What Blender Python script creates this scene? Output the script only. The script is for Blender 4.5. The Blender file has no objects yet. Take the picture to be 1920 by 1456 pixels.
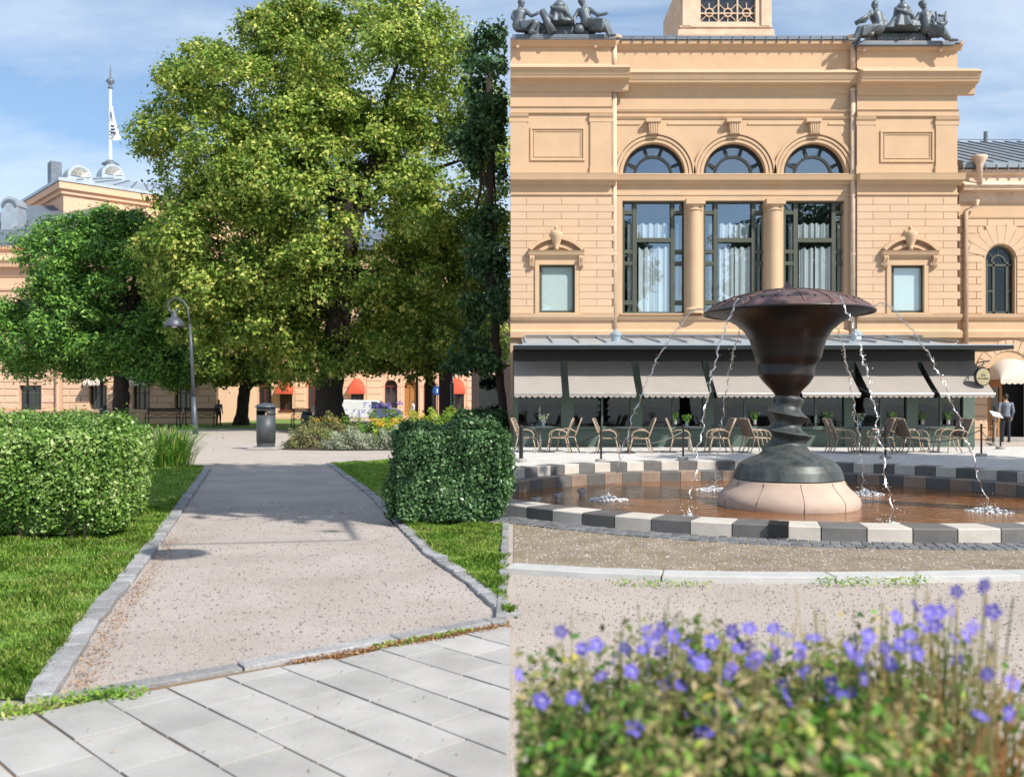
import bpy, bmesh, math, random
import numpy as np
from mathutils import Vector, Matrix
random.seed(7); rng = np.random.default_rng(7)
S = bpy.context.scene; COL = S.collection
R = math.radians
# ---------------------------------------------------------------- camera
F, H, Y0, CX = 1711.0, 1.40, 757.0, 960.0        # focal length in photo pixels, eye height, horizon row, centre column
cam_d = bpy.data.cameras.new('camera'); cam = bpy.data.objects.new('camera', cam_d); COL.objects.link(cam)
cam.location = (0, 0, H); cam.rotation_euler = (R(90), 0, 0)
cam_d.sensor_width = 36.0; cam_d.lens = 36.0 * F / 1920.0
cam_d.shift_y = (Y0 - 728.0) / 1920.0
cam_d.clip_start = 0.1; cam_d.clip_end = 2000
cam_d.dof.use_dof = True; cam_d.dof.focus_distance = 13.0; cam_d.dof.aperture_fstop = 2.8
S.camera = cam
# ---------------------------------------------------------------- sky and sun
SUN = Vector((0.53, -0.51, 0.68)).normalized()    # direction towards the sun
w = bpy.data.worlds.new('World'); S.world = w; w.use_nodes = True
nt = w.node_tree; nt.nodes.clear(); N = nt.nodes.new; L = nt.links.new
out = N('ShaderNodeOutputWorld'); bg = N('ShaderNodeBackground'); sky = N('ShaderNodeTexSky')
sky.sky_type = 'NISHITA'; sky.sun_disc = False
sky.sun_elevation = math.asin(SUN.z); sky.sun_rotation = math.atan2(SUN.x, SUN.y)
sky.air_density = 1.0; sky.dust_density = 0.6; sky.ozone_density = 1.5
tc = N('ShaderNodeTexCoord'); sep = N('ShaderNodeSeparateXYZ'); L(tc.outputs['Generated'], sep.inputs[0])
ad = N('ShaderNodeMath'); ad.operation = 'ADD'; ad.inputs[1].default_value = 0.22; L(sep.outputs[2], ad.inputs[0])
mx = N('ShaderNodeMath'); mx.operation = 'MAXIMUM'; mx.inputs[1].default_value = 0.05; L(ad.outputs[0], mx.inputs[0])
dx = N('ShaderNodeMath'); dx.operation = 'DIVIDE'; L(sep.outputs[0], dx.inputs[0]); L(mx.outputs[0], dx.inputs[1])
dy = N('ShaderNodeMath'); dy.operation = 'DIVIDE'; L(sep.outputs[1], dy.inputs[0]); L(mx.outputs[0], dy.inputs[1])
cb = N('ShaderNodeCombineXYZ'); L(dx.outputs[0], cb.inputs[0]); L(dy.outputs[0], cb.inputs[1])
mp = N('ShaderNodeMapping'); mp.inputs['Scale'].default_value = (1.5, 2.6, 1); mp.inputs['Rotation'].default_value = (0, 0, 0.5); mp.inputs['Location'].default_value = (3.1, 1.7, 0)
L(cb.outputs[0], mp.inputs[0])
no = N('ShaderNodeTexNoise'); no.inputs['Scale'].default_value = 1.1; no.inputs['Detail'].default_value = 9; no.inputs['Roughness'].default_value = 0.58; no.inputs['Distortion'].default_value = 0.5
L(mp.outputs[0], no.inputs['Vector'])
rp = N('ShaderNodeValToRGB'); rp.color_ramp.elements[0].position = 0.36; rp.color_ramp.elements[1].position = 0.70
rp.color_ramp.elements[0].color = (0.22, 0.22, 0.22, 1); rp.color_ramp.elements[1].color = (0.85, 0.85, 0.85, 1)
L(no.outputs['Fac'], rp.inputs[0])
mixc = N('ShaderNodeMix'); mixc.data_type = 'RGBA'; L(rp.outputs[0], mixc.inputs['Factor'])
hs_ = N('ShaderNodeHueSaturation'); hs_.inputs['Saturation'].default_value = 1.25; hs_.inputs['Value'].default_value = 1.4; L(sky.outputs[0], hs_.inputs['Color']); L(hs_.outputs[0], mixc.inputs['A']); mixc.inputs['B'].default_value = (7.4, 8.3, 9.4, 1)
L(mixc.outputs['Result'], bg.inputs['Color']); bg.inputs['Strength'].default_value = 0.092
L(bg.outputs[0], out.inputs[0])
sun_d = bpy.data.lights.new('sun', 'SUN'); sun_d.energy = 5.0; sun_d.angle = R(0.53); sun_d.color = (1.0, 0.94, 0.85)
sun = bpy.data.objects.new('sun', sun_d); COL.objects.link(sun); sun.location = (10, -10, 30)
sun.rotation_euler = (-SUN).to_track_quat('-Z', 'Y').to_euler()
S.view_settings.view_transform = 'Standard'; S.view_settings.look = 'None'
S.view_settings.exposure = 0.35; S.view_settings.gamma = 1.0
S.render.engine = 'CYCLES'
S.cycles.max_bounces = 7; S.cycles.transparent_max_bounces = 12; S.cycles.diffuse_bounces = 3
S.cycles.use_denoising = True

# ---------------------------------------------------------------- helpers
def W(px, py, d): return Vector(((px - CX) / F * d, d, H - (py - Y0) / F * d))
def G(px, py):
    d = H * F / (py - Y0); return Vector(((px - CX) / F * d, d, 0))
def wx(px, d): return (px - CX) / F * d
def wz(py, d): return H - (py - Y0) / F * d
ROOT = {}
def thing(name, label, cat, loc=(0, 0, 0), group=None):
    o = bpy.data.objects.new(name, None); COL.objects.link(o); o.location = loc; o.empty_display_size = 0.2
    o['label'] = label; o['category'] = cat
    if group: o['group'] = group
    ROOT[o.name] = Vector(loc); return o
def tag(o, label, cat, group=None):
    o['label'] = label; o['category'] = cat
    if group: o['group'] = group
    return o
def link(name, me, mat, parent=None, smooth=False, kind=None):
    o = bpy.data.objects.new(name, me); COL.objects.link(o)
    if mat is not None:
        for m in (mat if isinstance(mat, (list, tuple)) else [mat]): me.materials.append(m)
    if smooth: me.polygons.foreach_set('use_smooth', [True] * len(me.polygons))
    if parent is not None: o.parent = parent
    if kind: o['kind'] = kind
    return o
def off_of(parent):
    while parent is not None and parent.parent is not None: parent = parent.parent
    return Vector(parent.location) if parent is not None else Vector((0, 0, 0))
class MB:
    def __init__(s): s.v = []; s.f = []; s.m = []
    def add(s, vs, fs, mi=0):
        b = len(s.v); s.v += [tuple(v) for v in vs]; s.f += [tuple(i + b for i in f) for f in fs]; s.m += [mi] * len(fs); return s
    def box(s, x0, x1, y0, y1, z0, z1, mi=0):
        v = [(x, y, z) for z in (z0, z1) for y in (y0, y1) for x in (x0, x1)]
        return s.add(v, [(0, 2, 3, 1), (4, 5, 7, 6), (0, 1, 5, 4), (1, 3, 7, 5), (3, 2, 6, 7), (2, 0, 4, 6)], mi)
    def cbox(s, x0, x1, y0, y1, z0, z1, c=0.01, mi=0):
        """box with its front (-y) face chamfered"""
        v = [(x0, y1, z0), (x1, y1, z0), (x1, y1, z1), (x0, y1, z1), (x0, y0 + c, z0), (x1, y0 + c, z0), (x1, y0 + c, z1), (x0, y0 + c, z1),
             (x0 + c, y0, z0 + c), (x1 - c, y0, z0 + c), (x1 - c, y0, z1 - c), (x0 + c, y0, z1 - c)]
        return s.add(v, [(8, 9, 10, 11), (4, 5, 9, 8), (5, 6, 10, 9), (6, 7, 11, 10), (7, 4, 8, 11), (0, 1, 5, 4), (1, 2, 6, 5), (2, 3, 7, 6), (3, 0, 4, 7)], mi)
    def fb(s, px0, px1, py0, py1, yf, yb, mi=0):
        return s.box(wx(px0, yf), wx(px1, yf), yf, yb, wz(py1, yf), wz(py0, yf), mi)
    def prism_x(s, x0, x1, prof, mi=0):
        n = len(prof); v = [(x0, y, z) for y, z in prof] + [(x1, y, z) for y, z in prof]
        return s.add(v, [(i, (i + 1) % n, n + (i + 1) % n, n + i) for i in range(n)] + [tuple(range(n - 1, -1, -1)), tuple(range(n, 2 * n))], mi)
    def prism_y(s, pts, y0, y1, mi=0):
        """outline in x,z extruded from y0 (front) to y1"""
        n = len(pts); v = [(x, y0, z) for x, z in pts] + [(x, y1, z) for x, z in pts]
        return s.add(v, [(i, (i + 1) % n, n + (i + 1) % n, n + i) for i in range(n)] + [tuple(range(n - 1, -1, -1)), tuple(range(n, 2 * n))], mi)
    def prism_z(s, pts, z0, z1, mi=0, inset=0.0):
        n = len(pts); cx = sum(p[0] for p in pts) / n; cy = sum(p[1] for p in pts) / n
        def ins(p):
            dx, dy = p[0] - cx, p[1] - cy; l = math.hypot(dx, dy) or 1; k = max(0, 1 - inset / l); return (cx + dx * k, cy + dy * k)
        if inset > 0:
            v = [(p[0], p[1], z0) for p in pts] + [(p[0], p[1], z1 - inset * .6) for p in pts] + [(*ins(p), z1) for p in pts]
            f = [(i, (i + 1) % n, n + (i + 1) % n, n + i) for i in range(n)] + [(n + i, n + (i + 1) % n, 2 * n + (i + 1) % n, 2 * n + i) for i in range(n)] + [tuple(range(2 * n, 3 * n)), tuple(range(n - 1, -1, -1))]
            return s.add(v, f, mi)
        v = [(p[0], p[1], z0) for p in pts] + [(p[0], p[1], z1) for p in pts]
        return s.add(v, [(i, (i + 1) % n, n + (i + 1) % n, n + i) for i in range(n)] + [tuple(range(n - 1, -1, -1)), tuple(range(n, 2 * n))], mi)
    def tube(s, pts, rad, n=8, mi=0, cap=True):
        pts = [Vector(p) for p in pts]; k = len(pts)
        if not hasattr(rad, '__len__'): rad = [rad] * k
        up = None; rings = []
        for i, p in enumerate(pts):
            t = (pts[min(i + 1, k - 1)] - pts[max(i - 1, 0)])
            t = t.normalized() if t.length > 1e-9 else Vector((0, 0, 1))
            if up is None: up = t.orthogonal().normalized()
            up = (up - t * up.dot(t)); up = up.normalized() if up.length > 1e-6 else t.orthogonal().normalized()
            b = t.cross(up)
            rings.append([p + (up * math.cos(2 * math.pi * j / n) + b * math.sin(2 * math.pi * j / n)) * rad[i] for j in range(n)])
        v = [q for r_ in rings for q in r_]
        f = [(i * n + j, i * n + (j + 1) % n, (i + 1) * n + (j + 1) % n, (i + 1) * n + j) for i in range(k - 1) for j in range(n)]
        if cap: f += [tuple(range(n - 1, -1, -1)), tuple((k - 1) * n + j for j in range(n))]
        return s.add(v, f, mi)
    def lathe(s, prof, c=(0, 0, 0), n=24, mi=0, a0=0, a1=2 * math.pi, cap=True):
        cx, cy, cz = c; full = abs(a1 - a0 - 2 * math.pi) < 1e-6; k = n if full else n + 1
        v = [(cx + r * math.cos(a0 + (a1 - a0) * j / n), cy + r * math.sin(a0 + (a1 - a0) * j / n), cz + z) for r, z in prof for j in range(k)]
        f = []
        for i in range(len(prof) - 1):
            for j in range(n if full else n):
                j2 = (j + 1) % k
                f.append((i * k + j, i * k + j2, (i + 1) * k + j2, (i + 1) * k + j))
        if cap and full: f += [tuple(range(k - 1, -1, -1)), tuple((len(prof) - 1) * k + j for j in range(k))]
        return s.add(v, f, mi)
    def ball(s, c, r, sz=(1, 1, 1), n=10, m=6, mi=0):
        prof = [(max(1e-4, math.sin(math.pi * i / m)), -math.cos(math.pi * i / m)) for i in range(m + 1)]
        b = len(s.v); s.lathe([(p[0], p[1]) for p in prof], (0, 0, 0), n, mi)
        for i in range(b, len(s.v)):
            x, y, z = s.v[i]; s.v[i] = (c[0] + x * r * sz[0], c[1] + y * r * sz[1], c[2] + z * r * sz[2])
        return s
    def xf(s, M, start=0):
        for i in range(start, len(s.v)): s.v[i] = tuple(M @ Vector(s.v[i]))
        return s
    def mesh(s, name, off=Vector((0, 0, 0))):
        me = bpy.data.meshes.new(name)
        me.from_pydata([(v[0] - off.x, v[1] - off.y, v[2] - off.z) for v in s.v], [], s.f)
        if any(s.m): me.polygons.foreach_set('material_index', s.m)
        return me
    def build(s, name, mat, parent=None, smooth=False, kind=None, local=False, bevel=0.0, angle=None):
        off = Vector((0, 0, 0)) if local or parent is None else off_of(parent)
        me = s.mesh(name, off); me.update()
        o = link(name, me, mat, parent, smooth, kind)
        bm = bmesh.new(); bm.from_mesh(me); bmesh.ops.recalc_face_normals(bm, faces=bm.faces); bm.to_mesh(me); bm.free()
        if bevel > 0:
            m = o.modifiers.new('bevel', 'BEVEL'); m.width = bevel; m.segments = 2; m.limit_method = 'ANGLE'; m.angle_limit = R(35)
        if angle: me.set_sharp_from_angle(angle=R(angle))
        return o
def np_mesh(name, V, nv):
    """V: (N*nv,3) array, every nv consecutive vertices make one face"""
    n = len(V); k = n // nv
    me = bpy.data.meshes.new(name); me.vertices.add(n); me.vertices.foreach_set('co', np.ascontiguousarray(V, dtype=np.float32).ravel())
    me.loops.add(n); me.loops.foreach_set('vertex_index', np.arange(n, dtype=np.int32))
    me.polygons.add(k); me.polygons.foreach_set('loop_start', np.arange(0, n, nv, dtype=np.int32)); me.polygons.foreach_set('loop_total', np.full(k, nv, dtype=np.int32))
    me.update(calc_edges=True); return me
def unit(a): return a / np.maximum(np.linalg.norm(a, axis=1, keepdims=True), 1e-9)
def leaves(P, Nn, size, asp=0.6, fold=0.18):
    """folded leaf quads at P facing Nn"""
    n = len(P); t = unit(np.cross(Nn, unit(rng.normal(size=(n, 3))))); b = np.cross(Nn, t)
    s = np.asarray(size).reshape(-1, 1) * np.ones((n, 1)); f = Nn * s * fold
    V = np.stack([P - t * s, P - b * s * asp + f, P + t * s, P + b * s * asp + f], axis=1)
    return V.reshape(-1, 3)
def copy_tree(o, parent=None):
    c = o.copy(); COL.objects.link(c); c.parent = parent
    for ch in list(o.children): copy_tree(ch, c)
    return c
# ---------------------------------------------------------------- materials
def mat(name, col, rough=0.7, metal=0.0, var=0.12, scale=3.0, bump=0.0, bscale=40.0, col2=None, isl=0.0, objr=0.0, spec=0.5, trans=0.0, detail=5, coat=0.0, bdist=0.01, stretch=None, speck=None):
    m = bpy.data.materials.new(name); m.use_nodes = True; t = m.node_tree; t.nodes.clear()
    A = t.nodes.new; K = t.links.new
    o = A('ShaderNodeOutputMaterial'); p = A('ShaderNodeBsdfPrincipled')
    p.inputs['Roughness'].default_value = rough; p.inputs['Metallic'].default_value = metal; p.inputs['Specular IOR Level'].default_value = spec
    p.inputs['Coat Weight'].default_value = coat
    geo = A('ShaderNodeNewGeometry'); vec = geo.outputs['Position']
    if stretch:
        mp = A('ShaderNodeMapping'); mp.inputs['Scale'].default_value = stretch; K(vec, mp.inputs[0]); vec = mp.outputs[0]
    no = A('ShaderNodeTexNoise'); no.inputs['Scale'].default_value = scale; no.inputs['Detail'].default_value = detail; no.inputs['Roughness'].default_value = 0.6
    K(vec, no.inputs['Vector'])
    c2 = col2 if col2 else tuple(c * (1 - var * 2.2) for c in col[:3])
    rp = A('ShaderNodeValToRGB'); rp.color_ramp.elements[0].position = 0.32; rp.color_ramp.elements[1].position = 0.68
    rp.color_ramp.elements[0].color = (*c2[:3], 1); rp.color_ramp.elements[1].color = (*col[:3], 1)
    K(no.outputs['Fac'], rp.inputs[0]); c = rp.outputs[0]
    if speck:
        v = A('ShaderNodeTexNoise'); v.inputs['Scale'].default_value = speck[0]; v.inputs['Detail'].default_value = 3; v.inputs['Roughness'].default_value = 0.7; K(geo.outputs['Position'], v.inputs['Vector'])
        r2 = A('ShaderNodeValToRGB'); r2.color_ramp.elements[0].position = 0.33; r2.color_ramp.elements[1].position = 0.66
        r2.color_ramp.elements[0].color = (1 - speck[1],) * 3 + (1,); r2.color_ramp.elements[1].color = (1 + speck[1] * .45,) * 3 + (1,)
        K(v.outputs['Fac'], r2.inputs[0]); mm = A('ShaderNodeMix'); mm.data_type = 'RGBA'; mm.blend_type = 'MULTIPLY'; mm.inputs['Factor'].default_value = 1
        K(c, mm.inputs['A']); K(r2.outputs[0], mm.inputs['B']); c = mm.outputs['Result']
    for src, amt in ((geo.outputs['Random Per Island'], isl), ('obj', objr)):
        if amt:
            if src == 'obj': oi = A('ShaderNodeObjectInfo'); src = oi.outputs['Random']
            mr = A('ShaderNodeMapRange'); mr.inputs['To Min'].default_value = 1 - amt; mr.inputs['To Max'].default_value = 1 + amt; K(src, mr.inputs['Value'])
            hs = A('ShaderNodeHueSaturation'); K(mr.outputs[0], hs.inputs['Value']); K(c, hs.inputs['Color']); c = hs.outputs[0]
    K(c, p.inputs['Base Color'])
    if bump:
        b2 = A('ShaderNodeTexNoise'); b2.inputs['Scale'].default_value = bscale; b2.inputs['Detail'].default_value = 4; K(geo.outputs['Position'], b2.inputs['Vector'])
        bp = A('ShaderNodeBump'); bp.inputs['Strength'].default_value = bump; bp.inputs['Distance'].default_value = bdist; K(b2.outputs['Fac'], bp.inputs['Height']); K(bp.outputs[0], p.inputs['Normal'])
    sh = p.outputs[0]
    if trans:
        tr = A('ShaderNodeBsdfTranslucent'); K(c, tr.inputs['Color']); ms = A('ShaderNodeMixShader'); ms.inputs[0].default_value = trans; K(sh, ms.inputs[1]); K(tr.outputs[0], ms.inputs[2]); sh = ms.outputs[0]
    K(sh, o.inputs[0]); return m
def leaf_mat(name, cols, trans=0.3, rough=0.55, patch=0.5):
    """cols: list of (position, colour) picked per leaf"""
    m = bpy.data.materials.new(name); m.use_nodes = True; t = m.node_tree; t.nodes.clear(); A = t.nodes.new; K = t.links.new
    o = A('ShaderNodeOutputMaterial'); p = A('ShaderNodeBsdfPrincipled'); p.inputs['Roughness'].default_value = rough; p.inputs['Specular IOR Level'].default_value = 0.35
    geo = A('ShaderNodeNewGeometry'); no = A('ShaderNodeTexNoise'); no.inputs['Scale'].default_value = patch; no.inputs['Detail'].default_value = 3; K(geo.outputs['Position'], no.inputs['Vector'])
    mr = A('ShaderNodeMapRange'); mr.inputs['From Min'].default_value = 0.3; mr.inputs['From Max'].default_value = 0.7; mr.inputs['To Min'].default_value = -0.28; mr.inputs['To Max'].default_value = 0.28; K(no.outputs['Fac'], mr.inputs['Value'])
    ad = A('ShaderNodeMath'); ad.operation = 'ADD'; ad.use_clamp = True; K(geo.outputs['Random Per Island'], ad.inputs[0]); K(mr.outputs[0], ad.inputs[1])
    rp = A('ShaderNodeValToRGB'); e = rp.color_ramp.elements
    while len(e) < len(cols): e.new(0.5)
    for el, (pos, c) in zip(e, cols): el.position = pos; el.color = (*c, 1)
    K(ad.outputs[0], rp.inputs[0]); K(rp.outputs[0], p.inputs['Base Color'])
    tr = A('ShaderNodeBsdfTranslucent'); K(rp.outputs[0], tr.inputs['Color']); ms = A('ShaderNodeMixShader'); ms.inputs[0].default_value = trans
    K(p.outputs[0], ms.inputs[1]); K(tr.outputs[0], ms.inputs[2]); K(ms.outputs[0], o.inputs[0]); return m
def glass_mat(name, tint=(0.8, 0.88, 0.95), refl=0.22, rough=0.01, gcol=(0.78, 0.90, 1.0)):
    m = bpy.data.materials.new(name); m.use_nodes = True; t = m.node_tree; t.nodes.clear(); A = t.nodes.new; K = t.links.new
    o = A('ShaderNodeOutputMaterial'); g = A('ShaderNodeBsdfGlossy'); g.inputs['Roughness'].default_value = rough; g.inputs['Color'].default_value = (*gcol, 1)
    tr = A('ShaderNodeBsdfTransparent'); tr.inputs['Color'].default_value = (*tint, 1)
    geo = A('ShaderNodeNewGeometry'); no = A('ShaderNodeTexNoise'); no.inputs['Scale'].default_value = 1.3; K(geo.outputs['Position'], no.inputs['Vector'])
    bp = A('ShaderNodeBump'); bp.inputs['Strength'].default_value = 0.05; bp.inputs['Distance'].default_value = 0.05; K(no.outputs['Fac'], bp.inputs['Height']); K(bp.outputs[0], g.inputs['Normal'])
    ms = A('ShaderNodeMixShader'); ms.inputs[0].default_value = refl; K(tr.outputs[0], ms.inputs[1]); K(g.outputs[0], ms.inputs[2]); K(ms.outputs[0], o.inputs[0]); return m
M = {}
M['stucco'] = mat('ochre stucco', (0.565, 0.39, 0.242), 0.85, var=0.03, scale=0.7, bump=0.15, bscale=60, speck=(1.6, 0.05))
M['stucco_lt'] = mat('ochre stucco blocks', (0.58, 0.41, 0.272), 0.85, var=0.025, scale=1.2, bump=0.15, bscale=60, objr=0.025)
M['ledge'] = mat('limewashed ledge', (0.70, 0.53, 0.39), 0.8, var=0.12, scale=3, bump=0.2, bscale=30)
M['pink'] = mat('peach stucco', (0.66, 0.43, 0.29), 0.85, var=0.03, scale=0.5, bump=0.1, bscale=50)
M['pink_b'] = mat('peach stucco blocks', (0.70, 0.48, 0.335), 0.85, var=0.03, scale=1.0, objr=0.03)
M['zinc'] = mat('grey sheet metal', (0.16, 0.19, 0.23), 0.45, 0.3, var=0.12, scale=2)
M['zinc_lt'] = mat('pale sheet metal', (0.42, 0.49, 0.55), 0.4, 0.4, var=0.1, scale=2)
M['zinc_m'] = mat('weathered grey roof metal', (0.24, 0.28, 0.32), 0.45, 0.3, var=0.1, scale=2)
M['dgreen'] = mat('dark green paint', (0.010, 0.014, 0.013), 0.5, var=0.1)
M['ggreen'] = mat('grey green paint', (0.085, 0.125, 0.10), 0.5, var=0.06, scale=2)
M['frame'] = mat('olive window frame', (0.075, 0.085, 0.062), 0.45, var=0.1)
M['black'] = mat('black paint', (0.012, 0.012, 0.013), 0.4)
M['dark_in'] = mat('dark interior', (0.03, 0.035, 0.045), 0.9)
M['curtain'] = mat('white curtain', (0.70, 0.72, 0.70), 0.9, var=0.06, scale=3, stretch=(4, 4, 0.4))
M['blind'] = mat('pale blind', (0.66, 0.72, 0.68), 0.9, var=0.02)
M['glass'] = glass_mat('window glass', (0.84, 0.90, 0.93), 0.30)
M['glass_cl'] = glass_mat('clear window glass', (0.93, 0.96, 0.97), 0.10)
M['glass_dk'] = glass_mat('dark window glass', (0.33, 0.37, 0.38), 0.06)
M['awning'] = mat('taupe awning canvas', (0.33, 0.295, 0.265), 0.9, var=0.04, scale=1.5, bump=0.1, bscale=200)
M['awn_cream'] = mat('cream awning canvas', (0.62, 0.55, 0.47), 0.9, var=0.04, scale=2)
M['red'] = mat('red awning canvas', (0.60, 0.095, 0.045), 0.8, var=0.08, scale=2)
M['maroon'] = mat('maroon window frame', (0.16, 0.03, 0.022), 0.6)
M['bronze'] = mat('dark bronze', (0.045, 0.036, 0.032), 0.38, 0.55, var=0.25, scale=1.8, bump=0.12, bscale=25, col2=(0.026, 0.027, 0.030), stretch=(2.5, 2.5, 0.8))
M['bronze_g'] = mat('greened bronze', (0.10, 0.115, 0.11), 0.48, 0.25, var=0.3, scale=2.6, bump=0.15, bscale=25, col2=(0.035, 0.042, 0.045), stretch=(2.5, 2.5, 0.7))
M['lid'] = mat('weathered copper lid', (0.20, 0.115, 0.105), 0.5, 0.25, var=0.2, scale=4, bump=0.15, bscale=30, col2=(0.085, 0.058, 0.06), stretch=(2, 2, 0.7))
M['lid_rib'] = mat('copper seam', (0.30, 0.17, 0.13), 0.5, 0.3)
M['st_base'] = mat('pinkish sandstone', (0.56, 0.42, 0.34), 0.8, var=0.1, scale=2.5, bump=0.25, bscale=45, col2=(0.43, 0.33, 0.27), speck=(90, 0.10))
M['st_dark'] = mat('dark granite block', (0.15, 0.145, 0.14), 0.6, var=0.12, scale=5, bump=0.2, bscale=80, objr=0.18, speck=(120, 0.22))
M['st_light'] = mat('pale granite block', (0.60, 0.55, 0.49), 0.7, var=0.08, scale=5, bump=0.2, bscale=80, objr=0.10, speck=(120, 0.18))
M['st_brown'] = mat('water stained block', (0.33, 0.24, 0.18), 0.65, var=0.15, scale=3, bump=0.2, bscale=60, objr=0.18, speck=(100, 0.15))
M['white_st'] = mat('white kerb granite', (0.50, 0.50, 0.49), 0.8, var=0.07, scale=5, bump=0.2, bscale=60, objr=0.05, speck=(70, 0.1))
M['sett'] = mat('grey granite sett', (0.36, 0.36, 0.37), 0.85, var=0.16, scale=6, bump=0.7, bscale=38, objr=0.2, speck=(70, 0.3))
M['tile'] = mat('pale concrete paver', (0.435, 0.425, 0.41), 0.85, var=0.12, scale=2.4, bump=0.18, bscale=110, objr=0.10, speck=(60, 0.07), bdist=0.004)
M['sand'] = mat('sandy joint bed', (0.25, 0.16, 0.095), 0.95, var=0.2, scale=20, bump=0.4, bscale=90, col2=(0.16, 0.12, 0.07))
M['gravel'] = mat('beige gravel', (0.50, 0.44, 0.395), 0.95, var=0.10, scale=0.9, bump=0.7, bscale=75, bdist=0.02, col2=(0.42, 0.365, 0.32), speck=(95, 0.30))
M['path'] = mat('trodden path gravel', (0.475, 0.42, 0.39), 0.95, var=0.10, scale=1.0, bump=0.7, bscale=85, bdist=0.015, col2=(0.375, 0.325, 0.29), speck=(120, 0.32))
M['dryband'] = mat('dry weedy gravel', (0.33, 0.265, 0.19), 0.95, var=0.15, scale=3.0, bump=0.8, bscale=60, bdist=0.02, col2=(0.21, 0.17, 0.105), speck=(70, 0.35))
M['terrace'] = mat('white cobble terrace', (0.66, 0.64, 0.60), 0.9, var=0.08, scale=3, bump=0.8, bscale=14, bdist=0.03, col2=(0.5, 0.48, 0.45), speck=(16, 0.25))
M['asphalt'] = mat('grey asphalt', (0.16, 0.15, 0.15), 0.9, var=0.1, scale=2)
M['soil'] = mat('dark soil', (0.045, 0.032, 0.022), 0.95, var=0.2, scale=9, bump=0.6, bscale=40)
M['lawn'] = mat('lawn turf', (0.17, 0.28, 0.05), 0.9, var=0.2, scale=3, bump=0.8, bscale=60, bdist=0.03, col2=(0.10, 0.18, 0.035), speck=(50, 0.3))
M['bark'] = mat('brown bark', (0.055, 0.042, 0.032), 0.95, var=0.3, scale=3, bump=1.0, bscale=9, bdist=0.08, col2=(0.024, 0.019, 0.015), stretch=(3, 3, 0.5))
M['iron'] = mat('blue grey painted steel', (0.085, 0.10, 0.125), 0.45, 0.2, var=0.12)
M['bin'] = mat('worn slate paint', (0.075, 0.085, 0.095), 0.5, 0.1, var=0.22, scale=5, bump=0.1, bscale=30)
M['teal'] = mat('dark teal paint', (0.02, 0.055, 0.065), 0.5)
M['concrete'] = mat('concrete', (0.36, 0.34, 0.32), 0.9, var=0.1, scale=5, bump=0.2)
M['wood_dk'] = mat('dark bench wood', (0.035, 0.028, 0.022), 0.7, var=0.2, scale=6)
M['wood_door'] = mat('orange brown door wood', (0.42, 0.19, 0.055), 0.5, var=0.12, scale=4, stretch=(6, 6, 0.8))
M['tan'] = mat('tan powder coat', (0.44, 0.33, 0.23), 0.5, var=0.05)
M['sling'] = mat('brown sling fabric', (0.22, 0.16, 0.12), 0.85, var=0.08, scale=20)
M['tabletop'] = mat('slate table top', (0.10, 0.12, 0.14), 0.3, var=0.1)
M['alu'] = mat('pale aluminium', (0.55, 0.53, 0.50), 0.35, 0.5)
M['statue'] = mat('blue grey cast zinc', (0.14, 0.17, 0.19), 0.5, 0.25, var=0.22, scale=3, bump=0.2, bscale=18, col2=(0.075, 0.09, 0.105))
M['white'] = mat('white paint', (0.75, 0.76, 0.78), 0.35, var=0.03)
M['carglass'] = mat('dark car glass', (0.03, 0.05, 0.08), 0.08, spec=0.8)
M['tyre'] = mat('black rubber', (0.015, 0.015, 0.015), 0.8)
M['plum'] = mat('plum brown cladding', (0.075, 0.055, 0.06), 0.5, var=0.1, scale=3)
M['beige_in'] = mat('beige shop blind', (0.62, 0.52, 0.36), 0.8, var=0.04, stretch=(0.3, 0.3, 5))
M['blue'] = mat('blue sign face', (0.02, 0.10, 0.40), 0.4)
M['skin'] = mat('skin', (0.52, 0.30, 0.21), 0.6, var=0.05)
M['shirt'] = mat('grey blue shirt', (0.20, 0.23, 0.29), 0.85)
M['trouser'] = mat('dark trousers', (0.02, 0.022, 0.03), 0.85)
M['shirt_w'] = mat('white shirt', (0.72, 0.72, 0.74), 0.85)
M['hair'] = mat('brown hair', (0.035, 0.02, 0.012), 0.7)
M['signface'] = mat('gilded sign face', (0.42, 0.36, 0.21), 0.45, var=0.08, scale=6)
M['water'] = mat('brown pool water', (0.26, 0.105, 0.028), 0.08, var=0.2, scale=1.6, bump=0.30, bscale=7.0, bdist=0.05, col2=(0.13, 0.052, 0.017), spec=0.12)
M['foam'] = mat('white water foam', (0.80, 0.83, 0.86), 0.3, var=0.05, trans=0.3)
M['jet'] = glass_mat('falling water', (0.96, 0.95, 0.94), 0.45, 0.2, (1.0, 0.96, 0.93))
M['cloth'] = mat('white flag cloth', (0.78, 0.78, 0.80), 0.8)
M['navy'] = mat('navy stripe cloth', (0.02, 0.03, 0.10), 0.8)
M['pot'] = mat('grey planter', (0.40, 0.40, 0.39), 0.7)
M['pane_in'] = mat('reflecting dark pane', (0.02, 0.028, 0.035), 0.06, spec=0.9)
M['linden'] = leaf_mat('linden leaves', [(0.0, (0.069, 0.144, 0.023)), (0.4, (0.184, 0.299, 0.044)), (0.68, (0.322, 0.448, 0.069)), (1.0, (0.620, 0.620, 0.161))], 0.34, patch=0.9)
M['chest'] = leaf_mat('chestnut leaves', [(0.0, (0.043, 0.120, 0.030)), (0.5, (0.114, 0.282, 0.050)), (1.0, (0.276, 0.480, 0.084))], 0.25, patch=0.7)
M['shadeleaf'] = leaf_mat('shade darkened leaves', [(0.0, (0.022, 0.062, 0.026)), (0.6, (0.050, 0.120, 0.042)), (1.0, (0.11, 0.21, 0.07))], 0.2, patch=0.6)  # leaf colour darkened to stand for foliage in shade and against the light
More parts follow.
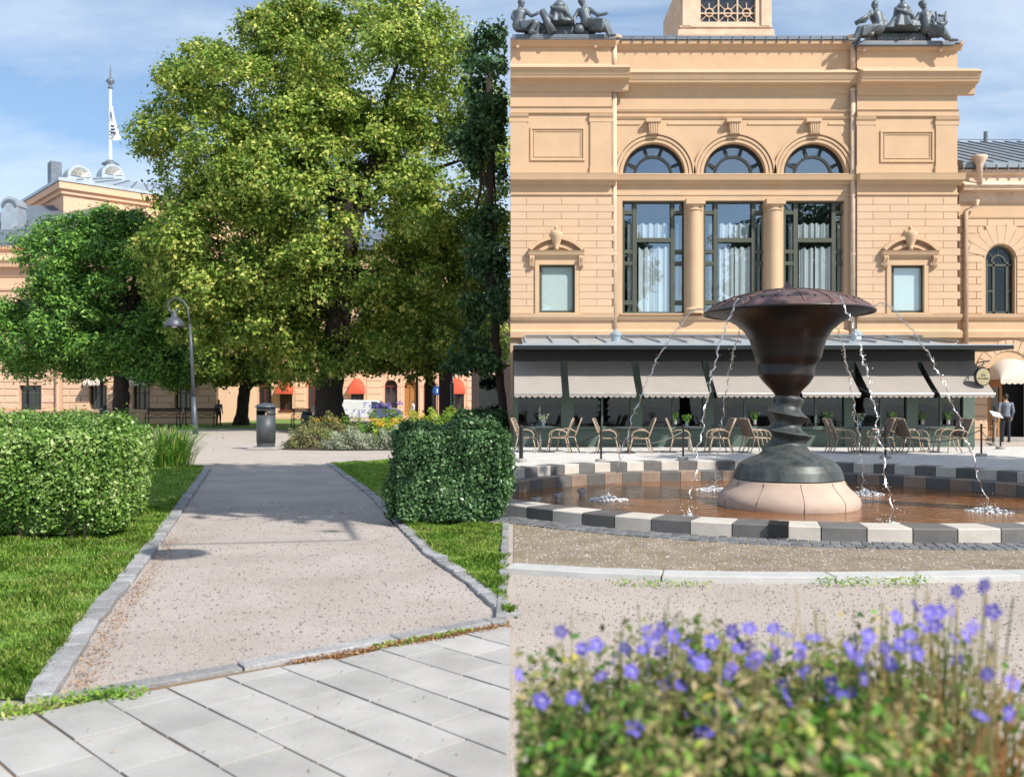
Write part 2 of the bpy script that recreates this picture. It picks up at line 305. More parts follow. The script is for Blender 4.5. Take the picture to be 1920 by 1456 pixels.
M['hedge_l'] = leaf_mat('bright hedge leaves', [(0.0, (0.060, 0.130, 0.020)), (0.5, (0.150, 0.290, 0.048)), (0.88, (0.27, 0.42, 0.10)), (1.0, (0.42, 0.50, 0.22))], 0.22, 0.4, patch=3)  # palest stop puts the glints on the leaves into their colour
M['hedge_d'] = leaf_mat('deep green hedge leaves', [(0.0, (0.032, 0.079, 0.029)), (0.6, (0.079, 0.176, 0.059)), (1.0, (0.176, 0.299, 0.132))], 0.15, 0.35, patch=3)
M['grass'] = leaf_mat('grass blades', [(0.0, (0.11, 0.235, 0.032)), (0.45, (0.24, 0.44, 0.056)), (0.8, (0.38, 0.54, 0.09)), (1.0, (0.58, 0.58, 0.22))], 0.45, 0.5, patch=2.5)
M['bed'] = leaf_mat('bed foliage', [(0.0, (0.065, 0.10, 0.022)), (0.30, (0.14, 0.19, 0.045)), (0.55, (0.24, 0.255, 0.085)), (0.8, (0.37, 0.32, 0.14)), (1.0, (0.48, 0.38, 0.20))], 0.3, 0.6, patch=5)
M['bed_g'] = leaf_mat('green bed foliage', [(0.0, (0.039, 0.131, 0.019)), (0.5, (0.108, 0.277, 0.034)), (0.9, (0.231, 0.431, 0.062)), (1.0, (0.524, 0.462, 0.092))], 0.3, 0.5, patch=5)
M['bed_r'] = leaf_mat('rusty stems', [(0.0, (0.20, 0.06, 0.03)), (0.5, (0.40, 0.20, 0.08)), (1.0, (0.50, 0.36, 0.12))], 0.25, patch=5)
M['petal'] = leaf_mat('violet petals', [(0.0, (0.09, 0.07, 0.42)), (0.5, (0.15, 0.12, 0.60)), (1.0, (0.25, 0.20, 0.72))], 0.3, 0.6, patch=4)
M['petal_eye'] = mat('pale flower eye', (0.62, 0.58, 0.72), 0.7)
M['silver'] = leaf_mat('silvery foliage', [(0.0, (0.125, 0.175, 0.088)), (0.5, (0.300, 0.350, 0.213)), (1.0, (0.525, 0.525, 0.450))], 0.2, patch=2)
M['lime'] = leaf_mat('lime foliage', [(0.0, (0.108, 0.230, 0.020)), (0.5, (0.257, 0.405, 0.041)), (1.0, (0.459, 0.567, 0.081))], 0.3, patch=2)
M['yellow'] = leaf_mat('yellow flowers', [(0.0, (0.55, 0.30, 0.01)), (1.0, (0.75, 0.55, 0.05))], 0.2)
M['litter'] = leaf_mat('dry brown litter', [(0.0, (0.15, 0.06, 0.02)), (0.5, (0.33, 0.16, 0.06)), (1.0, (0.46, 0.30, 0.16))], 0.1)
M['pebble'] = mat('mixed pebbles', (0.31, 0.275, 0.255), 0.9, var=0.1, scale=3, isl=0.5)
M['cobble'] = mat('dark cobbles', (0.17, 0.175, 0.185), 0.8, var=0.15, scale=3, isl=0.3, bump=0.2, bscale=70)
# ================================================================ GROUND
FX, FY = wx(1477, 14.8), 14.8                      # fountain axis
RO = 5.65                                         # outer radius of the basin rim
def structure(o): o['kind'] = 'structure'; return o
mb = MB(); n = 96
rings = [RO - 0.1, RO + 0.6, 9, 16, 30, 60, 120, 260, 600]
mb.v = [(FX + r * math.cos(2 * math.pi * j / n), FY + r * math.sin(2 * math.pi * j / n), 0) for r in rings for j in range(n)]
mb.f = [(i * n + j, (i + 1) * n + j, (i + 1) * n + (j + 1) % n, i * n + (j + 1) % n) for i in range(len(rings) - 1) for j in range(n)]
mb.m = [0] * len(mb.f)
ground = structure(mb.build('ground', M['gravel']))
def sheet(name, pts, z, m):
    b = MB(); b.add([(p[0], p[1], z) for p in pts], [tuple(range(len(pts)))]); return structure(b.build(name, m))
# path between the lawns
PL = [(100, 1318), (185, 1175), (250, 1092), (310, 1012), (345, 957), (395, 880)]
PR = [(945, 1160), (868, 1092), (795, 1040), (742, 985), (692, 930), (612, 870)]
gl = [G(*p) for p in PL]; gr = [G(*p) for p in PR]
sheet('path', [(-2.35, 4.05)] + [(p.x, p.y) for p in gl] + [(p.x, p.y) for p in reversed(gr)] + [(0.0, 5.75)], 0.004, M['path'])
# lawns
lawnL = [(-9, 4.2), (-2.32, 4.3)] + [(p.x - .12, p.y) for p in gl] + [(gl[-1].x - .5, gl[-1].y + .9), (wx(270, 21), 21.2), (-14, 21)]
lawnR = [(-0.05, 6.0)] + [(p.x + .1, p.y) for p in gr] + [(wx(640, 21.6), 21.8), (wx(735, 22.5), 22.6), (-1.55, 20), (-1.55, 11.2), (-0.05, 10.45)]
sheet('lawn', lawnL, 0.012, M['lawn']); sheet('lawn', lawnR, 0.012, M['lawn'])
far = [G(200, 806), G(420, 803), G(560, 806), G(640, 800), G(640, 784.5), G(180, 784.5)]
sheet('lawn', far, 0.012, M['lawn'])
sheet('side_path', [G(190, 815), G(345, 817), G(352, 808), G(300, 803), G(230, 806)], 0.016, M['asphalt'])
sheet('road', [(-60, 86), (-2, 72), (-2, 62), (-22, 62), (-60, 62.5)], 0.006, M['asphalt'])
def in_poly(P, poly):
    x, y = P[:, 0], P[:, 1]; c = np.zeros(len(P), bool); j = len(poly) - 1
    for i in range(len(poly)):
        xi, yi = poly[i][0], poly[i][1]; xj, yj = poly[j][0], poly[j][1]
        c ^= ((yi > y) != (yj > y)) & (x < (xj - xi) * (y - yi) / (yj - yi + 1e-12) + xi); j = i
    return c
def grass(name, label, poly, n, hgt, wid, box, mat_=None, dens_pow=1.6):
    x0, x1, y0, y1 = box
    u = rng.random(n * 3); y = y0 + (y1 - y0) * u ** dens_pow
    P = np.stack([x0 + (x1 - x0) * rng.random(n * 3), y, np.full(n * 3, 0.012)], 1)
    vis = np.abs(P[:, 0]) < 0.60 * P[:, 1] + 1.3
    P = P[in_poly(P, poly) & vis][:n]; k = len(P)
    tuft = 0.75 + 0.5 * np.sin(P[:, 0] * 7.3 + 1.3 * np.sin(P[:, 1] * 5.1)) * np.sin(P[:, 1] * 6.1 + P[:, 0] * 2)
    h = hgt * (0.45 + 0.8 * rng.random(k)) * tuft; sc = 0.7 + P[:, 1] / 9.0
    a = rng.random(k) * 2 * math.pi; lean = (0.25 + 0.75 * rng.random(k)) * h
    dirn = np.stack([np.cos(a), np.sin(a), np.zeros(k)], 1); side = np.stack([-np.sin(a), np.cos(a), np.zeros(k)], 1) * (wid * sc * (0.6 + 0.8 * rng.random(k)))[:, None]
    mid = P + dirn * (lean * .35)[:, None] + np.stack([np.zeros(k), np.zeros(k), h * .62], 1)
    tip = P + dirn * lean[:, None] + np.stack([np.zeros(k), np.zeros(k), h], 1)
    V = np.stack([P - side, P + side, mid + side * .6, tip, mid - side * .6], 1).reshape(-1, 3)
    o = link(name, np_mesh(name, V, 5), M['grass'] if mat_ is None else mat_, None, kind='stuff'); tag(o, label, 'grass'); return o
grass('grass', 'bright uneven grass in front of the left hedge beside the path', lawnL, 105000, .052, .0026, (-7.5, -2, 4.2, 12), None, 1.5)
grass('grass', 'sunlit grass with seed heads in front of the right hedge', lawnR, 62000, .055, .0026, (-3.2, 0, 5.9, 12), None, 1.3)
grass('grass', 'shaded green lawn between the left hedge and the path', lawnL, 34000, .045, .0035, (-9, -3, 11, 21), None, 1.0)
grass('grass', 'short lawn strip left of the dark green hedge', lawnR, 28000, .045, .0035, (-6, -1, 11, 22.6), None, 1.0)
# ---- paving slabs, each its own piece
bed = sheet('pavement', [(-6, 2.0), (-6, 3.55), (-2.75, 3.95), (-2.1, 4.22), (-.9, 5.05), (-.016, 5.82), (-.016, 2.0)], 0.024, M['sand'])
ang = R(-45); ca, sa = math.cos(ang), math.sin(ang); LT, WT = 0.45, 0.285
def clip(poly, nx, ny, c):
    outp = []
    for i in range(len(poly)):
        a, b = poly[i], poly[(i + 1) % len(poly)]; da, db = a[0] * nx + a[1] * ny - c, b[0] * nx + b[1] * ny - c
        if da <= 0: outp.append(a)
        if da * db < 0: t = da / (da - db); outp.append((a[0] + (b[0] - a[0]) * t, a[1] + (b[1] - a[1]) * t))
    return outp
k1 = Vector((-2.3, 4.02)); k2 = Vector((-.03, 5.72)); kd = (k2 - k1).normalized(); kn = Vector((-kd.y, kd.x))
cnt = 0
O = Vector((-1.02, 4.16))
for i in range(-30, 30):
    for j in range(-16, 16):
        sh = (0.5 * LT if i % 2 else 0.0)
        u0, v0 = j * LT + sh, i * WT
        q = [(u0 + .006, v0 + .006), (u0 + LT - .006, v0 + .006), (u0 + LT - .006, v0 + WT - .006), (u0 + .006, v0 + WT - .006)]
        q = [(O.x + a * ca - b * sa, O.y + a * sa + b * ca) for a, b in q]
        cx_, cy_ = sum(p[0] for p in q) / 4, sum(p[1] for p in q) / 4
        if cy_ < 2.6 or abs(cx_) > 0.62 * cy_ + 1.5 or cx_ > .3: continue
        q = clip(q, kn.x, kn.y, kn.dot(k1) - .075); q = clip(q, 1, 0, -0.012) if q else q
        if len(q) < 3: continue
        ar = abs(sum(q[k][0] * q[(k + 1) % len(q)][1] - q[(k + 1) % len(q)][0] * q[k][1] for k in range(len(q)))) / 2
        if ar < .01: continue
        b = MB(); zt = .034 + random.uniform(-.003, .003); b.prism_z(q, .009, zt, 0, .0025); b.build('paving_slab', M['tile'], bed)
        cnt += 1
# ---- kerb stones of the path
def stones(par, line, wid, lens, zt, m, name='kerb_stone', jit=.012, side=1):
    pts = [Vector((p[0], p[1])) for p in line]; d = [0]
    for a, b in zip(pts, pts[1:]): d.append(d[-1] + (b - a).length)
    def at(s):
        s = max(0, min(d[-1], s))
        for i in range(len(pts) - 1):
            if s <= d[i + 1] + 1e-9: t = (s - d[i]) / max(1e-9, d[i + 1] - d[i]); return pts[i].lerp(pts[i + 1], t), (pts[i + 1] - pts[i]).normalized()
        return pts[-1], (pts[-1] - pts[-2]).normalized()
    s = 0
    while s < d[-1] - .05:
        l = random.uniform(*lens); e = min(d[-1], s + l)
        a, ta = at(s + .006); c, tb = at(e - .006); na, nb = Vector((-ta.y, ta.x)) * side, Vector((-tb.y, tb.x)) * side
        w0, w1 = wid + random.uniform(-jit, jit) * 1.5, wid + random.uniform(-jit, jit) * 1.5; o0, o1 = random.uniform(-jit, jit), random.uniform(-jit, jit)
        mid, tm = at((s + e) / 2); nm = Vector((-tm.y, tm.x)) * side
        q = [a + na * o0, mid + nm * (random.uniform(-jit, jit) * .5), c + nb * o1, c + nb * (w1 + o1), mid + nm * (wid + random.uniform(-jit, jit) * .5), a + na * (w0 + o0)]
        b = MB(); b.prism_z([(p.x, p.y) for p in q], -.02, zt + random.uniform(-.006, .006), 0, .010); b.build(name, m, par)
        s = e
def edging(name, z=0.0):
    o = bpy.data.objects.new(name, None); COL.objects.link(o); o['kind'] = 'structure'; return o
k = edging('path_kerb'); stones(k, [(p.x, p.y) for p in gl], .13, (.16, .42), .045, M['sett'], side=1)
k = edging('path_kerb'); stones(k, [(p.x, p.y) for p in gr], .12, (.14, .34), .035, M['sett'], side=-1)
k = edging('pavement_kerb'); stones(k, [(-2.12, 4.16), k1.lerp(k2, .3), k1.lerp(k2, .62), (k2.x, k2.y)], .105, (.5, .95), .05, M['sett'], side=1, jit=.014)
stones(k, [(-3.6, 3.72), (-2.75, 3.98), (-2.28, 4.12)], .10, (.4, .7), .04, M['sett'], side=1)
k = edging('lawn_edging'); stones(k, [(-.035, 5.85), (-.035, 10.4)], .07, (.45, .6), .05, M['sett'], side=1, jit=.005)
# ---- pebbles and litter
def pebbles(name, label, box, n, r, m, poly=None, z=.006, pw=1.5):
    x0, x1, y0, y1 = box
    P = np.stack([x0 + (x1 - x0) * rng.random(n), y0 + (y1 - y0) * rng.random(n) ** pw, np.full(n, z)], 1)
    if poly is not None: P = P[in_poly(P, poly)]
    n = len(P); s = r * (0.35 + 1.1 * rng.random(n) ** 2.2); a = rng.random(n) * 6.28
    V = []; base = [(1, 0, 0), (.2, .8, 0), (-.9, .35, 0), (-.5, -.75, 0), (.6, -.7, 0), (0, 0, .8)]
    loc = np.array(base)[None] * (1 + .35 * (rng.random((n, 6, 1)) - .5)) * s[:, None, None]
    c, s_ = np.cos(a)[:, None], np.sin(a)[:, None]
    X = loc[:, :, 0] * c - loc[:, :, 1] * s_; Y = loc[:, :, 0] * s_ + loc[:, :, 1] * c
    V = np.stack([X, Y, loc[:, :, 2]], 2) + P[:, None, :]
    me = bpy.data.meshes.new(name); idx = []
    for t in ((0, 1, 5), (1, 2, 5), (2, 3, 5), (3, 4, 5), (4, 0, 5)): idx.append(np.arange(n)[:, None] * 6 + np.array(t)[None])
    idx = np.concatenate(idx, 0); me.vertices.add(n * 6); me.vertices.foreach_set('co', V.astype(np.float32).ravel())
    me.loops.add(len(idx) * 3); me.loops.foreach_set('vertex_index', idx.astype(np.int32).ravel()); me.polygons.add(len(idx))
    me.polygons.foreach_set('loop_start', np.arange(0, len(idx) * 3, 3, dtype=np.int32)); me.polygons.foreach_set('loop_total', np.full(len(idx), 3, dtype=np.int32)); me.update(calc_edges=True)
    o = link(name, me, m, None, kind='stuff'); tag(o, label, 'gravel'); return o
pathpoly = [(-2.2, 4.2)] + [(p.x + .03, p.y) for p in gl] + [(p.x, p.y) for p in reversed(gr)] + [(0.0, 5.8)]
pebbles('gravel', 'loose grey and tan stones on the path', (-4.5, 0, 4.2, 13), 15000, .0085, M['pebble'], pathpoly)
pebbles('gravel', 'loose fine stones on the plaza gravel', (0.02, 6, 4.2, 9.0), 16000, .0085, M['pebble'], None, .002, 1.2)
def litter(name, label, line, n, spread, m, size, zr=(.006, .03)):
    pts = np.array([(p[0], p[1]) for p in line]); t = rng.random(n) * (len(pts) - 1); i = np.minimum(t.astype(int), len(pts) - 2); f = (t - i)[:, None]
    P = pts[i] * (1 - f) + pts[i + 1] * f + rng.normal(size=(n, 2)) * spread
    P = np.column_stack([P, zr[0] + (zr[1] - zr[0]) * rng.random(n)]); nn = unit(rng.normal(size=(n, 3)) * .5 + np.array([0, 0, 1]))
    o = link(name, np_mesh(name, leaves(P, nn, size * (.5 + rng.random(n)), .3), 4), m, None, kind='stuff'); tag(o, label, 'leaf litter'); return o
litter('leaf_litter', 'orange brown litter along the joint between kerb and pavement slabs', [k1.lerp(k2, .5) - kn * .05, k1.lerp(k2, .7) - kn * .05, k1.lerp(k2, .8) - kn * .06, k1.lerp(k2, .97) - kn * .07], 2600, .028, M['litter'], .011, (.02, .045))
litter('leaf_litter', 'dry litter lying along the left path kerb', [(p.x + .09, p.y) for p in gl[:4]], 1500, .05, M['litter'], .010)
litter('leaf_litter', 'sparse dark crumbs on the pavement slabs', [(-2.2, 3.0), (-1.4, 3.7), (-.3, 3.6), (-.5, 4.9), (-1.2, 4.2)], 90, .28, M['litter'], .008, (.04, .042))
def weeds(label, line, n, spread, h):
    pts = np.array([(p[0], p[1]) for p in line]); t = rng.random(n) * (len(pts) - 1); i = np.minimum(t.astype(int), len(pts) - 2); f = (t - i)[:, None]
    P = pts[i] * (1 - f) + pts[i + 1] * f + rng.normal(size=(n, 2)) * spread
    P = np.column_stack([P, .01 + h * rng.random(n)]); nn = unit(rng.normal(size=(n, 3)) * .8 + np.array([0, -.3, 1]))
    o = link('weeds', np_mesh('weeds', leaves(P, nn, .016 * (.5 + rng.random(n)), .35), 4), M['grass'], None, kind='stuff'); tag(o, label, 'weeds')
weeds('green weeds growing at the left kerb corner by the pavement', [(-2.55, 3.88), (-2.2, 4.0), (-1.95, 4.22), (-1.75, 4.28)], 900, .035, .07)
weeds('weeds growing along the right end of the pavement kerb', [k1.lerp(k2, .66) - kn * .03, k1.lerp(k2, .9) - kn * .03], 420, .03, .04)
weeds('small weed tufts along the white plaza kerb', [G(1160, 1097), G(1240, 1099), G(1330, 1101)], 130, .05, .04)
weeds('row of weed tufts before the white kerb, right of centre', [G(1530, 1099), G(1600, 1099), G(1690, 1098), G(1740, 1098)], 260, .05, .06)
# ---- plaza: white kerb, dry band, cobble ring, terrace
kpx = [(962, 1066), (1100, 1074), (1250, 1080), (1435, 1083), (1600, 1083), (1750, 1081), (1925, 1077), (2080, 1072)]
kl = [G(*p) for p in kpx]; k = edging('plaza_kerb'); stones(k, [(p.x, p.y) for p in kl], .24, (1.2, 1.5), .05, M['white_st'], side=-1, jit=.004)
# dry weedy band between kerb and cobbles
band = [(p.x, p.y) for p in kl]; arc = []
for j in range(40):
    a = R(205) + (R(338) - R(205)) * j / 39; arc.append((FX + (RO + .05) * math.cos(a), FY + (RO + .05) * math.sin(a)))
arc = [p for p in arc if p[0] > -.0 and p[0] < kl[-1].x]
sheet('gravel_band', band + arc[::-1], 0.004, M['dryband'])
pebbles('gravel', 'loose stones and crumbs on the dry band before the basin', (0.02, 6, 7.2, 10.4), 12000, .011, M['pebble'], band + arc[::-1], .004, 1.0)
tz = [(-.06, 19.4), (-.06, 29.9), (15.2, 29.9), (15.2, 17.5)] ; inner = []
for j in range(60):
    a = R(30) + (R(150) - R(30)) * j / 59; inner.append((FX + (RO + .02) * math.cos(a), FY + (RO + .02) * math.sin(a)))
inner = [p for p in inner if p[0] > -.06]
sheet('terrace', [(-.06, inner[-1][1])] + [(-.06, 29.9), (18, 29.9), (18, inner[0][1])] + inner, 0.005, M['terrace'])
V = []; r0 = RO + .02
b = MB()
for row in range(5):
    rr = r0 + .045 + row * .085; nn_ = int(2 * math.pi * rr / .10)
    for j in range(nn_):
        a = 2 * math.pi * (j + .5 * (row % 2)) / nn_ ; x, y = FX + rr * math.cos(a), FY + rr * math.sin(a)
        if y > FY - 1 and x > 0 or y > 15.5: continue
        da = .046 / rr; rj = random.uniform(-.004, .004); q = []
        for (s1, s2) in ((-1, -1), (1, -1), (1, 1), (-1, 1)):
            A_ = a + s1 * da * random.uniform(.86, .97); r_ = rr + s2 * .039 * random.uniform(.88, 1.05) + rj; q.append((FX + r_ * math.cos(A_), FY + r_ * math.sin(A_)))
        b.prism_z(q, -.01, .014 + random.uniform(-.004, .005), 0, .006)
cob = b.build('cobble_ring', M['cobble'], None, kind='stuff'); tag(cob, 'ring of small dark cobbles laid around the fountain basin', 'cobbles')
# ================================================================ BASIN AND FOUNTAIN
basin = thing('fountain_basin', 'round stone fountain basin of alternating dark and pale rim blocks', 'basin', (FX, FY, 0))
def ringblock(r_in, r_out, z0, z1, a0, a1, m, name='rim_block', bev=.012):
    b = MB(); n = 4; v = []; 
    prof = [(r_out, z0), (r_out, z1 - bev), (r_out - bev, z1), (r_in + bev, z1), (r_in, z1 - bev), (r_in, z0)]; k = len(prof)
    for i in range(n + 1):
        a = a0 + (a1 - a0) * i / n
        v += [(FX + r * math.cos(a), FY + r * math.sin(a), z) for r, z in prof]
    f = [(i * k + j, i * k + (j + 1) % k, (i + 1) * k + (j + 1) % k, (i + 1) * k + j) for i in range(n) for j in range(k)] + [tuple(range(k)), tuple(n * k + j for j in range(k - 1, -1, -1))]
    b.add(v, f); return b.build(name, m, basin)
nb = 80
for i in range(nb):
    a0, a1 = 2 * math.pi * i / nb + .0011, 2 * math.pi * (i + 1) / nb - .0011
    ringblock(RO - .43, RO, -.05, .15, a0, a1, M['st_dark'] if i % 2 else M['st_light'])
pa = math.atan2(-.97, -.31)
pq = MB(); pc = Vector((FX + (RO - .2) * math.cos(pa), FY + (RO - .2) * math.sin(pa), 0)); pq.box(-.10, .10, -.24, .12, .03, .158); pq.xf(Matrix.Translation(pc) @ Matrix.Rotation(pa + math.pi / 2, 4, 'Z')); pq.build('plaque', M['black'], basin)
nb = 66
for i in range(nb):
    a0, a1 = 2 * math.pi * (i + .4) / nb + .0011, 2 * math.pi * (i + 1.4) / nb - .0011
    ringblock(RO - .85, RO - .435, -.40, -.04, a0, a1, M['st_brown'] if i % 2 else M['st_dark'], 'step_block')
b = MB(); b.lathe([(.001, -.5), (RO - .7, -.5), (RO - .7, -.36), (RO - .2, -.36)], (FX, FY, 0), 64, cap=False); b.build('basin_floor', M['st_brown'], basin)
b = MB(); b.lathe([(.9, -.245), (2, -.245), (3.2, -.245), (RO - .84, -.245)], (FX, FY, 0), 72, cap=False); wt = b.build('water', M['water'], None, smooth=True); structure(wt)
for px, py in ((1005, 926), (1046, 918), (1091, 910)):
    p = W(px, py, (H + .12) * F / (py - Y0 + 6)); t = thing('basin_lamp', {1005: 'steel basin lamp nearest the left edge of the fountain pool', 1046: 'steel basin lamp, middle of three by the rim', 1091: 'steel basin lamp, farthest right of three by the rim'}[px], 'lamp', (p.x, p.y, -.33), 'lamps in the basin')
    b = MB(); b.lathe([(.05, 0), (.05, .13), (.085, .14), (.085, .20), (.07, .21)], tuple(t.location), 14); b.build('housing', M['alu'], t, True, angle=40)
    b = MB(); b.lathe([(.001, .215), (.065, .215), (.06, .222), (.001, .224)], tuple(t.location), 14, cap=False); b.build('lens', M['pane_in'], t, True)
ft = thing('fountain', 'dark twisted bronze fountain with wide copper lid on a sandstone foot', 'fountain', (FX, FY, -.4))
sp = 14.8 / F
def zz(py): return H - (py - Y0) * sp
b = MB(); b.lathe([(.98, -.40), (1.05, zz(962)), (1.105, zz(950)), (1.122, zz(940)), (1.105, zz(930)), (1.04, zz(921)), (.955, zz(913)), (.90, zz(906)), (.875, zz(900)), (.86, zz(897.5)), (.3, zz(896))], (FX, FY, 0), 56); st = b.build('stone_foot', M['st_base'], ft, True)
for j in range(10):      # joints of the foot
    a = R(36 * j + 14); prof = [(1.053, zz(962)), (1.108, zz(950)), (1.125, zz(940)), (1.108, zz(930)), (1.043, zz(921)), (.958, zz(913)), (.903, zz(906)), (.878, zz(899))]
    q = MB(); q.tube([(FX + r * math.cos(a), FY + r * math.sin(a), z) for r, z in prof], .006, 4); q.build('joint', M['st_brown'], st)
VIEW = math.atan2(FX, FY)
def loft(secs, n=56, twist=True):
    """secs: (py, left px, right px, amplitude, phase)"""
    b = MB(); v = []
    for py, l, r, amp, ph in secs:
        cxp, hw = ((l + r) / 2 - 1477) * sp, (r - l) / 2 * sp
        cx_, cy_ = FX + cxp * math.cos(VIEW), FY - cxp * math.sin(VIEW)
        for j in range(n):
            a = 2 * math.pi * j / n; s_ = ((a - ph) / (2 * math.pi)) % 1.0; rr = hw * (1 + amp * ((1 - abs(2 * s_ - 1)) ** 1.7 * 1.5 - .62))
            v.append((cx_ + rr * math.cos(a), cy_ + rr * math.sin(a), zz(py)))
    k = len(secs); f = [(i * n + j, i * n + (j + 1) % n, (i + 1) * n + (j + 1) % n, (i + 1) * n + j) for i in range(k - 1) for j in range(n)] + [tuple(range(n)), tuple((k - 1) * n + j for j in range(n))]
    b.add(v, f); return b
def smooth_secs(key, step=2.0):
    ys = np.array([k_[0] for k_ in key]); o = []
    yy = np.arange(ys[0], ys[-1] + .1, step)
    cols = [np.interp(yy, ys, [k_[c] for k_ in key]) for c in (1, 2, 3, 4)]
    def sm(a):
        for _ in range(2): a = np.concatenate([[a[0]], (a[:-2] + 2 * a[1:-1] + a[2:]) / 4, [a[-1]]])
        return a
    cols[0], cols[1], cols[2] = sm(cols[0]), sm(cols[1]), sm(cols[2])
    return [(y, cols[0][i], cols[1][i], cols[2][i], cols[3][i]) for i, y in enumerate(yy)]
ph = 0.3
key = [(586, 1326, 1628, 0, 0), (589, 1340, 1614, 0, 0), (596, 1362, 1592, 0, 0), (606, 1381, 1573, 0, 0), (620, 1397, 1557, 0, 0), (636, 1407, 1547, 0, 0), (655, 1413, 1541, 0, 0), (672, 1417, 1537, 0, 0),
       (684, 1423, 1528, .02, .2), (690, 1422, 1527, .05, .5), (704, 1424, 1527, .10, .8), (718, 1434, 1518, .12, 1.2), (732, 1447, 1503, .10, 1.6), (742, 1454, 1497, .12, 1.9)]
cup = loft(smooth_secs(key)).build('bowl', M['bronze'], ft, True)
key = [(740, 1455, 1496, .10, 1.0), (748, 1452, 1501, .22, 2.4), (760, 1449, 1505, .30, 4.6), (776, 1447, 1507, .34, 7.5), (790, 1447, 1507, .36, 10.0), (804, 1446, 1508, .36, 12.6), (818, 1443, 1511, .32, 15.2), (832, 1439, 1514, .26, 17.6), (844, 1433, 1521, .16, 19.4), (853, 1420, 1535, .06, 20.6), (861, 1400, 1555, 0, 21), (868, 1389, 1566, 0, 21), (880, 1382, 1573, 0, 21), (896.5, 1377, 1578, 0, 21)]
loft(smooth_secs(key, 1.0), 80).build('twisted_stem', M['bronze_g'], ft, True)
lidp = [(1.33, zz(588)), (1.335, zz(585)), (1.30, zz(581)), (1.12, zz(569)), (.90, zz(559)), (.62, zz(550.5)), (.36, zz(546)), (.20, zz(544)), (.12, zz(541.5)), (.06, zz(537)), (.025, zz(531)), (.004, zz(526))]
b = MB(); b.lathe(lidp, (FX, FY, 0), 64); lid = b.build('lid', M['lid'], ft, True, angle=50)
q = MB(); q.lathe([(1.30, zz(589)), (1.342, zz(589)), (1.345, zz(585.5)), (1.32, zz(584.5))], (FX, FY, 0), 64, cap=False); q.build('rim_band', M['black'], lid, True)
for j in range(18):
    a = R(20 * j + 4); q = MB(); q.tube([(FX + r * math.cos(a), FY + r * math.sin(a), z + .006) for r, z in lidp[2:8]], .011, 5); q.build('seam', M['lid_rib'], lid)
for j in range(36):
    a = R(10 * j + 4); q = MB(); q.ball((FX + 1.12 * math.cos(a), FY + 1.12 * math.sin(a), zz(569) + .012), .02, n=6, m=4); q.build('rivet', M['black'], lid)
# water jets
names = {0: 'right hand', 60: 'rear right', 120: 'rear left', 180: 'left hand', 240: 'front left', 300: 'front right'}
for deg in (0, 60, 120, 180, 240, 300):
    a = R(deg) - VIEW; dv = Vector((math.cos(a), math.sin(a), 0)); r0_, r1_ = 1.28, (2.95 if deg in (0, 180) else 2.7)
    z0_ = zz(580); T = (z0_ + .245); pts, rad = [], []
    t = thing('water_jet', 'thin ' + names[deg] + ' jet of water arcing from the fountain lid into the pool', 'water jet', (FX + dv.x * r1_, FY + dv.y * r1_, -.25), 'jets of the fountain')
    nseg = 120; sd = random.random() * 9
    for i in range(nseg):
        u = i / (nseg - 1); tt = u ** .75; rr = r0_ + (r1_ - r0_) * tt; z = z0_ + .10 * math.sin(min(1, tt * 4) * math.pi) * (1 - tt) - T * tt ** 2.0
        wob = .004 + .020 * tt
        wv = Vector((math.sin(i * 1.1 + sd) * wob * .7 + math.sin(i * .37 + 2 * sd) * wob, math.cos(i * .9 + sd) * wob, math.sin(i * 1.7 + sd) * .010))
        pts.append(Vector((FX, FY, z)) + dv * rr + wv); rad.append((.018 - .009 * tt) * random.uniform(.6, 1.2))
    b = MB(); b.tube(pts, rad, 6)
    for i in range(70):
        p = random.choice(pts[20:]); b.ball(p + Vector((random.gauss(0, .025), random.gauss(0, .025), random.gauss(0, .03))), random.uniform(.005, .013), n=5, m=3)
    b.build('stream', M['jet'], t, True)
    b = MB(); ce = Vector((FX + dv.x * r1_, FY + dv.y * r1_, -.245)); big = .34 if deg in (180, 0, 120, 60) else .2
    for i in range(150):
        rr = big * random.random() ** .8; aa = random.random() * 6.28; hh = .09 * (1 - rr / big) * random.random()
        b.ball(ce + Vector((rr * math.cos(aa), rr * math.sin(aa), hh)), random.uniform(.008, .030), (1.2, 1.2, .6), n=6, m=4)
    for i in range(40):
        b.ball(ce + Vector((random.gauss(0, .10), random.gauss(0, .10), abs(random.gauss(0, .12)))), random.uniform(.004, .010), n=5, m=3)
    b.build('splash', M['foam'], t, True, kind='stuff')
# ================================================================ THEATRE
B, C, WG, BK = 33.6, 33.9, 34.9, 46.0
th = thing('theatre', 'ochre stucco theatre with three arched windows behind the fountain', 'building', (wx(1377, B), B, 0))
def TB(name, m, **k): return lambda mb, parent=th: mb.build(name, m, parent, **k)
def walls(mb, px0, px1, py0, py1, holes, yf, yb):
    """frontal wall with rectangular openings (px)"""
    ys = sorted({py0, py1} | {h[2] for h in holes} | {h[3] for h in holes})
    for a, b_ in zip(ys, ys[1:]):
        x = px0
        for h in sorted(holes):
            if h[2] <= a and h[3] >= b_:
                if h[0] > x: mb.fb(x, h[0], a, b_, yf, yb)
                x = h[1]
        if x < px1: mb.fb(x, px1, a, b_, yf, yb)
    return mb
def prof(pl, lst): return [(pl + .05, wz(lst[0][1], pl))] + [(pl - o, wz(p, pl)) for o, p in lst] + [(pl + .05, wz(lst[-1][1], pl))]
def mould(px0, px1, pl, lst, name='moulding', m='stucco', par=None): b = MB(); b.prism_x(wx(px0, pl), wx(px1, pl), prof(pl, lst)); return b.build(name, M[m], par or th)
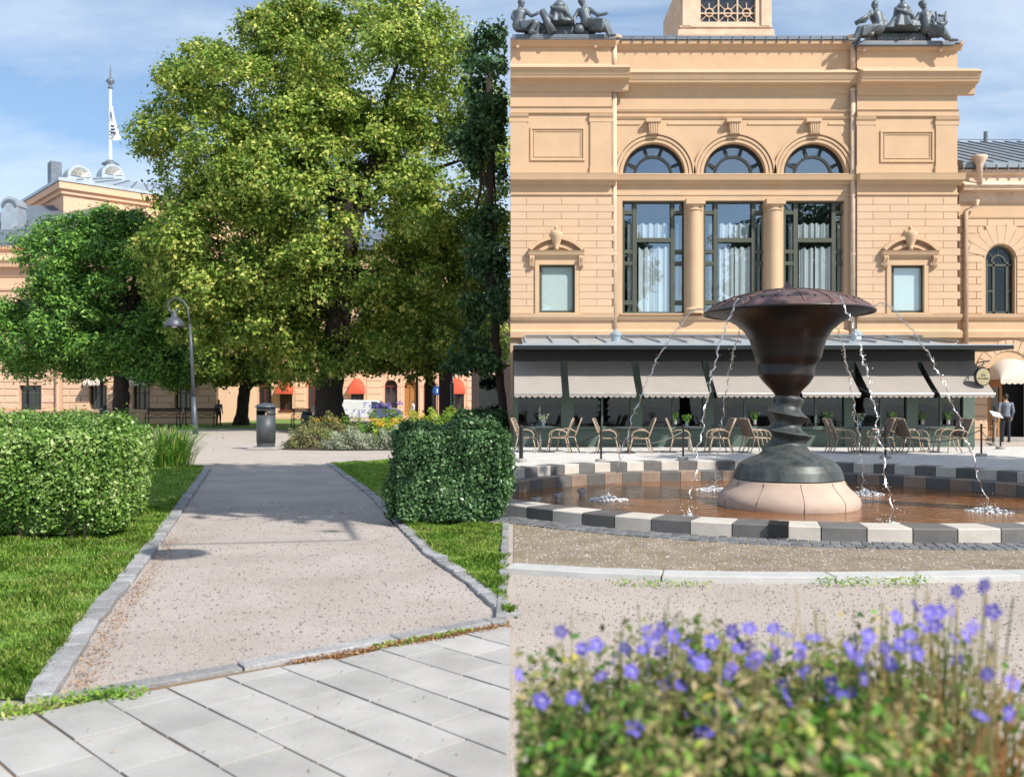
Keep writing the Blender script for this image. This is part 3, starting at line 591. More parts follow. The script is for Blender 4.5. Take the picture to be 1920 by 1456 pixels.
def arc_pts(cx, cz, r, n=24, a0=0, a1=180): return [(cx + r * math.cos(R(a0 + (a1 - a0) * i / n)), cz + r * math.sin(R(a0 + (a1 - a0) * i / n))) for i in range(n + 1)]
def arch_band(cx, cz, r0, r1, y0, y1, n=24, a0=0, a1=180):
    b = MB(); o, i_ = arc_pts(cx, cz, r1, n, a0, a1), arc_pts(cx, cz, r0, n, a0, a1)
    for k in range(n):
        v = [(i_[k][0], y0, i_[k][1]), (o[k][0], y0, o[k][1]), (o[k + 1][0], y0, o[k + 1][1]), (i_[k + 1][0], y0, i_[k + 1][1])]
        v += [(x, y1, z) for x, _, z in v]
        f = [(0, 1, 2, 3), (1, 5, 6, 2), (0, 3, 7, 4), (4, 7, 6, 5)]
        if k == 0: f.append((0, 4, 5, 1))
        if k == n - 1: f.append((3, 2, 6, 7))
        b.add(v, f)
    return b
def arch_wall(mb, x0, x1, zb, zt, cx, r, yf, yb, n=24):
    P = arc_pts(cx, zb, r, n)
    for k in range(n):
        (xa, za), (xb, zb_) = P[k], P[k + 1]
        mb.add([(xa, yf, za), (xb, yf, zb_), (xb, yf, zt), (xa, yf, zt), (xa, yb, za), (xb, yb, zb_)], [(0, 1, 2, 3), (0, 4, 5, 1)])
    mb.add([(x0, yf, zb), (cx - r, yf, zb), (cx - r, yf, zt), (x0, yf, zt)], [(0, 1, 2, 3)]); mb.add([(cx + r, yf, zb), (x1, yf, zb), (x1, yf, zt), (cx + r, yf, zt)], [(0, 1, 2, 3)])
    return mb
# --- bay bodies
for (x0, x1, win, cxp, top, sy) in ((957, 1147, (1011, 1078, 496, 586), 1043, 68, 0), (1607, 1795, (1671, 1733, 497, 586), 1704, 75, 6)):
    b = MB(); walls(b, x0, x1, top + 8, 860, [win], B + .03, B + .45)
    b.fb(x0, x1, top + 8, 860, B + 1.6, BK); b.build('bay_wall', M['stucco'], th)
    # rusticated blocks, each its own piece
    y = 370; r = 0
    while y < 586:
        y1 = y + 13.6; edges = [x0, x0 + (62 if r % 2 else 30)]
        while edges[-1] < x1 - 40: edges.append(edges[-1] + 66)
        edges.append(x1)
        for a, c in zip(edges, edges[1:]):
            segs = [(a, c)]
            if y1 > 482:   # clear of the window surround
                segs = []
                if a < win[0] - 8: segs.append((a, min(c, win[0] - 8)))
                if c > win[1] + 8: segs.append((max(a, win[1] + 8), c))
            for s0, s1 in segs:
                if s1 - s0 < 4: continue
                q = MB(); q.cbox(wx(s0, B) + .006, wx(s1, B) - .006, B + .006, B + .04, wz(y1, B) + .006, wz(y, B) - .006, .007); q.build('block', M['stucco_lt'], th)
        y = y1; r += 1
    # window
    wf = MB(); wo = win
    for q in ((wo[0], wo[0] + 5, wo[2], wo[3]), (wo[1] - 5, wo[1], wo[2], wo[3]), (wo[0] + 5, wo[1] - 5, wo[2], wo[2] + 5), (wo[0] + 5, wo[1] - 5, wo[3] - 4, wo[3])): wf.fb(*q, B + .14, B + .24)
    wo_ = wf.build('window', M['frame'], th)
    q = MB(); q.fb(wo[0] + 4, wo[1] - 4, wo[2] + 4, wo[3] - 3, B + .19, B + .195); q.build('pane', M['glass_cl'], wo_)
    q = MB(); q.fb(wo[0] + 3, wo[1] - 3, wo[2] + 2, wo[3] - 2, B + .21, B + .22); q.build('blind', M['blind'], wo_)
    q = MB(); walls(q, wo[0] - 8, wo[1] + 8, wo[2] - 12, wo[3] + 3, [wo], B - .05, B + .1); q.build('window_surround', M['stucco'], th, bevel=.01)
    mould(wo[0] - 14, wo[1] + 14, B, [(0, 597), (.06, 595), (.10, 590), (.10, 588.5), (0, 587.5)], 'sill')
    # pediment with urn
    hw = (wo[1] - wo[0]) / 2; pd = MB(); cxw = wx(cxp, B); z0 = wz(478, B); sc = B / F
    pd.prism_x(wx(cxp - 52, B), wx(cxp + 52, B), prof(B, [(0, 486), (.05, 485), (.10, 481), (.18, 479), (.22, 474), (.26, 471), (0, 469.5)]))
    ped = pd.build('pediment', M['stucco'], th)
    rad = (54 ** 2 + 26 ** 2) / (2 * 26) * sc; cz = wz(443, B) - rad; aa = math.degrees(math.acos(min(1, 52 * sc / rad)))
    arch_band(cxw, cz, rad - 7 * sc, rad, B - .24, B + .03, 20, aa, 180 - aa).build('hood', M['stucco'], ped)
    arch_band(cxw, cz - 3 * sc, rad - 18 * sc, rad - 12 * sc, B - .12, B + .03, 20, aa + 14, 166 - aa).build('tympanum_rib', M['stucco'], ped)
    q = MB(); q.lathe([(.05, 0), (.10, .06), (.06, .10), (.17, .30), (.21, .50), (.24, .62), (.20, .66), (.07, .70), (.05, .74), (.09, .80), (.04, .86), (.01, .97)], (cxw, B - .16, wz(470, B)), 14); q.build('urn', M['stucco'], ped, True)
    for s in (-1, 1):
        q = MB(); xx = cxw + s * 46 * sc
        for k_ in (-1, 0, 1): q.tube([(xx + k_ * .055, B - .18, wz(481, B)), (xx + k_ * .055, B - .20, wz(485, B)), (xx + k_ * .055, B - .10, wz(493, B)), (xx + k_ * .055, B - .13, wz(499, B)), (xx + k_ * .055, B - .03, wz(502, B))], [.035, .04, .035, .045, .03], 6)
        q.build('scroll_bracket', M['stucco'], ped, True)
    # upper panel, pilasters and mouldings
    pw = (994 - 957, 1097 - 957) if x0 < 1200 else (1651 - 1607, 1752 - 1607)
    p0, p1, t0, t1 = x0 + pw[0], x0 + pw[1], 238 + sy, 301 + sy * .5
    q = MB(); walls(q, p0, p1, t0, t1, [(p0 + 4, p1 - 4, t0 + 4, t1 - 4)], B - .02, B + .04); q.build('panel_frame', M['stucco'], th, bevel=.012)
    q = MB(); walls(q, p0 + 7, p1 - 7, t0 + 7, t1 - 7, [(p0 + 8.5, p1 - 8.5, t0 + 8.5, t1 - 8.5)], B + .005, B + .04); q.build('panel_bead', M['stucco'], th)
    for a, c in ((x0, x0 + 32), (x1 - 40, x1)):
        q = MB(); q.fb(a, c, 226 + sy, 311, B - .035, B + .04); q.fb(a - 1, c + 1, 311, 326, B - .055, B + .04); q.build('pilaster', M['stucco'], th)
        q = MB(); q.prism_x(wx(a - 2, B), wx(c + 2, B), prof(B, [(.03, 230 + sy), (.05, 229 + sy), (.05, 222 + sy), (.09, 219 + sy), (.12, 214 + sy), (0, 213 + sy)])); q.build('capital', M['stucco'], th)
    mould(x0, x1 + 1, B, [(.02, 213 + sy), (.05, 212 + sy), (.05, 204 + sy), (.10, 201 + sy), (0, 200 + sy)])
    mould(x0, x1 + 1.5, B, [(0, 366), (.03, 365), (.03, 362), (0, 361)])
    mould(x0, x1 + 8, B, [(0, 347), (.06, 346), (.10, 342), (.28, 340), (.32, 331), (.34, 328), (0, 326)], 'string_course')
    mould(x0, x1 + 4, B, [(0, 601), (.06, 600), (.12, 595), (.14, 589), (0, 588)], 'sill_course')
    mould(x0, x1 + 3, B, [(0, 634), (.12, 633), (.14, 622), (.06, 618), (0, 617)], 'base_course')
    # main cornice and attic
    dy = top - 68
    mould(x0, x1 + 31, B, [(0, 172 + dy), (.05, 170 + dy), (.08, 160 + dy), (.14, 156 + dy), (.40, 153 + dy), (.43, 149 + dy), (.45, 148 + dy), (.52, 141 + dy), (.60, 137 + dy), (.58, 135 + dy), (.12, 124 + dy), (0, 122 + dy)], 'cornice')
    mould(x0, x1, B, [(.02, 136 + dy), (.10, 131 + dy), (.10, 121.5 + dy), (0, 121 + dy)], 'attic_plinth', 'ledge')
    mould(x0, x1 + 7, B, [(0, 88 + dy), (.06, 87 + dy), (.10, 82 + dy), (.20, 80 + dy), (.22, 74 + dy), (0, 73 + dy)], 'coping', 'stucco')
    q = MB(); q.fb(x0, x1 + 8, 70 + dy, 73.5 + dy, B - .24, B + 3); q.build('roof_sheet', M['zinc'], th)
    for cx_ in (x0 + 14, x1 - 30): q = MB(); q.tube([W(cx_, 87 + dy, B - .06), W(cx_, 87 + dy, B - .3)], .06, 8); q.build('rain_spout', M['ledge'], th)
# --- central wall
zc = lambda py: wz(py, C)
b = MB(); walls(b, 1147, 1607, 160, 170, [], C, C + .5); b.fb(1147, 1607, 76, 165, C, C + .5)
cells = [(1147, 1301.5, 1226), (1301.5, 1452, 1377), (1452, 1607, 1527)]
for a, c, m_ in cells: arch_wall(b, wx(a, C), wx(c, C), zc(326), zc(170), wx(m_, C), 58 * C / F, C, C + .45)
walls(b, 1147, 1607, 326, 376, [], C, C + .5)
HOL = [(1167, 1284, 376, 588), (1319, 1434, 376, 588), (1469, 1584, 376, 588)]
walls(b, 1147, 1607, 376, 860, HOL, C, C + .45)
b.fb(1147, 1607, 76, 860, C + 2.2, BK); b.build('centre_wall', M['stucco'], th)
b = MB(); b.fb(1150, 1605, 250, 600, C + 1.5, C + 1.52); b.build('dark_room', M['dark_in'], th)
def curtain(px0, px1, py0, py1, y, par, n=40):
    q = MB(); v = []; x0, x1 = wx(px0, y), wx(px1, y); ph = random.random() * 6
    for i in range(n + 1):
        u = i / n; x = x0 + (x1 - x0) * u; yy = y + .035 * math.sin(u * 13 + ph) + .012 * math.sin(u * 31 + ph)
        v += [(x, yy + .02, wz(py1, y)), (x, yy, wz(py0 + 1.6 * math.sin(u * 13 + ph), y))]
    q.add(v, [(2 * i, 2 * i + 2, 2 * i + 3, 2 * i + 1) for i in range(n)]); q.build('curtain', M['curtain'], par, True)
for hx0, hx1, hy0, hy1 in HOL:
    o_ = hx0 - 1167; f = MB(); X = lambda p: p + o_; yf, yb = C + .20, C + .30
    for q in ((1167, 1171, 376, 588), (1281, 1285 - 1, 376, 588), (1171, 1281, 376, 380.5), (1171, 1281, 584.5, 588)): f.fb(X(q[0]), X(q[1]), q[2], q[3], yf - .04, yb)
    for q in ((1186, 1194, 380, 585), (1257.5, 1265, 380, 585)): f.fb(X(q[0]), X(q[1]), q[2], q[3], yf, yb)
    f.fb(X(1194), X(1257.5), 446, 454, yf - .01, yb)
    for s0, s1 in ((1171, 1186), (1265, 1281)):
        for t0, t1 in ((395, 402), (468, 475), (490, 497), (563, 571)): f.fb(X(s0), X(s1), t0, t1, yf + .01, yb)
    wn = f.build('window', M['frame'], th)
    panes = [(1194, 1257.5, 380, 446), (1194, 1257.5, 454, 585)] + [(s0, s1, t0, t1) for s0, s1 in ((1171, 1186), (1265, 1281)) for t0, t1 in ((380, 395), (402, 468), (475, 490), (497, 563), (571, 585))]
    for q in panes:
        g = MB(); tl = random.uniform(-.006, .006); x0, x1, z0, z1 = wx(X(q[0]), C), wx(X(q[1]), C), zc(q[3]), zc(q[2])
        g.add([(x0, C + .25 + tl, z0), (x1, C + .25 - tl, z0), (x1, C + .25 - tl * .3, z1), (x0, C + .25 + tl * 1.4, z1)], [(0, 1, 2, 3)]); g.build('pane', M['glass'], wn)
    curtain(X(1197), X(1225), 466, 587, C + .36, wn); curtain(X(1225.5), X(1254), 464, 587, C + .34, wn)
    curtain(X(1195), X(1225), 420, 449, C + .37, wn); curtain(X(1225.5), X(1252), 420, 449, C + .35, wn)
    curtain(X(1177), X(1184), 420, 587, C + .33, wn, 10); curtain(X(1267), X(1272), 420, 587, C + .33, wn, 10)
    mould(hx0 - 4, hx1 + 4, C, [(0, 592), (.10, 591), (.12, 588), (0, 587)], 'sill')
for a, c, m_ in cells:
    cx_, zb, sc = wx(m_, C), zc(326), C / F
    f = arch_band(cx_, zb, 52 * sc, 58.5 * sc, C + .2, C + .3); g = arch_band(cx_, zb, 32 * sc, 37 * sc, C + .2, C + .3); f.add(g.v, g.f)
    f.box(cx_ - 57 * sc, cx_ + 57 * sc, C + .2, C + .3, zb, zb + 3 * sc)
    for an in (24, 72, 108, 156):
        d_ = Vector((math.cos(R(an)), 0, math.sin(R(an)))); nrm = Vector((-d_.z, 0, d_.x)) * 3 * sc; p = Vector((cx_, 0, zb)) + d_ * 36 * sc; q = Vector((cx_, 0, zb)) + d_ * 53 * sc
        v = [(p + nrm), (p - nrm), (q - nrm), (q + nrm)]; f.prism_y([(k_.x, k_.z) for k_ in v], C + .21, C + .29)
    wn = f.build('arched_window', M['dgreen'], th)
    q = MB(); P = arc_pts(cx_, zb, 34 * sc, 20); q.add([(x, C + .25, z) for x, z in P], [tuple(range(len(P)))]); q.build('pane', M['glass'], wn)
    for a0, a1 in ((0, 22), (26, 70), (74, 106), (110, 154), (158, 180)):
        P = arc_pts(cx_, zb, 35 * sc, 8, a0, a1); Q = arc_pts(cx_, zb, 54 * sc, 8, a0, a1); q = MB(); q.add([(x, C + .25 + random.uniform(-.004, .004), z) for x, z in P + Q[::-1]], [tuple(range(18))]); q.build('pane', M['glass'], wn)
    for r0_, r1_, o_ in ((58.5, 64, .05), (65.5, 71, .08), (72.5, 77.5, .12)): arch_band(cx_, zb, r0_ * sc, r1_ * sc, C - o_, C + .05, 28).build('archivolt', M['stucco'], th)
    q = MB(); q.prism_y([(cx_ - 9 * sc, zc(254)), (cx_ + 9 * sc, zc(254)), (cx_ + 12 * sc, zc(228)), (cx_ - 12 * sc, zc(228))], C - .22, C + .03); q.fb(m_ - 14, m_ + 14, 221, 228, C - .28, C + .03)
    for k_ in (-6, -2, 2, 6): q.tube([(cx_ + k_ * sc * 1.2, C - .22, zc(229)), (cx_ + k_ * sc * .95, C - .22, zc(253))], .03, 6)
    q.build('keystone', M['stucco'], th)
    mould(m_ - 75, m_ + 75, C, [(0, 330), (.14, 329), (.14, 326.8), (0, 326.2)], 'sill')
for cxp in (1302, 1451.5):
    x = wx(cxp, C - .1); s_ = C / F; zt, zb = zc(376), zc(588); hgt = zt - zb
    q = MB(); q.lathe([(.33, 0), (.33, .10), (.36, .13), (.33, .18), (.285, .22), (.285, hgt * .4), (.262, hgt - .42), (.30, hgt - .40), (.30, hgt - .37), (.265, hgt - .35), (.265, hgt - .28), (.33, hgt - .20)], (x, C - .06, zb), 28); q.box(x - .35, x + .35, C - .40, C + .3, zt - .20, zt); q.build('column', M['stucco'], th, True, angle=35)
mould(1147, 1607, C, [(0, 178), (.05, 176), (.08, 168), (.14, 164), (.36, 161), (.38, 157), (.40, 156), (.46, 149), (.52, 145), (.50, 143), (.12, 133), (0, 131)], 'cornice')
mould(1147, 1607, C, [(.02, 144), (.08, 140), (.08, 131.5), (0, 131)], 'attic_plinth', 'ledge')
mould(1147, 1607, C, [(0, 95), (.06, 94), (.10, 88), (.20, 86), (.22, 80), (0, 79)], 'coping', 'stucco')
q = MB(); q.prism_x(wx(1160, C), wx(1592, C), prof(C, [(.26, 79), (.26, 76), (-.3, 66), (-.6, 66)])); gut = q.build('roof_edge', M['zinc'], th)
for i in range(21): px = 1165 + i * 20.9; q = MB(); q.fb(px, px + 1, 67, 79, C - .285, C + .2); q.build('seam', M['zinc'], gut)
for dy in (0,): 
    mould(1147, 1607, C, [(0, 211), (.05, 210), (.08, 206), (0, 205)]); mould(1147, 1607, C, [(0, 224), (.04, 223), (.08, 219), (0, 218)])
for (a, c) in ((1152, 1200), (1252, 1352), (1402, 1502), (1553, 1603)): mould(a, c, C, [(0, 235), (.035, 234), (.035, 231), (0, 230)])
mould(1147, 1607, C, [(0, 347), (.06, 346), (.10, 342), (.24, 340), (.28, 333), (.30, 330.5), (0, 330)], 'string_course')
mould(1147, 1607, C, [(0, 367), (.03, 366), (.03, 363), (0, 362)])
mould(1147, 1607, C, [(0, 601), (.06, 600), (.12, 595), (.14, 593), (0, 592.5)], 'sill_course')
mould(1147, 1607, C, [(0, 634), (.12, 633), (.14, 622), (.06, 618), (0, 617)], 'base_course')
for px in (1152, 1600.5):
    x = wx(px, C - .2); q = MB(); q.tube([(x, C - .15, wz(86, C)), (x, C - .15, wz(134, C))], .10, 10); q.tube([(x, C - .15, wz(168, C)), (x, C - .15, wz(640, C))], .095, 10); dp = q.build('downpipe', M['ledge'], th, True)
    q = MB(); q.lathe([(.12, 0), (.14, .05), (.30, .25), (.30, .30)], (x, C - .15, wz(88, C)), 12); q.build('hopper', M['ledge'], dp, True, angle=40)
    for py in (174, 330, 480): q = MB(); q.lathe([(.115, 0), (.115, .08)], (x, C - .15, wz(py, C)), 10); q.build('pipe_collar', M['ledge'], dp)
# --- rooftop tower
TD = 38.0; q = MB(); walls(q, 1276, 1447, -40, 70, [(1311, 1417, -14, 43)], TD, TD + .4); q.fb(1276, 1447, -40, 70, TD + .6, TD + 5); q.build('tower_wall', M['ledge'], th)
q = MB(); q.fb(1266, 1456, 66, 84, TD - .3, TD + 5); q.fb(1271, 1452, 55, 66, TD - .15, TD + 5); q.fb(1274, 1449, 48, 51, TD - .06, TD + 5); q.build('tower_base', M['ledge'], th, bevel=.02)
for a_, c_ in ((1280, 1296), (1428, 1443)): q = MB(); q.fb(a_, c_, -40, 48, TD - .08, TD + .1); q.build('tower_pilaster', M['ledge'], th)
q = MB(); q.fb(1311, 1417, -14, 43, TD + .2, TD + .22); tw = q.build('tower_window', M['pane_in'], th)
q = MB(); sc = TD / F
for px in (1311, 1346, 1381.5, 1415.5): q.fb(px, px + 2.6, -14, 43, TD + .10, TD + .2)
q.fb(1311, 1418, 41, 43.5, TD + .09, TD + .2); q.fb(1311, 1418, 24, 26, TD + .11, TD + .2)
for cxp in (1329.5, 1364.5, 1399.5):
    c_ = W(cxp, 24.5, TD + .15); q.v += []; a_ = arch_band(c_.x, c_.z, 6.5 * sc, 8.5 * sc, TD + .10, TD + .2, 20, 0, 360); q.add(a_.v, a_.f)
    for an in (45, 90, 135, 225, 270, 315): d_ = Vector((math.cos(R(an)), 0, math.sin(R(an)))); q.tube([c_ + d_ * 8 * sc, c_ + d_ * 23 * sc * (1 if an % 90 else .8)], .022, 4)
q.build('lattice', M['ledge'], tw)
q = MB(); q.tube([W(1245, 67, 36), W(1272, 67, 36)], .03, 5); q.tube([W(1457, 72, 36), W(1479, 72, 36)], .03, 5); q.build('roof_rail', M['zinc'], th)
# ================================================================ RIGHT WING
wg = thing('theatre_wing', 'lower ochre wing with grey seamed roof at the right edge', 'building', (wx(1860, WG), WG, 0))
b = MB(); zw = lambda py: wz(py, WG); wxr = lambda p: wx(p, WG)
acx, ar = wxr(1875.5), 27.5 * WG / F
b.fb(1797, 2080, 330, 440, WG, WG + .4); arch_wall(b, wxr(1797), wxr(2080), zw(487), zw(440), acx, ar, WG, WG + .4); walls(b, 1797, 2080, 487, 588, [(1848, 1903, 487, 588)], WG, WG + .4)
walls(b, 1797, 2080, 588, 690, [], WG, WG + .4); walls(b, 1797, 2080, 690, 850, [(1852, 1930, 690, 850)], WG, WG + .4); b.fb(1797, 2080, 330, 850, WG + 3, BK); b.build('wing_wall', M['stucco'], wg)
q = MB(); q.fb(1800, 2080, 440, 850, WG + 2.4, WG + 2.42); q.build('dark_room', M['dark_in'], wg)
q = MB(); q.prism_x(wxr(1797), wxr(2080), [(WG - .35, zw(318)), (WG - .35, zw(309)), (WG + 6, wz(266, WG + 6)), (WG + 8, wz(266, WG + 6)), (WG + 8, zw(318))]); rf = q.build('roof', M['zinc_m'], wg)
for i in range(14):
    px = 1800 + i * 27; x = wxr(px); q = MB(); q.tube([(x, WG - .33, zw(309) + .03), (x - .55, WG + 6, wz(266, WG + 6) + .03)], .03, 4); q.build('seam', M['zinc'], rf)
q = MB()
for i in range(12): px = 1806 + i * 21; q.fb(px, px + 1.5, 308, 319, WG - .38, WG - .3)
q.tube([(wxr(1797), WG + 6, wz(266, WG + 6) + .12), (wxr(2080), WG + 6, wz(266, WG + 6) + .12)], .03, 5); q.lathe([(.09, 0), (.09, .5)], tuple(W(1848, 268, WG + 6)), 8); q.build('roof_rail', M['zinc'], rf, kind='stuff')
mould(1797, 2080, WG, [(0, 380), (.05, 378), (.10, 362), (.40, 360), (.42, 356), (.50, 352), (.45, 349), (.10, 340), (.08, 330), (.2, 328), (.22, 320), (0, 318)], 'cornice', 'ledge', wg)
mould(1797, 2080, WG, [(0, 410), (.05, 409), (.06, 405), (0, 404)], par=wg)
mould(1797, 2080, WG, [(0, 601), (.06, 600), (.12, 595), (.14, 589), (0, 588)], 'sill_course', par=wg); mould(1797, 2080, WG, [(0, 634), (.12, 633), (.14, 622), (.06, 618), (0, 617)], 'base_course', par=wg)
y = 411; r = 0
while y < 586:
    y1 = y + 13.6
    for (a, c) in ((1797, 1812), (1812, 1845) if r % 2 else (1812, 1830), (1845, 1845) if r % 2 else (1830, 1845)) if y > 440 else ((1797, 1812), (1812, 1850 - (r % 2) * 18), (1850 - (r % 2) * 18, 1900), (1900, 1950)):
        if c - a < 3: continue
        if y > 424: c = min(c, 1842)
        if c - a < 3: continue
        q = MB(); q.cbox(wxr(a) + .008, wxr(c) - .008, WG - .035, WG + .02, zw(y1) + .008, zw(y) - .008, .012); q.build('block', M['stucco_lt'], wg)
    if y > 470:
        q = MB(); q.cbox(wxr(1906), wxr(1990), WG - .035, WG + .02, zw(y1) + .008, zw(y) - .008, .012); q.build('block', M['stucco_lt'], wg)
    y = y1; r += 1
for i in range(9):
    a0, a1 = 12 + i * 17.3, 12 + (i + 1) * 17.3 - .8
    arch_band(acx, zw(487), ar + .05, ar + .72 + (.12 if i % 2 else 0), WG - .052, WG + .015, 4, a0, a1).build('voussoir', M['stucco_lt'], wg)
sc = WG / F; f = arch_band(acx, zw(487), ar - 4 * sc, ar + .005, WG + .15, WG + .25); g = arch_band(acx, zw(490), 11 * sc, 14 * sc, WG + .15, WG + .25); f.add(g.v, g.f)
for q_ in ((1848, 1852, 487, 588), (1899, 1903, 487, 588), (1861, 1865, 490, 588), (1886, 1890, 490, 588), (1852, 1899, 495, 499), (1852, 1899, 584, 588), (1852, 1861, 544, 547), (1890, 1899, 544, 547)): f.fb(*q_, WG + .15, WG + .25)
for an in (45, 90, 135): d_ = Vector((math.cos(R(an)), 0, math.sin(R(an)))); f.tube([Vector((acx, WG + .2, zw(490))) + d_ * 13 * sc, Vector((acx, WG + .2, zw(490))) + d_ * 25 * sc], .04, 4)
wn = f.build('arched_window', M['frame'], wg); q = MB(); P = arc_pts(acx, zw(487), ar, 20) + [(wxr(1848), zw(588)), (wxr(1903), zw(588))]; q.add([(x, WG + .2, z) for x, z in P], [tuple(range(len(P)))]); q.build('pane', M['glass_dk'], wn)
x = wxr(1808); q = MB(); q.tube([(x + .35, WG - .3, zw(378)), (x + .35, WG - .2, zw(388)), (x, WG - .14, zw(398)), (x, WG - .14, zw(660))], .085, 10); dp = q.build('downpipe', M['ledge'], wg, True)
q = MB(); q.lathe([(.10, 0), (.12, .7), (.28, .95), (.28, 1.05)], (x + .35, WG - .45, zw(350)), 12); q.build('hopper', M['ledge'], dp, True)
y = 692; r = 0
while y < 836:
    q = MB(); y1 = y + 22; q.cbox(wxr(1797), wxr(1850), WG - .05, WG + .02, zw(y1) + .015, zw(y) - .015, .02); q.build('block', M['stucco_lt'], wg); y = y1
for i in range(11):
    a0, a1 = 14 + i * 14, 14 + (i + 1) * 14 - 1.4
    arch_band(wxr(1892), zw(700), 43 * sc, 63 * sc, WG - .05, WG + .02, 4, a0, a1).build('voussoir', M['stucco_lt'], wg)
# door
q = MB(); D0 = WG + .25
for k_ in ((1853, 1857, 700, 832), (1874, 1879, 700, 832), (1857, 1874, 700, 726), (1857, 1874, 774, 832)): q.fb(*k_, D0, D0 + .1)
dr = q.build('door', M['wood_door'], wg); q = MB(); q.fb(1857, 1874, 726, 774, D0 + .05, D0 + .06); q.build('pane', M['pane_in'], dr)
for t0, t1 in ((780, 796), (800, 828)):
    q = MB(); walls(q, 1859, 1872, t0, t1, [(1861, 1870, t0 + 3, t1 - 3)], D0 - .03, D0 + .02); q.build('door_panel', M['wood_door'], dr)
q = MB(); q.tube([W(1872, 770, D0 - .08), W(1878, 762, D0 - .25)], .03, 6); q.build('door_handle', M['signface'], dr)
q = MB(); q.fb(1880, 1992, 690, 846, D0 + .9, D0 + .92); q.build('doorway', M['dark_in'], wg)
q = MB(); q.box(wxr(1850), wxr(1935), WG - .6, WG + .6, 0, .13); q.build('door_step', M['concrete'], wg, bevel=.02)
# shell awning over the door
aw = MB(); cx_ = wxr(1890); rr = 42 * sc; v = []; n, m_ = 18, 8
for i in range(m_ + 1):
    t_ = R(90 * i / m_); yy = WG - .08 - 1.0 * math.sin(t_); 
    for j in range(n + 1):
        a = R(180 * j / n); v.append((cx_ + rr * math.cos(a), yy - .25 * math.sin(a) * 0, zw(712) + rr * math.sin(a) * math.cos(t_) * .95))
aw.add(v, [(i * (n + 1) + j, i * (n + 1) + j + 1, (i + 1) * (n + 1) + j + 1, (i + 1) * (n + 1) + j) for i in range(m_) for j in range(n)])
vz = []
for j in range(49): u = j / 48; vz += [(cx_ - rr + 2 * rr * u, WG - 1.08, zw(712) + .01), (cx_ - rr + 2 * rr * u, WG - 1.08, zw(712) - .14 - .05 * abs(math.sin(u * math.pi * 8)))]
aw.add(vz, [(2 * j, 2 * j + 1, 2 * j + 3, 2 * j + 2) for j in range(48)])
aw.build('door_awning', M['awn_cream'], wg, True)
# ================================================================ PAVILION
PF = 29.6
pv = thing('restaurant_pavilion', 'low dark green glazed restaurant pavilion with taupe awnings along the terrace', 'building', (wx(1400, PF), PF, 0))
q = MB(); q.box(wx(962, PF), wx(1826, PF), PF + .02, PF + .30, 0, .16); q.build('plinth', M['concrete'], pv)
posts = [(962, 972), (1052, 1076), (1182, 1205), (1318, 1338), (1455, 1476), (1583, 1603), (1700, 1722), (1806, 1828)]
for a, c in posts:
    q = MB(); q.fb(a, c, 676, 838, PF - .06, PF + .14); q.build('post', M['ggreen'], pv, bevel=.01)
for (a, c), (d_, e_) in zip(posts, posts[1:]):
    q = MB(); q.fb(c, d_, 806, 838, PF, PF + .10); pn = q.build('panel', M['ggreen'], pv)
    q = MB(); q.fb(c, d_, 799, 805.5, PF - .14, PF + .12); q.build('sill', M['ggreen'], pv, bevel=.01)
    q = MB(); q.fb(c, d_, 676, 799, PF + .05, PF + .056); q.build('pane', M['glass_dk'], pv)
    mid = (c + d_) / 2; q = MB(); q.fb(mid - 1.8, mid + 1.8, 676, 799, PF + .01, PF + .08); q.build('mullion', M['ggreen'], pv)
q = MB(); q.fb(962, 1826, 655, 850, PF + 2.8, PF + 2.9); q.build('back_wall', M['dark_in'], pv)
q = MB(); q.box(wx(962, PF), wx(1826, PF), PF + .1, PF + 2.8, .02, .1); q.build('inside_floor', M['wood_dk'], pv)
q = MB(); q.box(wx(962, PF), wx(962, PF) + .08, PF + .15, C, 0, wz(655, PF)); q.box(wx(1826, PF) - .08, wx(1826, PF), PF + .15, C + .5, 0, wz(655, PF)); q.build('side_wall', M['ggreen'], pv)
q = MB(); q.fb(962, 1828, 655, 676, PF - .12, PF + .2); q.build('fascia', M['dgreen'], pv)
q = MB(); q.prism_x(wx(962, 28.5), wx(1893, 28.5), [(28.25, wz(655, 28.5)), (28.25, wz(648.5, 28.5)), (29.8, wz(648.5, 28.5) + .10), (29.8, wz(655, 28.5))]); q.build('roof_edge', M['dgreen'], pv)
q = MB(); q.prism_x(wx(962, 28.5), wx(1893, 28.5), [(28.27, wz(648.5, 28.5) + .004), (28.22, wz(648.5, 28.5) + .004), (28.22, wz(646, 28.5)), (28.35, wz(646, 28.5))]); q.build('gutter', M['zinc_lt'], pv)
q = MB(); z0 = wz(648, 28.5) + .06; q.prism_x(wx(980, 30), wx(1770, 30), [(28.9, z0), (C - .2, wz(634, C)), (C - .2, wz(634, C) - .1), (28.9, z0 - .06)]); sk = q.build('roof_glazing', M['zinc_lt'], pv)
for i in range(17):
    x = wx(985 + i * 49, 31); q = MB(); q.tube([(x, 30.0, z0 + .17), (x, C - .3, wz(632, C))], .035, 5); q.build('glazing_bar', M['zinc_lt'], sk)
q = MB(); q.tube([(wx(985, 32), C - .4, wz(631, C)), (wx(1765, 32), C - .4, wz(631, C))], .045, 6); q.build('roof_rail', M['zinc'], sk)
q = MB(); q.lathe([(.17, 0), (.17, .38), (.20, .38), (.20, .45), (.02, .62)], (wx(1155, 31.5), 31.5, wz(650, 31.5)), 14); q.build('roof_vent', M['zinc_lt'], pv, True, angle=40)
q = MB(); q.lathe([(.17, 0), (.17, .35), (.20, .35), (.20, .42), (.02, .58)], (wx(1606, 31.5), 31.5, wz(648, 31.5)), 14); q.build('roof_vent', M['zinc_lt'], pv, True, angle=40)
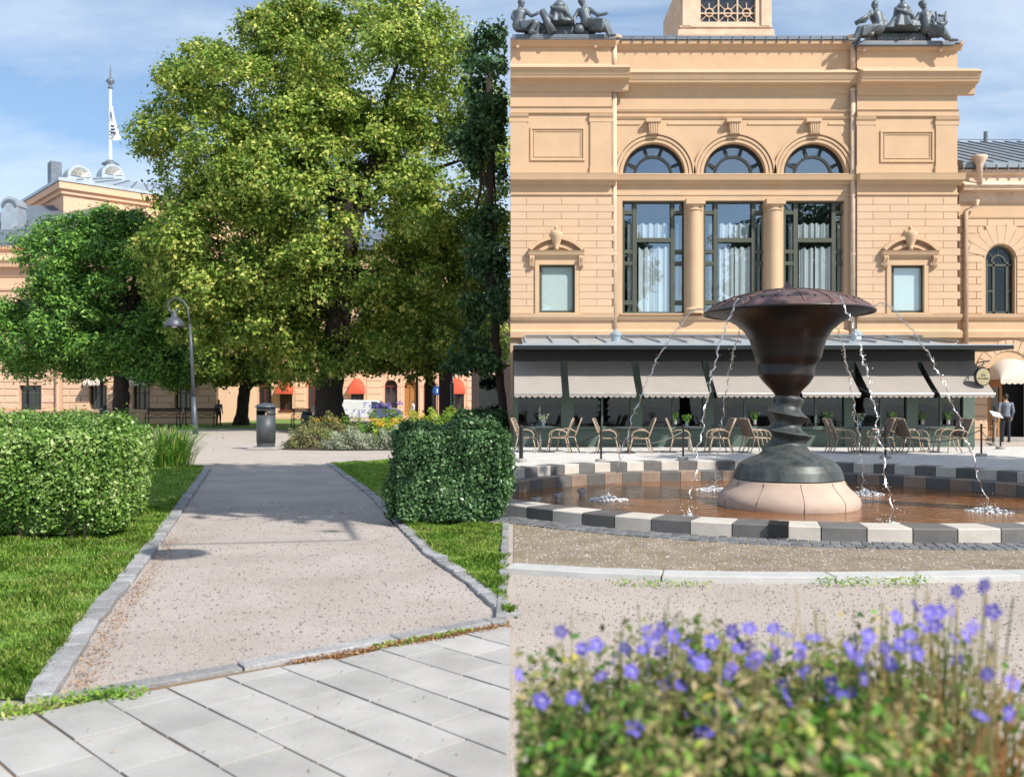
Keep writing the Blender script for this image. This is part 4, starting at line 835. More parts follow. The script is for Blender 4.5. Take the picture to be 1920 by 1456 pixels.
# awnings
aws = [(964, 1050, 'leftmost, beside the hedge'), (1063, 1183, 'second from the left, over the sling chairs'), (1196, 1314, 'third from the left'), (1327, 1452, 'partly behind the fountain stem'), (1480, 1585, 'just right of the fountain stem'), (1603, 1716, 'second from the right'), (1727, 1826, 'rightmost, beside the round hanging sign')]
for a, c, tx in aws:
    yt, yb = PF - .16, 28.15; x0, x1 = wx(a, yt), wx(c, yt); zt, zb = wz(677, yt), wz(738, yb)
    t = thing('awning', 'taupe canvas awning with scalloped edge, ' + tx, 'awning', ((x0 + x1) / 2, yt, zb), 'awnings of the pavilion')
    q = MB(); n = 12; v = []
    for i in range(n + 1):
        u = i / n; sag = -.03 * math.sin(u * math.pi)
        for j in range(9): w_ = j / 8; v.append((x0 + (x1 - x0) * w_ , yt + (yb - yt) * u, zt + (zb - zt) * u + sag + .008 * math.sin(w_ * 9 + a)))
    q.add(v, [(i * 9 + j, i * 9 + j + 1, (i + 1) * 9 + j + 1, (i + 1) * 9 + j) for i in range(n) for j in range(8)]); q.build('canvas', M['awning'], t, True)
    q = MB(); k_ = max(6, int((x1 - x0) / .17)); nn_ = k_ * 6; v = []
    for i in range(nn_ + 1): u = i / nn_; v += [(x0 + (x1 - x0) * u, yb - .012, zb + .02), (x0 + (x1 - x0) * u, yb - .02, zb - .06 - .06 * abs(math.sin(u * math.pi * k_)) ** .7)]
    q.add(v, [(2 * i, 2 * i + 2, 2 * i + 3, 2 * i + 1) for i in range(nn_)]); q.build('valance', M['awning'], t)
    q = MB(); q.tube([(x0, yb, zb), (x1, yb, zb)], .03, 8); q.build('front_bar', M['alu'], t)
    for xx in (x0 + .04, x1 - .04):
        q = MB(); q.tube([(xx, yt, zb + .25), (xx, yb + .02, zb + .01)], .016, 6); q.build('arm', M['alu'], t)
# round hanging sign
sd = 28.3; c_ = W(1843.5, 706, sd); t = thing('hanging_sign', 'round gilded restaurant sign hanging from a black bracket by the entrance', 'sign', (c_.x, c_.y, c_.z - .3))
def disc(rx, rz, y0, y1, cx=c_.x, cz=c_.z, n=36): q = MB(); q.prism_y([(cx + rx * math.cos(2 * math.pi * i / n), cz + rz * math.sin(2 * math.pi * i / n)) for i in range(n)], y0, y1); return q
disc(.245, .285, sd, sd + .10).build('rim', M['black'], t); fc = disc(.215, .255, sd - .012, sd + .02).build('face', M['signface'], t)
def text(s, size, loc, m, par, ax='CENTER'):
    cu = bpy.data.curves.new('text', 'FONT'); cu.body = s; cu.size = size; cu.align_x = ax; cu.extrude = .003
    o = bpy.data.objects.new('text', cu); me = bpy.data.meshes.new_from_object(o); bpy.data.objects.remove(o); me.name = 'lettering'
    off = off_of(par); me.transform(Matrix.Translation(Vector(loc) - off) @ Matrix.Rotation(R(90), 4, 'X')); return link('lettering', me, m, par)
text('STAHREU', .082, (c_.x, sd - .016, c_.z - .085), M['frame'], fc)
q = MB()
for z_ in (.015, .045): q.box(c_.x - .075, c_.x + .075, sd - .018, sd - .008, c_.z + z_, c_.z + z_ + .012)
for i in range(3): q.ball((c_.x - .05 + i * .05, sd - .014, c_.z + .085), .012, n=6, m=4)
q.build('crown_emblem', M['frame'], fc)
q = MB(); q.tube([W(1831, 680, sd + .6), W(1856, 676, sd)], .018, 6); q.tube([W(1829, 700, sd + .6), W(1835, 686, sd + .3), W(1847, 681, sd)], .012, 6); q.tube([(c_.x - .1, sd + .05, c_.z + .27), (c_.x, sd + .05, c_.z + .33), (c_.x + .1, sd + .05, c_.z + .27)], .010, 6); q.tube([(c_.x, sd + .05, c_.z + .33), W(1844, 678, sd + .05)], .012, 6); q.build('bracket', M['black'], t)
# ================================================================ FIGURES
def remeshed(mb, voxel, sm=2):
    me = mb.mesh('tmp'); bm = bmesh.new(); bm.from_mesh(me); bmesh.ops.recalc_face_normals(bm, faces=bm.faces); bm.to_mesh(me); bm.free()
    o = bpy.data.objects.new('tmp', me); COL.objects.link(o)
    m = o.modifiers.new('r', 'REMESH'); m.mode = 'VOXEL'; m.voxel_size = voxel
    if sm: s = o.modifiers.new('s', 'SMOOTH'); s.iterations = sm; s.factor = .5
    dg = bpy.context.evaluated_depsgraph_get(); r_ = bpy.data.meshes.new_from_object(o.evaluated_get(dg))
    bpy.data.objects.remove(o); bpy.data.meshes.remove(me); return r_
def limb(mb, pts, rad, n=10):
    P = []; Q = []
    for i in range(len(pts) - 1):
        for k in range(4): t = k / 4; P.append(Vector(pts[i]).lerp(Vector(pts[i + 1]), t)); Q.append(rad[i] + (rad[i + 1] - rad[i]) * t)
    P.append(Vector(pts[-1])); Q.append(rad[-1]); mb.tube(P, Q, n)
    for p, r in ((pts[0], rad[0]), (pts[-1], rad[-1])): mb.ball(p, r * .98, n=n, m=6)
    for p, r in zip(pts[1:-1], rad[1:-1]): mb.ball(p, r, n=n, m=6)
def folds(mb, top, bot, rt, rb, n=11, seed=1, sq=1.0):
    """draped cloth: a flared shape with pleats between two centres"""
    r_ = random.Random(seed); nn_ = n * 4; v = []; k = 8; ph = [r_.uniform(.8, 1.2) for _ in range(n)]
    for i in range(k + 1):
        t = i / k; c = Vector(top).lerp(Vector(bot), t); r = rt + (rb - rt) * t ** 1.2
        for j in range(nn_):
            a = 2 * math.pi * j / nn_; p = r * (1 + (.05 + .13 * t) * math.cos(a * n) * ph[j * n // nn_])
            v.append((c.x + p * math.cos(a), c.y + p * sq * math.sin(a), c.z))
    mb.add(v, [(i * nn_ + j, i * nn_ + (j + 1) % nn_, (i + 1) * nn_ + (j + 1) % nn_, (i + 1) * nn_ + j) for i in range(k) for j in range(nn_)] + [tuple(range(nn_)), tuple(k * nn_ + j for j in range(nn_))])
def head(mb, c, r=.15, look=(0, -1, 0)):
    c = Vector(c); l = Vector(look).normalized(); mb.ball(c, r, (.82, .95, 1.12), 12, 8); mb.ball(c + l * r * .9 + Vector((0, 0, -.05 * r)), r * .2, n=6, m=4)
    mb.ball(c + l * r * .5 + Vector((0, 0, -r * .75)), r * .42, n=8, m=5); mb.ball(c - l * r * .45 + Vector((0, 0, r * .35)), r * .85, n=10, m=6)
SD = 33.5
def sp_(px, py, dy=0): return W(px, py, SD + dy)
def statue_part(name, mb, par, vox=.028): me = remeshed(mb, vox, 1); off = off_of(par); me.transform(Matrix.Translation(-off)); return link(name, me, M['statue'], par, True)
def seated(par, torso, hip, knee, foot, sh_, arm_hand, arm2, hd, seed):
    b = MB(); T, Hp, K_, Fo = sp_(*torso), sp_(*hip), sp_(*knee, -.35), sp_(*foot, -.35)
    limb(b, [T, T.lerp(Hp, .5) + Vector((0, -.04, 0)), Hp], [0.228, 0.198, 0.243]); K2 = K_ + Vector((.12, .3, .06)); F2 = Fo + Vector((.22, .32, 0))
    limb(b, [Hp, K_, Fo], [0.182, 0.129, 0.076]); limb(b, [Hp + Vector((0, .2, 0)), K2, F2], [0.182, 0.129, 0.076]); s_ = 1 if Fo.x > Hp.x else -1
    for f_ in (Fo, F2): limb(b, [f_, f_ + Vector((s_ * .22, -.1, -.04))], [0.068, 0.046])
    folds(b, Hp.lerp(K_, .25) + Vector((0, .1, .12)), Hp.lerp(Fo, .55) + Vector((0, .1, -.02)), .20, .30, 10, seed, .8)
    for i in range(7):
        t_ = i / 6; a_ = Hp.lerp(K_, .1 + .8 * t_) + Vector((0, -.22, .05)); limb(b, [a_, a_.lerp(Fo + Vector((-.25 * s_, 0, .05)), .8) + Vector((0, -.05, 0))], [0.034, 0.023], 6)
    A, A2 = sp_(*arm_hand, -.3), sp_(*arm2, -.1); S1 = T + Vector((s_ * .19, -.05, .10)); S2 = T + Vector((-s_ * .19, .05, .10))
    limb(b, [S1, S1.lerp(A, .5) + Vector((0, -.08, -.16)), A], [0.091, 0.072, 0.046]); limb(b, [S2, S2.lerp(A2, .5) + Vector((-s_ * .1, 0, -.04)), A2], [0.091, 0.072, 0.046])
    for i in range(5): b.ball(A + Vector((.05 * math.cos(i), -.03, .05 * math.sin(i * 1.3))), .045, n=6, m=4)
    hd_ = sp_(*hd); limb(b, [T + Vector((0, 0, .25)), hd_ + Vector((0, 0, -.12))], [0.091, 0.068]); head(b, hd_, .15, (s_ * .5, -1, -.1))
    return statue_part('figure', b, par)
def standing(par, x, ytop, ybot, w0, w1, seed):
    b = MB(); top, bot = sp_(x, ytop), sp_(x, ybot, -.05); folds(b, top.lerp(bot, .25), bot, w0 * .7, w1 * .85, 9, seed, .75); limb(b, [top + Vector((0, 0, -.1)), top.lerp(bot, .3)], [0.243, 0.205])
    for s_ in (-1, 1): limb(b, [top + Vector((s_ * .21, 0, -.10)), top + Vector((s_ * .34, -.12, -.55)), top + Vector((s_ * .20, -.34, -.72))], [0.099, 0.076, 0.053])
    limb(b, [top + Vector((-.3, -.2, -.2)), top.lerp(bot, .5) + Vector((.2, -.3, 0)), bot + Vector((.45, -.15, .1))], [0.068, 0.084, 0.076]); h = top + Vector((0, 0, .38)); limb(b, [top, h], [0.091, 0.068]); head(b, h, .155)
    return statue_part('figure', b, par)
def group_base(lbl, x0, x1, ys, blk):
    t = thing('statue_group', lbl, 'statue', (wx((x0 + x1) / 2, SD), SD, wz(ys[1], SD)), 'statue groups on the cornice')
    q = MB(); q.fb(x0, x1, ys[0], ys[1], SD - .15, SD + 1.6); q.build('base_slab', M['zinc'], t, bevel=.02)
    q = MB(); q.fb(*blk, SD + .1, SD + 1.4); q.fb(blk[0] - 11, blk[0], blk[2] - 2, blk[3], SD + .18, SD + 1.1); q.fb(blk[1], blk[1] + 10, blk[2] - 1, blk[3], SD + .18, SD + 1.1); q.fb(blk[0] + 10, blk[1] - 12, blk[2] - 5.5, blk[2], SD + .25, SD + 1.2); q.build('plinth', M['statue'], t, bevel=.03)
    for i in range(6): px = blk[0] + 8 + i * (blk[1] - blk[0] - 16) / 5; q = MB(); q.ball(W(px, blk[3] - 5, SD + .09), .035, n=8, m=5); q.build('stud', M['alu'], t)
    return t
t = group_base('statue group with a lyre on the right corner of the theatre roof', 1608, 1791, (77, 84.5), (1645, 1737, 61.5, 77))
seated(t, (1642, 30), (1648, 53), (1612, 55), (1602, 75), None, (1607, 43), (1660, 52), (1640, 9), 3)
q = MB(); q.tube([sp_(1634, 24, -.4), sp_(1605, 44, -.45)], [.05, .085], 8); q.build('pipe', M['statue'], t, True)
standing(t, 1692, 12, 56, .40, .72, 5)
seated(t, (1734, 31), (1737, 52), (1768, 58), (1782, 75), None, (1752, 46), (1717, 56), (1731, 9), 8)
q = MB(); sc = SD / F; c0 = sp_(1764, 37, -.3)
for s_ in (-1, 1): q.tube([c0 + Vector((s_ * 6 * sc, 0, -9 * sc)), c0 + Vector((s_ * 9 * sc, 0, -5 * sc)), c0 + Vector((s_ * 7.5 * sc, 0, 2 * sc)), c0 + Vector((s_ * 8 * sc, 0, 9 * sc)), c0 + Vector((s_ * 10 * sc, 0, 15 * sc))], [.07, .08, .06, .05, .03], 8)
q.tube([c0 + Vector((-9 * sc, 0, 8 * sc)), c0 + Vector((9 * sc, 0, 8 * sc))], .045, 6); q.tube([c0 + Vector((-7 * sc, 0, -9 * sc)), c0 + Vector((7 * sc, 0, -9 * sc))], .10, 8)
for k_ in (-3, -1, 1, 3): q.tube([c0 + Vector((k_ * sc, 0, -8 * sc)), c0 + Vector((k_ * sc, 0, 8 * sc))], .012, 4)
q.build('lyre', M['statue'], t, True)
q = MB(); q.tube([W(1691 + 8 * (1 - i / 26) * math.cos(i * .5), 70 - 5 * (1 - i / 26) * math.sin(i * .5), SD + .08) for i in range(26)], .035, 6); q.tube([W(1699, 70, SD + .08), W(1710, 63, SD + .08)], .035, 6); q.build('scroll', M['statue'], t, True)
t = group_base('statue group with a draped torch bearer on the left corner of the theatre roof', 961, 1144, (64, 71.5), (994, 1106, 48, 64.5))
seated(t, (975, 27), (972, 48), (1004, 44), (994, 60), None, (1008, 26), (966, 40), (978, 6), 11)
standing(t, 1049, 8, 45, .38, .55, 6)
seated(t, (1095, 24), (1100, 42), (1131, 42), (1142, 66), None, (1137, 26), (1078, 46), (1091, 3), 14)
q = MB(); q.tube([sp_(1016, 20, -.2), sp_(1036, 61, -.2)], [.13, .17], 10); q.build('torch', M['statue'], t, True)
q = MB(); q.lathe([(.05, 0), (.17, .03), (.20, .15), (.16, .28), (.05, .32)], tuple(W(1086, 64, SD - .02)), 12); q.build('mask', M['statue'], t, True)
# ---- people
def person(label, loc, hgt, face, cols, stride=0.0, arm=0.0):
    """standing adult facing angle 'face' (radians from -y), one continuous body"""
    b = MB(); k = hgt / 1.76
    limb(b, [(0, 0, .95), (0, .01, 1.15), (0, .02, 1.36)], [.155, .145, .165]); b.ball((0, .02, 1.37), .175, (1.12, .62, .62), 12, 8)
    for s_ in (-1, 1):
        st_ = stride * s_
        limb(b, [(s_ * .085, 0, .93), (s_ * .10, -st_ * .5 - .01, .50), (s_ * .10, -st_ + .02, .09)], [.098, .068, .048]); limb(b, [(s_ * .10, -st_ + .03, .05), (s_ * .11, -st_ - .14, .035)], [.05, .035])
        sh_ = (s_ * .205, .02, 1.40); el = (s_ * .26, .04 + st_ * .4, 1.11); ha = (s_ * .25, -.09 + st_ * .6 - arm, .90 + arm * .5)
        limb(b, [sh_, el, ha], [.062, .048, .034]); hv = Vector(ha)
        limb(b, [hv, hv + Vector((0, -.02, -.07))], [.034, .036])
        for i, l_ in enumerate((.075, .085, .08, .065)): f0 = hv + Vector((s_ * .004, -.038 + i * .018, -.085)); limb(b, [f0, f0 + Vector((-s_ * .008, -.006, -l_ * .55)), f0 + Vector((-s_ * .022, -.008, -l_))], [.0105, .0095, .0085], 6)
        limb(b, [hv + Vector((0, -.035, -.03)), hv + Vector((-s_ * .01, -.065, -.07)), hv + Vector((-s_ * .015, -.066, -.10))], [.012, .010, .009], 6)
    limb(b, [(0, .02, 1.42), (0, 0, 1.53)], [.062, .055]); b.ball((0, -.005, 1.635), .108, (.80, .96, 1.13), 14, 10); b.ball((0, -.108, 1.625), .018, (.8, 1, 1.3), 6, 4); b.ball((0, -.06, 1.555), .05, n=8, m=5)
    for s_ in (-1, 1): b.ball((s_ * .086, .01, 1.63), .024, (.5, .8, 1.2), 6, 4)
    b.ball((0, .022, 1.66), .108, (.84, .98, 1.08), 12, 8)
    me = remeshed(b, .0115, 2); me.transform(Matrix.Scale(k, 4))
    mi = []
    for p in me.polygons:
        x, y, z = p.center / k; ax = abs(x)
        if z > 1.52: i_ = 3 if (z > 1.675 or (y > .035 and z > 1.58)) else 2
        elif z > 1.47 and ax < .09: i_ = 2
        elif z < .09: i_ = 4
        elif ax > .18 and z < .93: i_ = 2
        elif z < .94: i_ = 1
        else: i_ = 0
        mi.append(i_)
    me.materials.clear(); o = link('person', me, [cols[0], cols[1], M['skin'], M['hair'], M['black']], None, True); me.polygons.foreach_set('material_index', mi)
    for s_ in (-1, 1):     # eyes
        q = MB(); q.ball((s_ * .034 * k, -.098 * k, 1.645 * k), .011 * k, n=6, m=4); q.build('eye', M['black'], o, True, local=True)
    q = MB(); q.ball((0, -.097 * k, 1.583 * k), .020 * k, (1.3, .4, .3), 8, 4); q.build('mouth', M['red'], o, True, local=True)
    o.location = loc; o.rotation_euler = (0, 0, face); tag(o, label, 'person'); return o
pg = G(1889, 829); person('man in grey vest and dark trousers seen from behind at the entrance', (pg.x, 33.4, .005), 1.76, R(172), (M['shirt'], M['trouser']), .04)
p = G(592, 800); person('person in white top walking beside the big linden trunk', (wx(592, 57), 57, 0), 1.52, R(60), (M['shirt_w'], M['trouser']), .14)
person('person in grey jacket standing past the end of the benches', (wx(410, 60), 60, 0), 1.68, R(40), (M['shirt'], M['trouser']), .05)
person('distant person in pale top by the pink building door', (wx(774, 80), 80, 0), 1.66, R(-80), (M['shirt_w'], M['shirt']), .16)
# ================================================================ TERRACE FURNITURE
def make_chair():
    t = thing('terrace_chair', 'x', 'chair', (0, 0, 0), 'sling armchairs on the terrace')
    w_ = .27
    for s_ in (-1, 1):
        q = MB(); q.tube([(-.40, s_ * w_, .97), (-.33, s_ * w_, .80), (-.22, s_ * w_, .52), (-.20, s_ * w_, .42)], .016, 6); q.build('back_upright', M['tan'], t, True, local=True)
        q = MB(); q.tube([(-.20, s_ * w_, .42), (-.25, s_ * w_, .20), (-.34, s_ * w_, 0)], .016, 6); q.build('leg', M['tan'], t, True, local=True)
        q = MB(); q.tube([(.25, s_ * w_, .43), (.30, s_ * w_, .20), (.33, s_ * w_, 0)], .016, 6); q.build('leg', M['tan'], t, True, local=True)
        q = MB(); q.tube([(-.24, s_ * (w_ + .02), .58), (-.10, s_ * (w_ + .03), .655), (.08, s_ * (w_ + .03), .665), (.21, s_ * (w_ + .02), .62), (.27, s_ * (w_ + .01), .53), (.26, s_ * w_, .43)], .017, 6); q.build('armrest', M['tan'], t, True, local=True)
        q = MB(); q.tube([(-.21, s_ * w_, .43), (.26, s_ * w_, .435)], .014, 6); q.build('seat_rail', M['tan'], t, True, local=True)
    q = MB(); q.tube([(-.40, -w_, .97), (-.405, 0, .985), (-.40, w_, .97)], .016, 6); q.build('top_rail', M['tan'], t, True, local=True)
    q = MB(); n = 8; v = []
    for i in range(n + 1): u = i / n; v += [(-.392 + .175 * u ** .9, -w_, .95 - .49 * u), (-.392 + .175 * u ** .9 - .03, 0, .95 - .49 * u), (-.392 + .175 * u ** .9, w_, .95 - .49 * u)]
    q.add(v, [(3 * i + j, 3 * i + j + 1, 3 * i + j + 4, 3 * i + j + 3) for i in range(n) for j in range(2)]); o = q.build('backrest', M['sling'], t, True, local=True); o.modifiers.new('s', 'SOLIDIFY').thickness = .01
    q = MB(); v = []
    for i in range(n + 1): u = i / n; v += [(-.21 + .47 * u, -w_, .435), (-.21 + .47 * u, 0, .415), (-.21 + .47 * u, w_, .435)]
    q.add(v, [(3 * i + j, 3 * i + j + 1, 3 * i + j + 4, 3 * i + j + 3) for i in range(n) for j in range(2)]); o = q.build('seat', M['sling'], t, True, local=True); o.modifiers.new('s', 'SOLIDIFY').thickness = .01
    return t
def make_table():
    t = thing('bistro_table', 'x', 'table', (0, 0, 0), 'bistro tables on the terrace')
    q = MB(); q.lathe([(.001, .715), (.41, .715), (.42, .725), (.42, .735), (.41, .742), (.001, .742)], (0, 0, 0), 32); q.build('table_top', M['tabletop'], t, True, local=True, angle=40)
    q = MB(); q.tube([(0, 0, .03), (0, 0, .716)], .032, 10); q.build('column', M['alu'], t, True, local=True)
    for i in range(4):
        a = R(45 + 90 * i); q = MB(); q.tube([(0, 0, .05), (.2 * math.cos(a), .2 * math.sin(a), .035), (.32 * math.cos(a), .32 * math.sin(a), .012)], [.025, .018, .012], 6); q.build('foot', M['alu'], t, True, local=True)
    return t
chair0, table0 = make_chair(), make_table()
tabs = [(1013, 26.6, 'leftmost'), (1178, 26.0, 'second from the left'), (1292, 26.4, 'third from the left'), (1612, 26.2, 'first to the right of the fountain'), (1742, 26.3, 'rightmost')]
for i, (px, d, tx) in enumerate(tabs):
    o = table0 if i == 0 else copy_tree(table0); o.location = (wx(px, d), d, .005); o['label'] = 'round slate topped bistro table, ' + tx + ' on the terrace'
# chairs: (px, depth, facing, table, place)
chs = [(987, 26.3, 0, 'left of the leftmost table'), (1049, 26.2, 180, 'right of the leftmost table, nearer one'), (1065, 26.9, 180, 'right of the leftmost table, farther one'),
       (1140, 25.8, 0, 'left of the second table from the left'), (1200, 25.7, 180, 'right of the second table, nearer one'), (1203, 26.3, 180, 'right of the second table, farther one'),
       (1276, 26.0, 0, 'left of the third table'), (1347, 25.9, 180, 'right of the third table, nearer one'), (1352, 26.5, 180, 'right of the third table, farther one'),
       (1420, 25.9, 0, 'facing the fountain stem from its left, nearer one'), (1413, 26.5, 0, 'facing the fountain stem from its left, farther one'),
       (1572, 26.4, 0, 'left of the first table past the fountain, farther one'), (1582, 25.8, 0, 'left of the first table past the fountain, nearer one'), (1645, 25.9, 180, 'right of the first table past the fountain, nearer one'), (1652, 26.6, 180, 'right of the first table past the fountain, farther one'),
       (1702, 26.5, 0, 'left of the rightmost table, farther one'), (1714, 25.8, 0, 'left of the rightmost table, nearer one'), (1776, 26.6, 180, 'right of the rightmost table, farther one'), (1790, 26.0, 180, 'right of the rightmost table, nearer one')]
for i, (px, d, fa, tx) in enumerate(chs):
    o = chair0 if i == 0 else copy_tree(chair0); o.location = (wx(px, d), d, .005); o.rotation_euler = (0, 0, R(fa + random.uniform(-14, 14))); o['label'] = 'tan sling armchair ' + tx
def tuft(mb_c, n, r, h, up=1.0):
    a = rng.random(n) * 6.28; rr = r * np.sqrt(rng.random(n)); z = h * rng.random(n) ** .8
    return np.stack([mb_c[0] + rr * np.cos(a) * (z / h + .3), mb_c[1] + rr * np.sin(a) * (z / h + .3), mb_c[2] + z], 1)
def potted(px, d, zb, label, h, m, vase=True):
    x = wx(px, d); t = thing('potted_plant', label, 'plant', (x, d, zb), 'small plants on tables and sills')
    q = MB(); q.lathe([(.045, 0), (.055, .04), (.05, .12), (.06, .16), (.05, .16)], (x, d, zb), 12); q.build('vase', M['glass'] if vase else M['pot'], t, True)
    P = tuft((x, d, zb + .10), 90, .14, h); nn_ = unit(rng.normal(size=(90, 3)) + np.array([0, -.6, .6])); me = np_mesh('leaf', leaves(P - np.array([x, d, zb]), nn_, .035, .4), 4); link('foliage', me, m, t)
potted(1019, 26.5, .747, 'small flowering plant in a vase on the leftmost terrace table', .26, M['silver'])
potted(1288, 26.3, .747, 'small green plant in a vase on the third terrace table', .24, M['bed_g'])
potted(1612, 26.1, .747, 'leafy plant in a vase on the table right of the fountain', .28, M['silver'])
for px, tx in ((1266, 'left of the third awning gap'), (1415, 'just left of the fountain stem'), (1553, 'just right of the fountain stem'), (1675, 'between the two right hand tables'), (1730, 'left in the right end window'), (1778, 'at the right end of the window row')):
    potted(px, PF - .08, wz(799, PF) + .06, 'potted green plant on the pavilion sill, ' + tx, .30, M['bed_g'], False)
# ---- chain posts
pp = [(977, 866, 'beside the left end of the terrace'), (1127, 867, 'left of the second table'), (1281, 862, 'left of the third table'), (1660, 860, 'between the two right hand tables'), (1840, 856, 'outside the pavilion corner'), (1876, 842, 'beside the menu stand'), (1862, 835, 'at the entrance step')]
tops = []
for px, py, tx in pp:
    g = G(px, py); t = thing('barrier_post', 'slim black barrier post on a stone foot, ' + tx, 'post', (g.x, g.y, .005), 'black barrier posts')
    q = MB(); q.lathe([(.13, 0), (.14, .02), (.14, .07), (.12, .085)], (g.x, g.y, .005), 14); q.build('foot', M['concrete'], t)
    q = MB(); q.tube([(g.x, g.y, .08), (g.x, g.y, .82)], .026 if px > 990 else .05, 8); q.build('pole', M['black'], t)
    q = MB(); q.ball((g.x, g.y, .84), .036 if px > 990 else .055, n=8, m=5); q.build('knob', M['black'], t); tops.append(Vector((g.x, g.y, .72)))
for i, j, tx in ((0, 1, 'leftmost'), (1, 2, 'second from the left'), (3, 4, 'beside the right hand table'), (4, 6, 'across the entrance')):
    a, c = tops[i], tops[j]; q = MB(); q.tube([a.lerp(c, u / 16) + Vector((0, 0, -.30 * (1 - (u / 8 - 1) ** 2))) for u in range(17)], .014, 5); o = q.build('barrier_chain', M['black']); tag(o, 'drooping black chain between barrier posts, ' + tx, 'chain', 'chains of the terrace')
t = thing('menu_stand', 'grey menu stand with tilted board beside the entrance', 'menu stand', (wx(1866, 31.8), 31.8, 0)); x = wx(1866, 31.8)
q = MB(); q.tube([(x, 31.8, .02), (x, 31.8, 1.0)], .03, 8); q.build('pole', M['alu'], t); q = MB(); q.box(x - .22, x + .22, 31.6, 32.0, 0, .04); q.build('foot', M['concrete'], t)
q = MB(); q.box(-.2, .2, -.15, .15, 0, .03); q.xf(Matrix.Translation((x, 31.75, 1.02)) @ Matrix.Rotation(R(35), 4, 'X') @ Matrix.Rotation(R(15), 4, 'Y')); q.build('board', M['white'], t)
# ================================================================ LEFT BUILDINGS
LB = 66.0
lb = thing('corner_building', 'peach stucco building with a taller corner block, behind the chestnut tree', 'building', (wx(200, LB), LB, 0))
def par_box(mb, o, ax, l0, l1, d0, d1, z0, z1):
    """box along ax from l0 to l1, depth d0..d1 to its left"""
    n_ = Vector((-ax.y, ax.x, 0)); v = [o + ax * l + n_ * d for l in (l0, l1) for d in (d0, d1)]
    P = [v[0], v[2], v[3], v[1]]; mb.prism_z([(p.x, p.y) for p in P], z0, z1)
wins = [(36, 77, 722, 768), (168, 200, 722, 767), (250, 281, 722, 767), (328, 358, 722, 766)]
up = [(30, 70, 560, 640), (150, 190, 560, 640), (240, 280, 560, 640), (325, 362, 560, 640)]
b = MB(); walls(b, -90, 405, 463, 800, wins + up, LB, LB + .5); b.fb(-90, 405, 463, 800, LB + 1.2, LB + 12); b.build('wall', M['pink'], lb)
zl = lambda py: wz(py, LB)
for px0, px1, py0, py1 in wins + up:
    f = MB(); fw = 2.2
    for q_ in ((px0, px0 + fw, py0, py1), (px1 - fw, px1, py0, py1), (px0, px1, py0, py0 + fw), (px0, px1, py1 - fw, py1), ((px0 * 2 + px1) / 3 - 1, (px0 * 2 + px1) / 3 + 1, py0, py1), ((px0 + px1 * 2) / 3 - 1, (px0 + px1 * 2) / 3 + 1, py0, py1)): f.fb(*q_, LB + .25, LB + .33)
    f.fb(px0, px1, py0 + 14, py0 + 16, LB + .27, LB + .33)
    wn = f.build('window', M['frame'], lb); q = MB(); q.fb(px0, px1, py0, py1, LB + .32, LB + .34); q.build('pane', M['pane_in'], wn)
    q = MB(); q.fb(px0 - 2, px1 + 2, py1, py1 + 2.5, LB - .12, LB + .2); q.build('sill', M['ledge'], wn)
for px0, px1 in ((168, 200), (250, 281), (328, 358)):
    v = []; q = MB(); x0, x1 = wx(px0 - 3, LB), wx(px1 + 3, LB); k_ = 24
    for i in range(k_ + 1): u = i / k_; x = x0 + (x1 - x0) * u; v += [(x, LB - .02, zl(708)), (x, LB - .9, zl(718)), (x, LB - .92, zl(721.5) - .08 * abs(math.sin(u * math.pi * 6)))]
    q.add(v, [(3 * i + j, 3 * i + j + 1, 3 * i + j + 4, 3 * i + j + 3) for i in range(k_) for j in range(2)]); q.build('window_awning', M['awn_cream'], lb)
y = 640; r = 0
while y < 768:
    y1 = y + 12.8; edges = [-40]
    while edges[-1] < 405: edges.append(min(405, edges[-1] + (26 if r % 2 and len(edges) == 1 else 48)))
    for a, c in zip(edges, edges[1:]):
        segs = [(a, c)]
        for wv in wins:
            if y1 > wv[2] and y < wv[3]:
                ns = []
                for s0, s1 in segs:
                    if s0 < wv[0]: ns.append((s0, min(s1, wv[0])))
                    if s1 > wv[1]: ns.append((max(s0, wv[1]), s1))
                segs = [s_ for s_ in ns if s_[1] > s_[0]]
        for s0, s1 in segs:
            if s0 < 116 and s1 > 100 and s1 - s0 > 40: s0 = max(s0, 117)
            if s1 - s0 < 4 or s1 < -5: continue
            q = MB(); q.cbox(wx(s0, LB) + .03, wx(s1, LB) - .03, LB - .05, LB + .02, zl(y1) + .03, zl(y) - .03, .03); q.build('block', M['pink_b'], lb)
    y = y1; r += 1
def lmould(px0, px1, lst, name='moulding', m='pink'): b = MB(); b.prism_x(wx(px0, LB), wx(px1, LB), prof(LB, lst)); return b.build(name, M[m], lb)
lmould(-90, 405, [(0, 775), (.14, 774), (.16, 769), (0, 768.5)]); lmould(-90, 405, [(.12, 800), (.12, 776), (0, 775.5)], 'plinth')
lmould(-90, 405, [(0, 520), (.1, 518), (.15, 505), (.55, 502), (.6, 496), (.75, 490), (.7, 488), (.1, 480), (.1, 470), (.3, 468), (.35, 462), (0, 460)], 'cornice'); lmould(-90, 405, [(0, 545), (.1, 544), (.12, 540), (0, 539)])
q = MB(); q.tube([W(108, 520, LB - .2), W(108, 796, LB - .2)], .14, 8); q.build('downpipe', M['pink'], lb)
q = MB(); q.prism_x(wx(-90, LB), wx(110, LB), [(LB - .35, zl(462)), (LB - .35, zl(456)), (LB + 8, wz(385, LB + 8)), (LB + 9, wz(385, LB + 8)), (LB + 9, zl(462))]); rf = q.build('roof', M['zinc'], lb)
for i in range(9): px = -10 + i * 12; q = MB(); q.fb(px, px + 1.2, 455, 463, LB - .4, LB - .3); q.build('gutter_bracket', M['zinc'], rf)
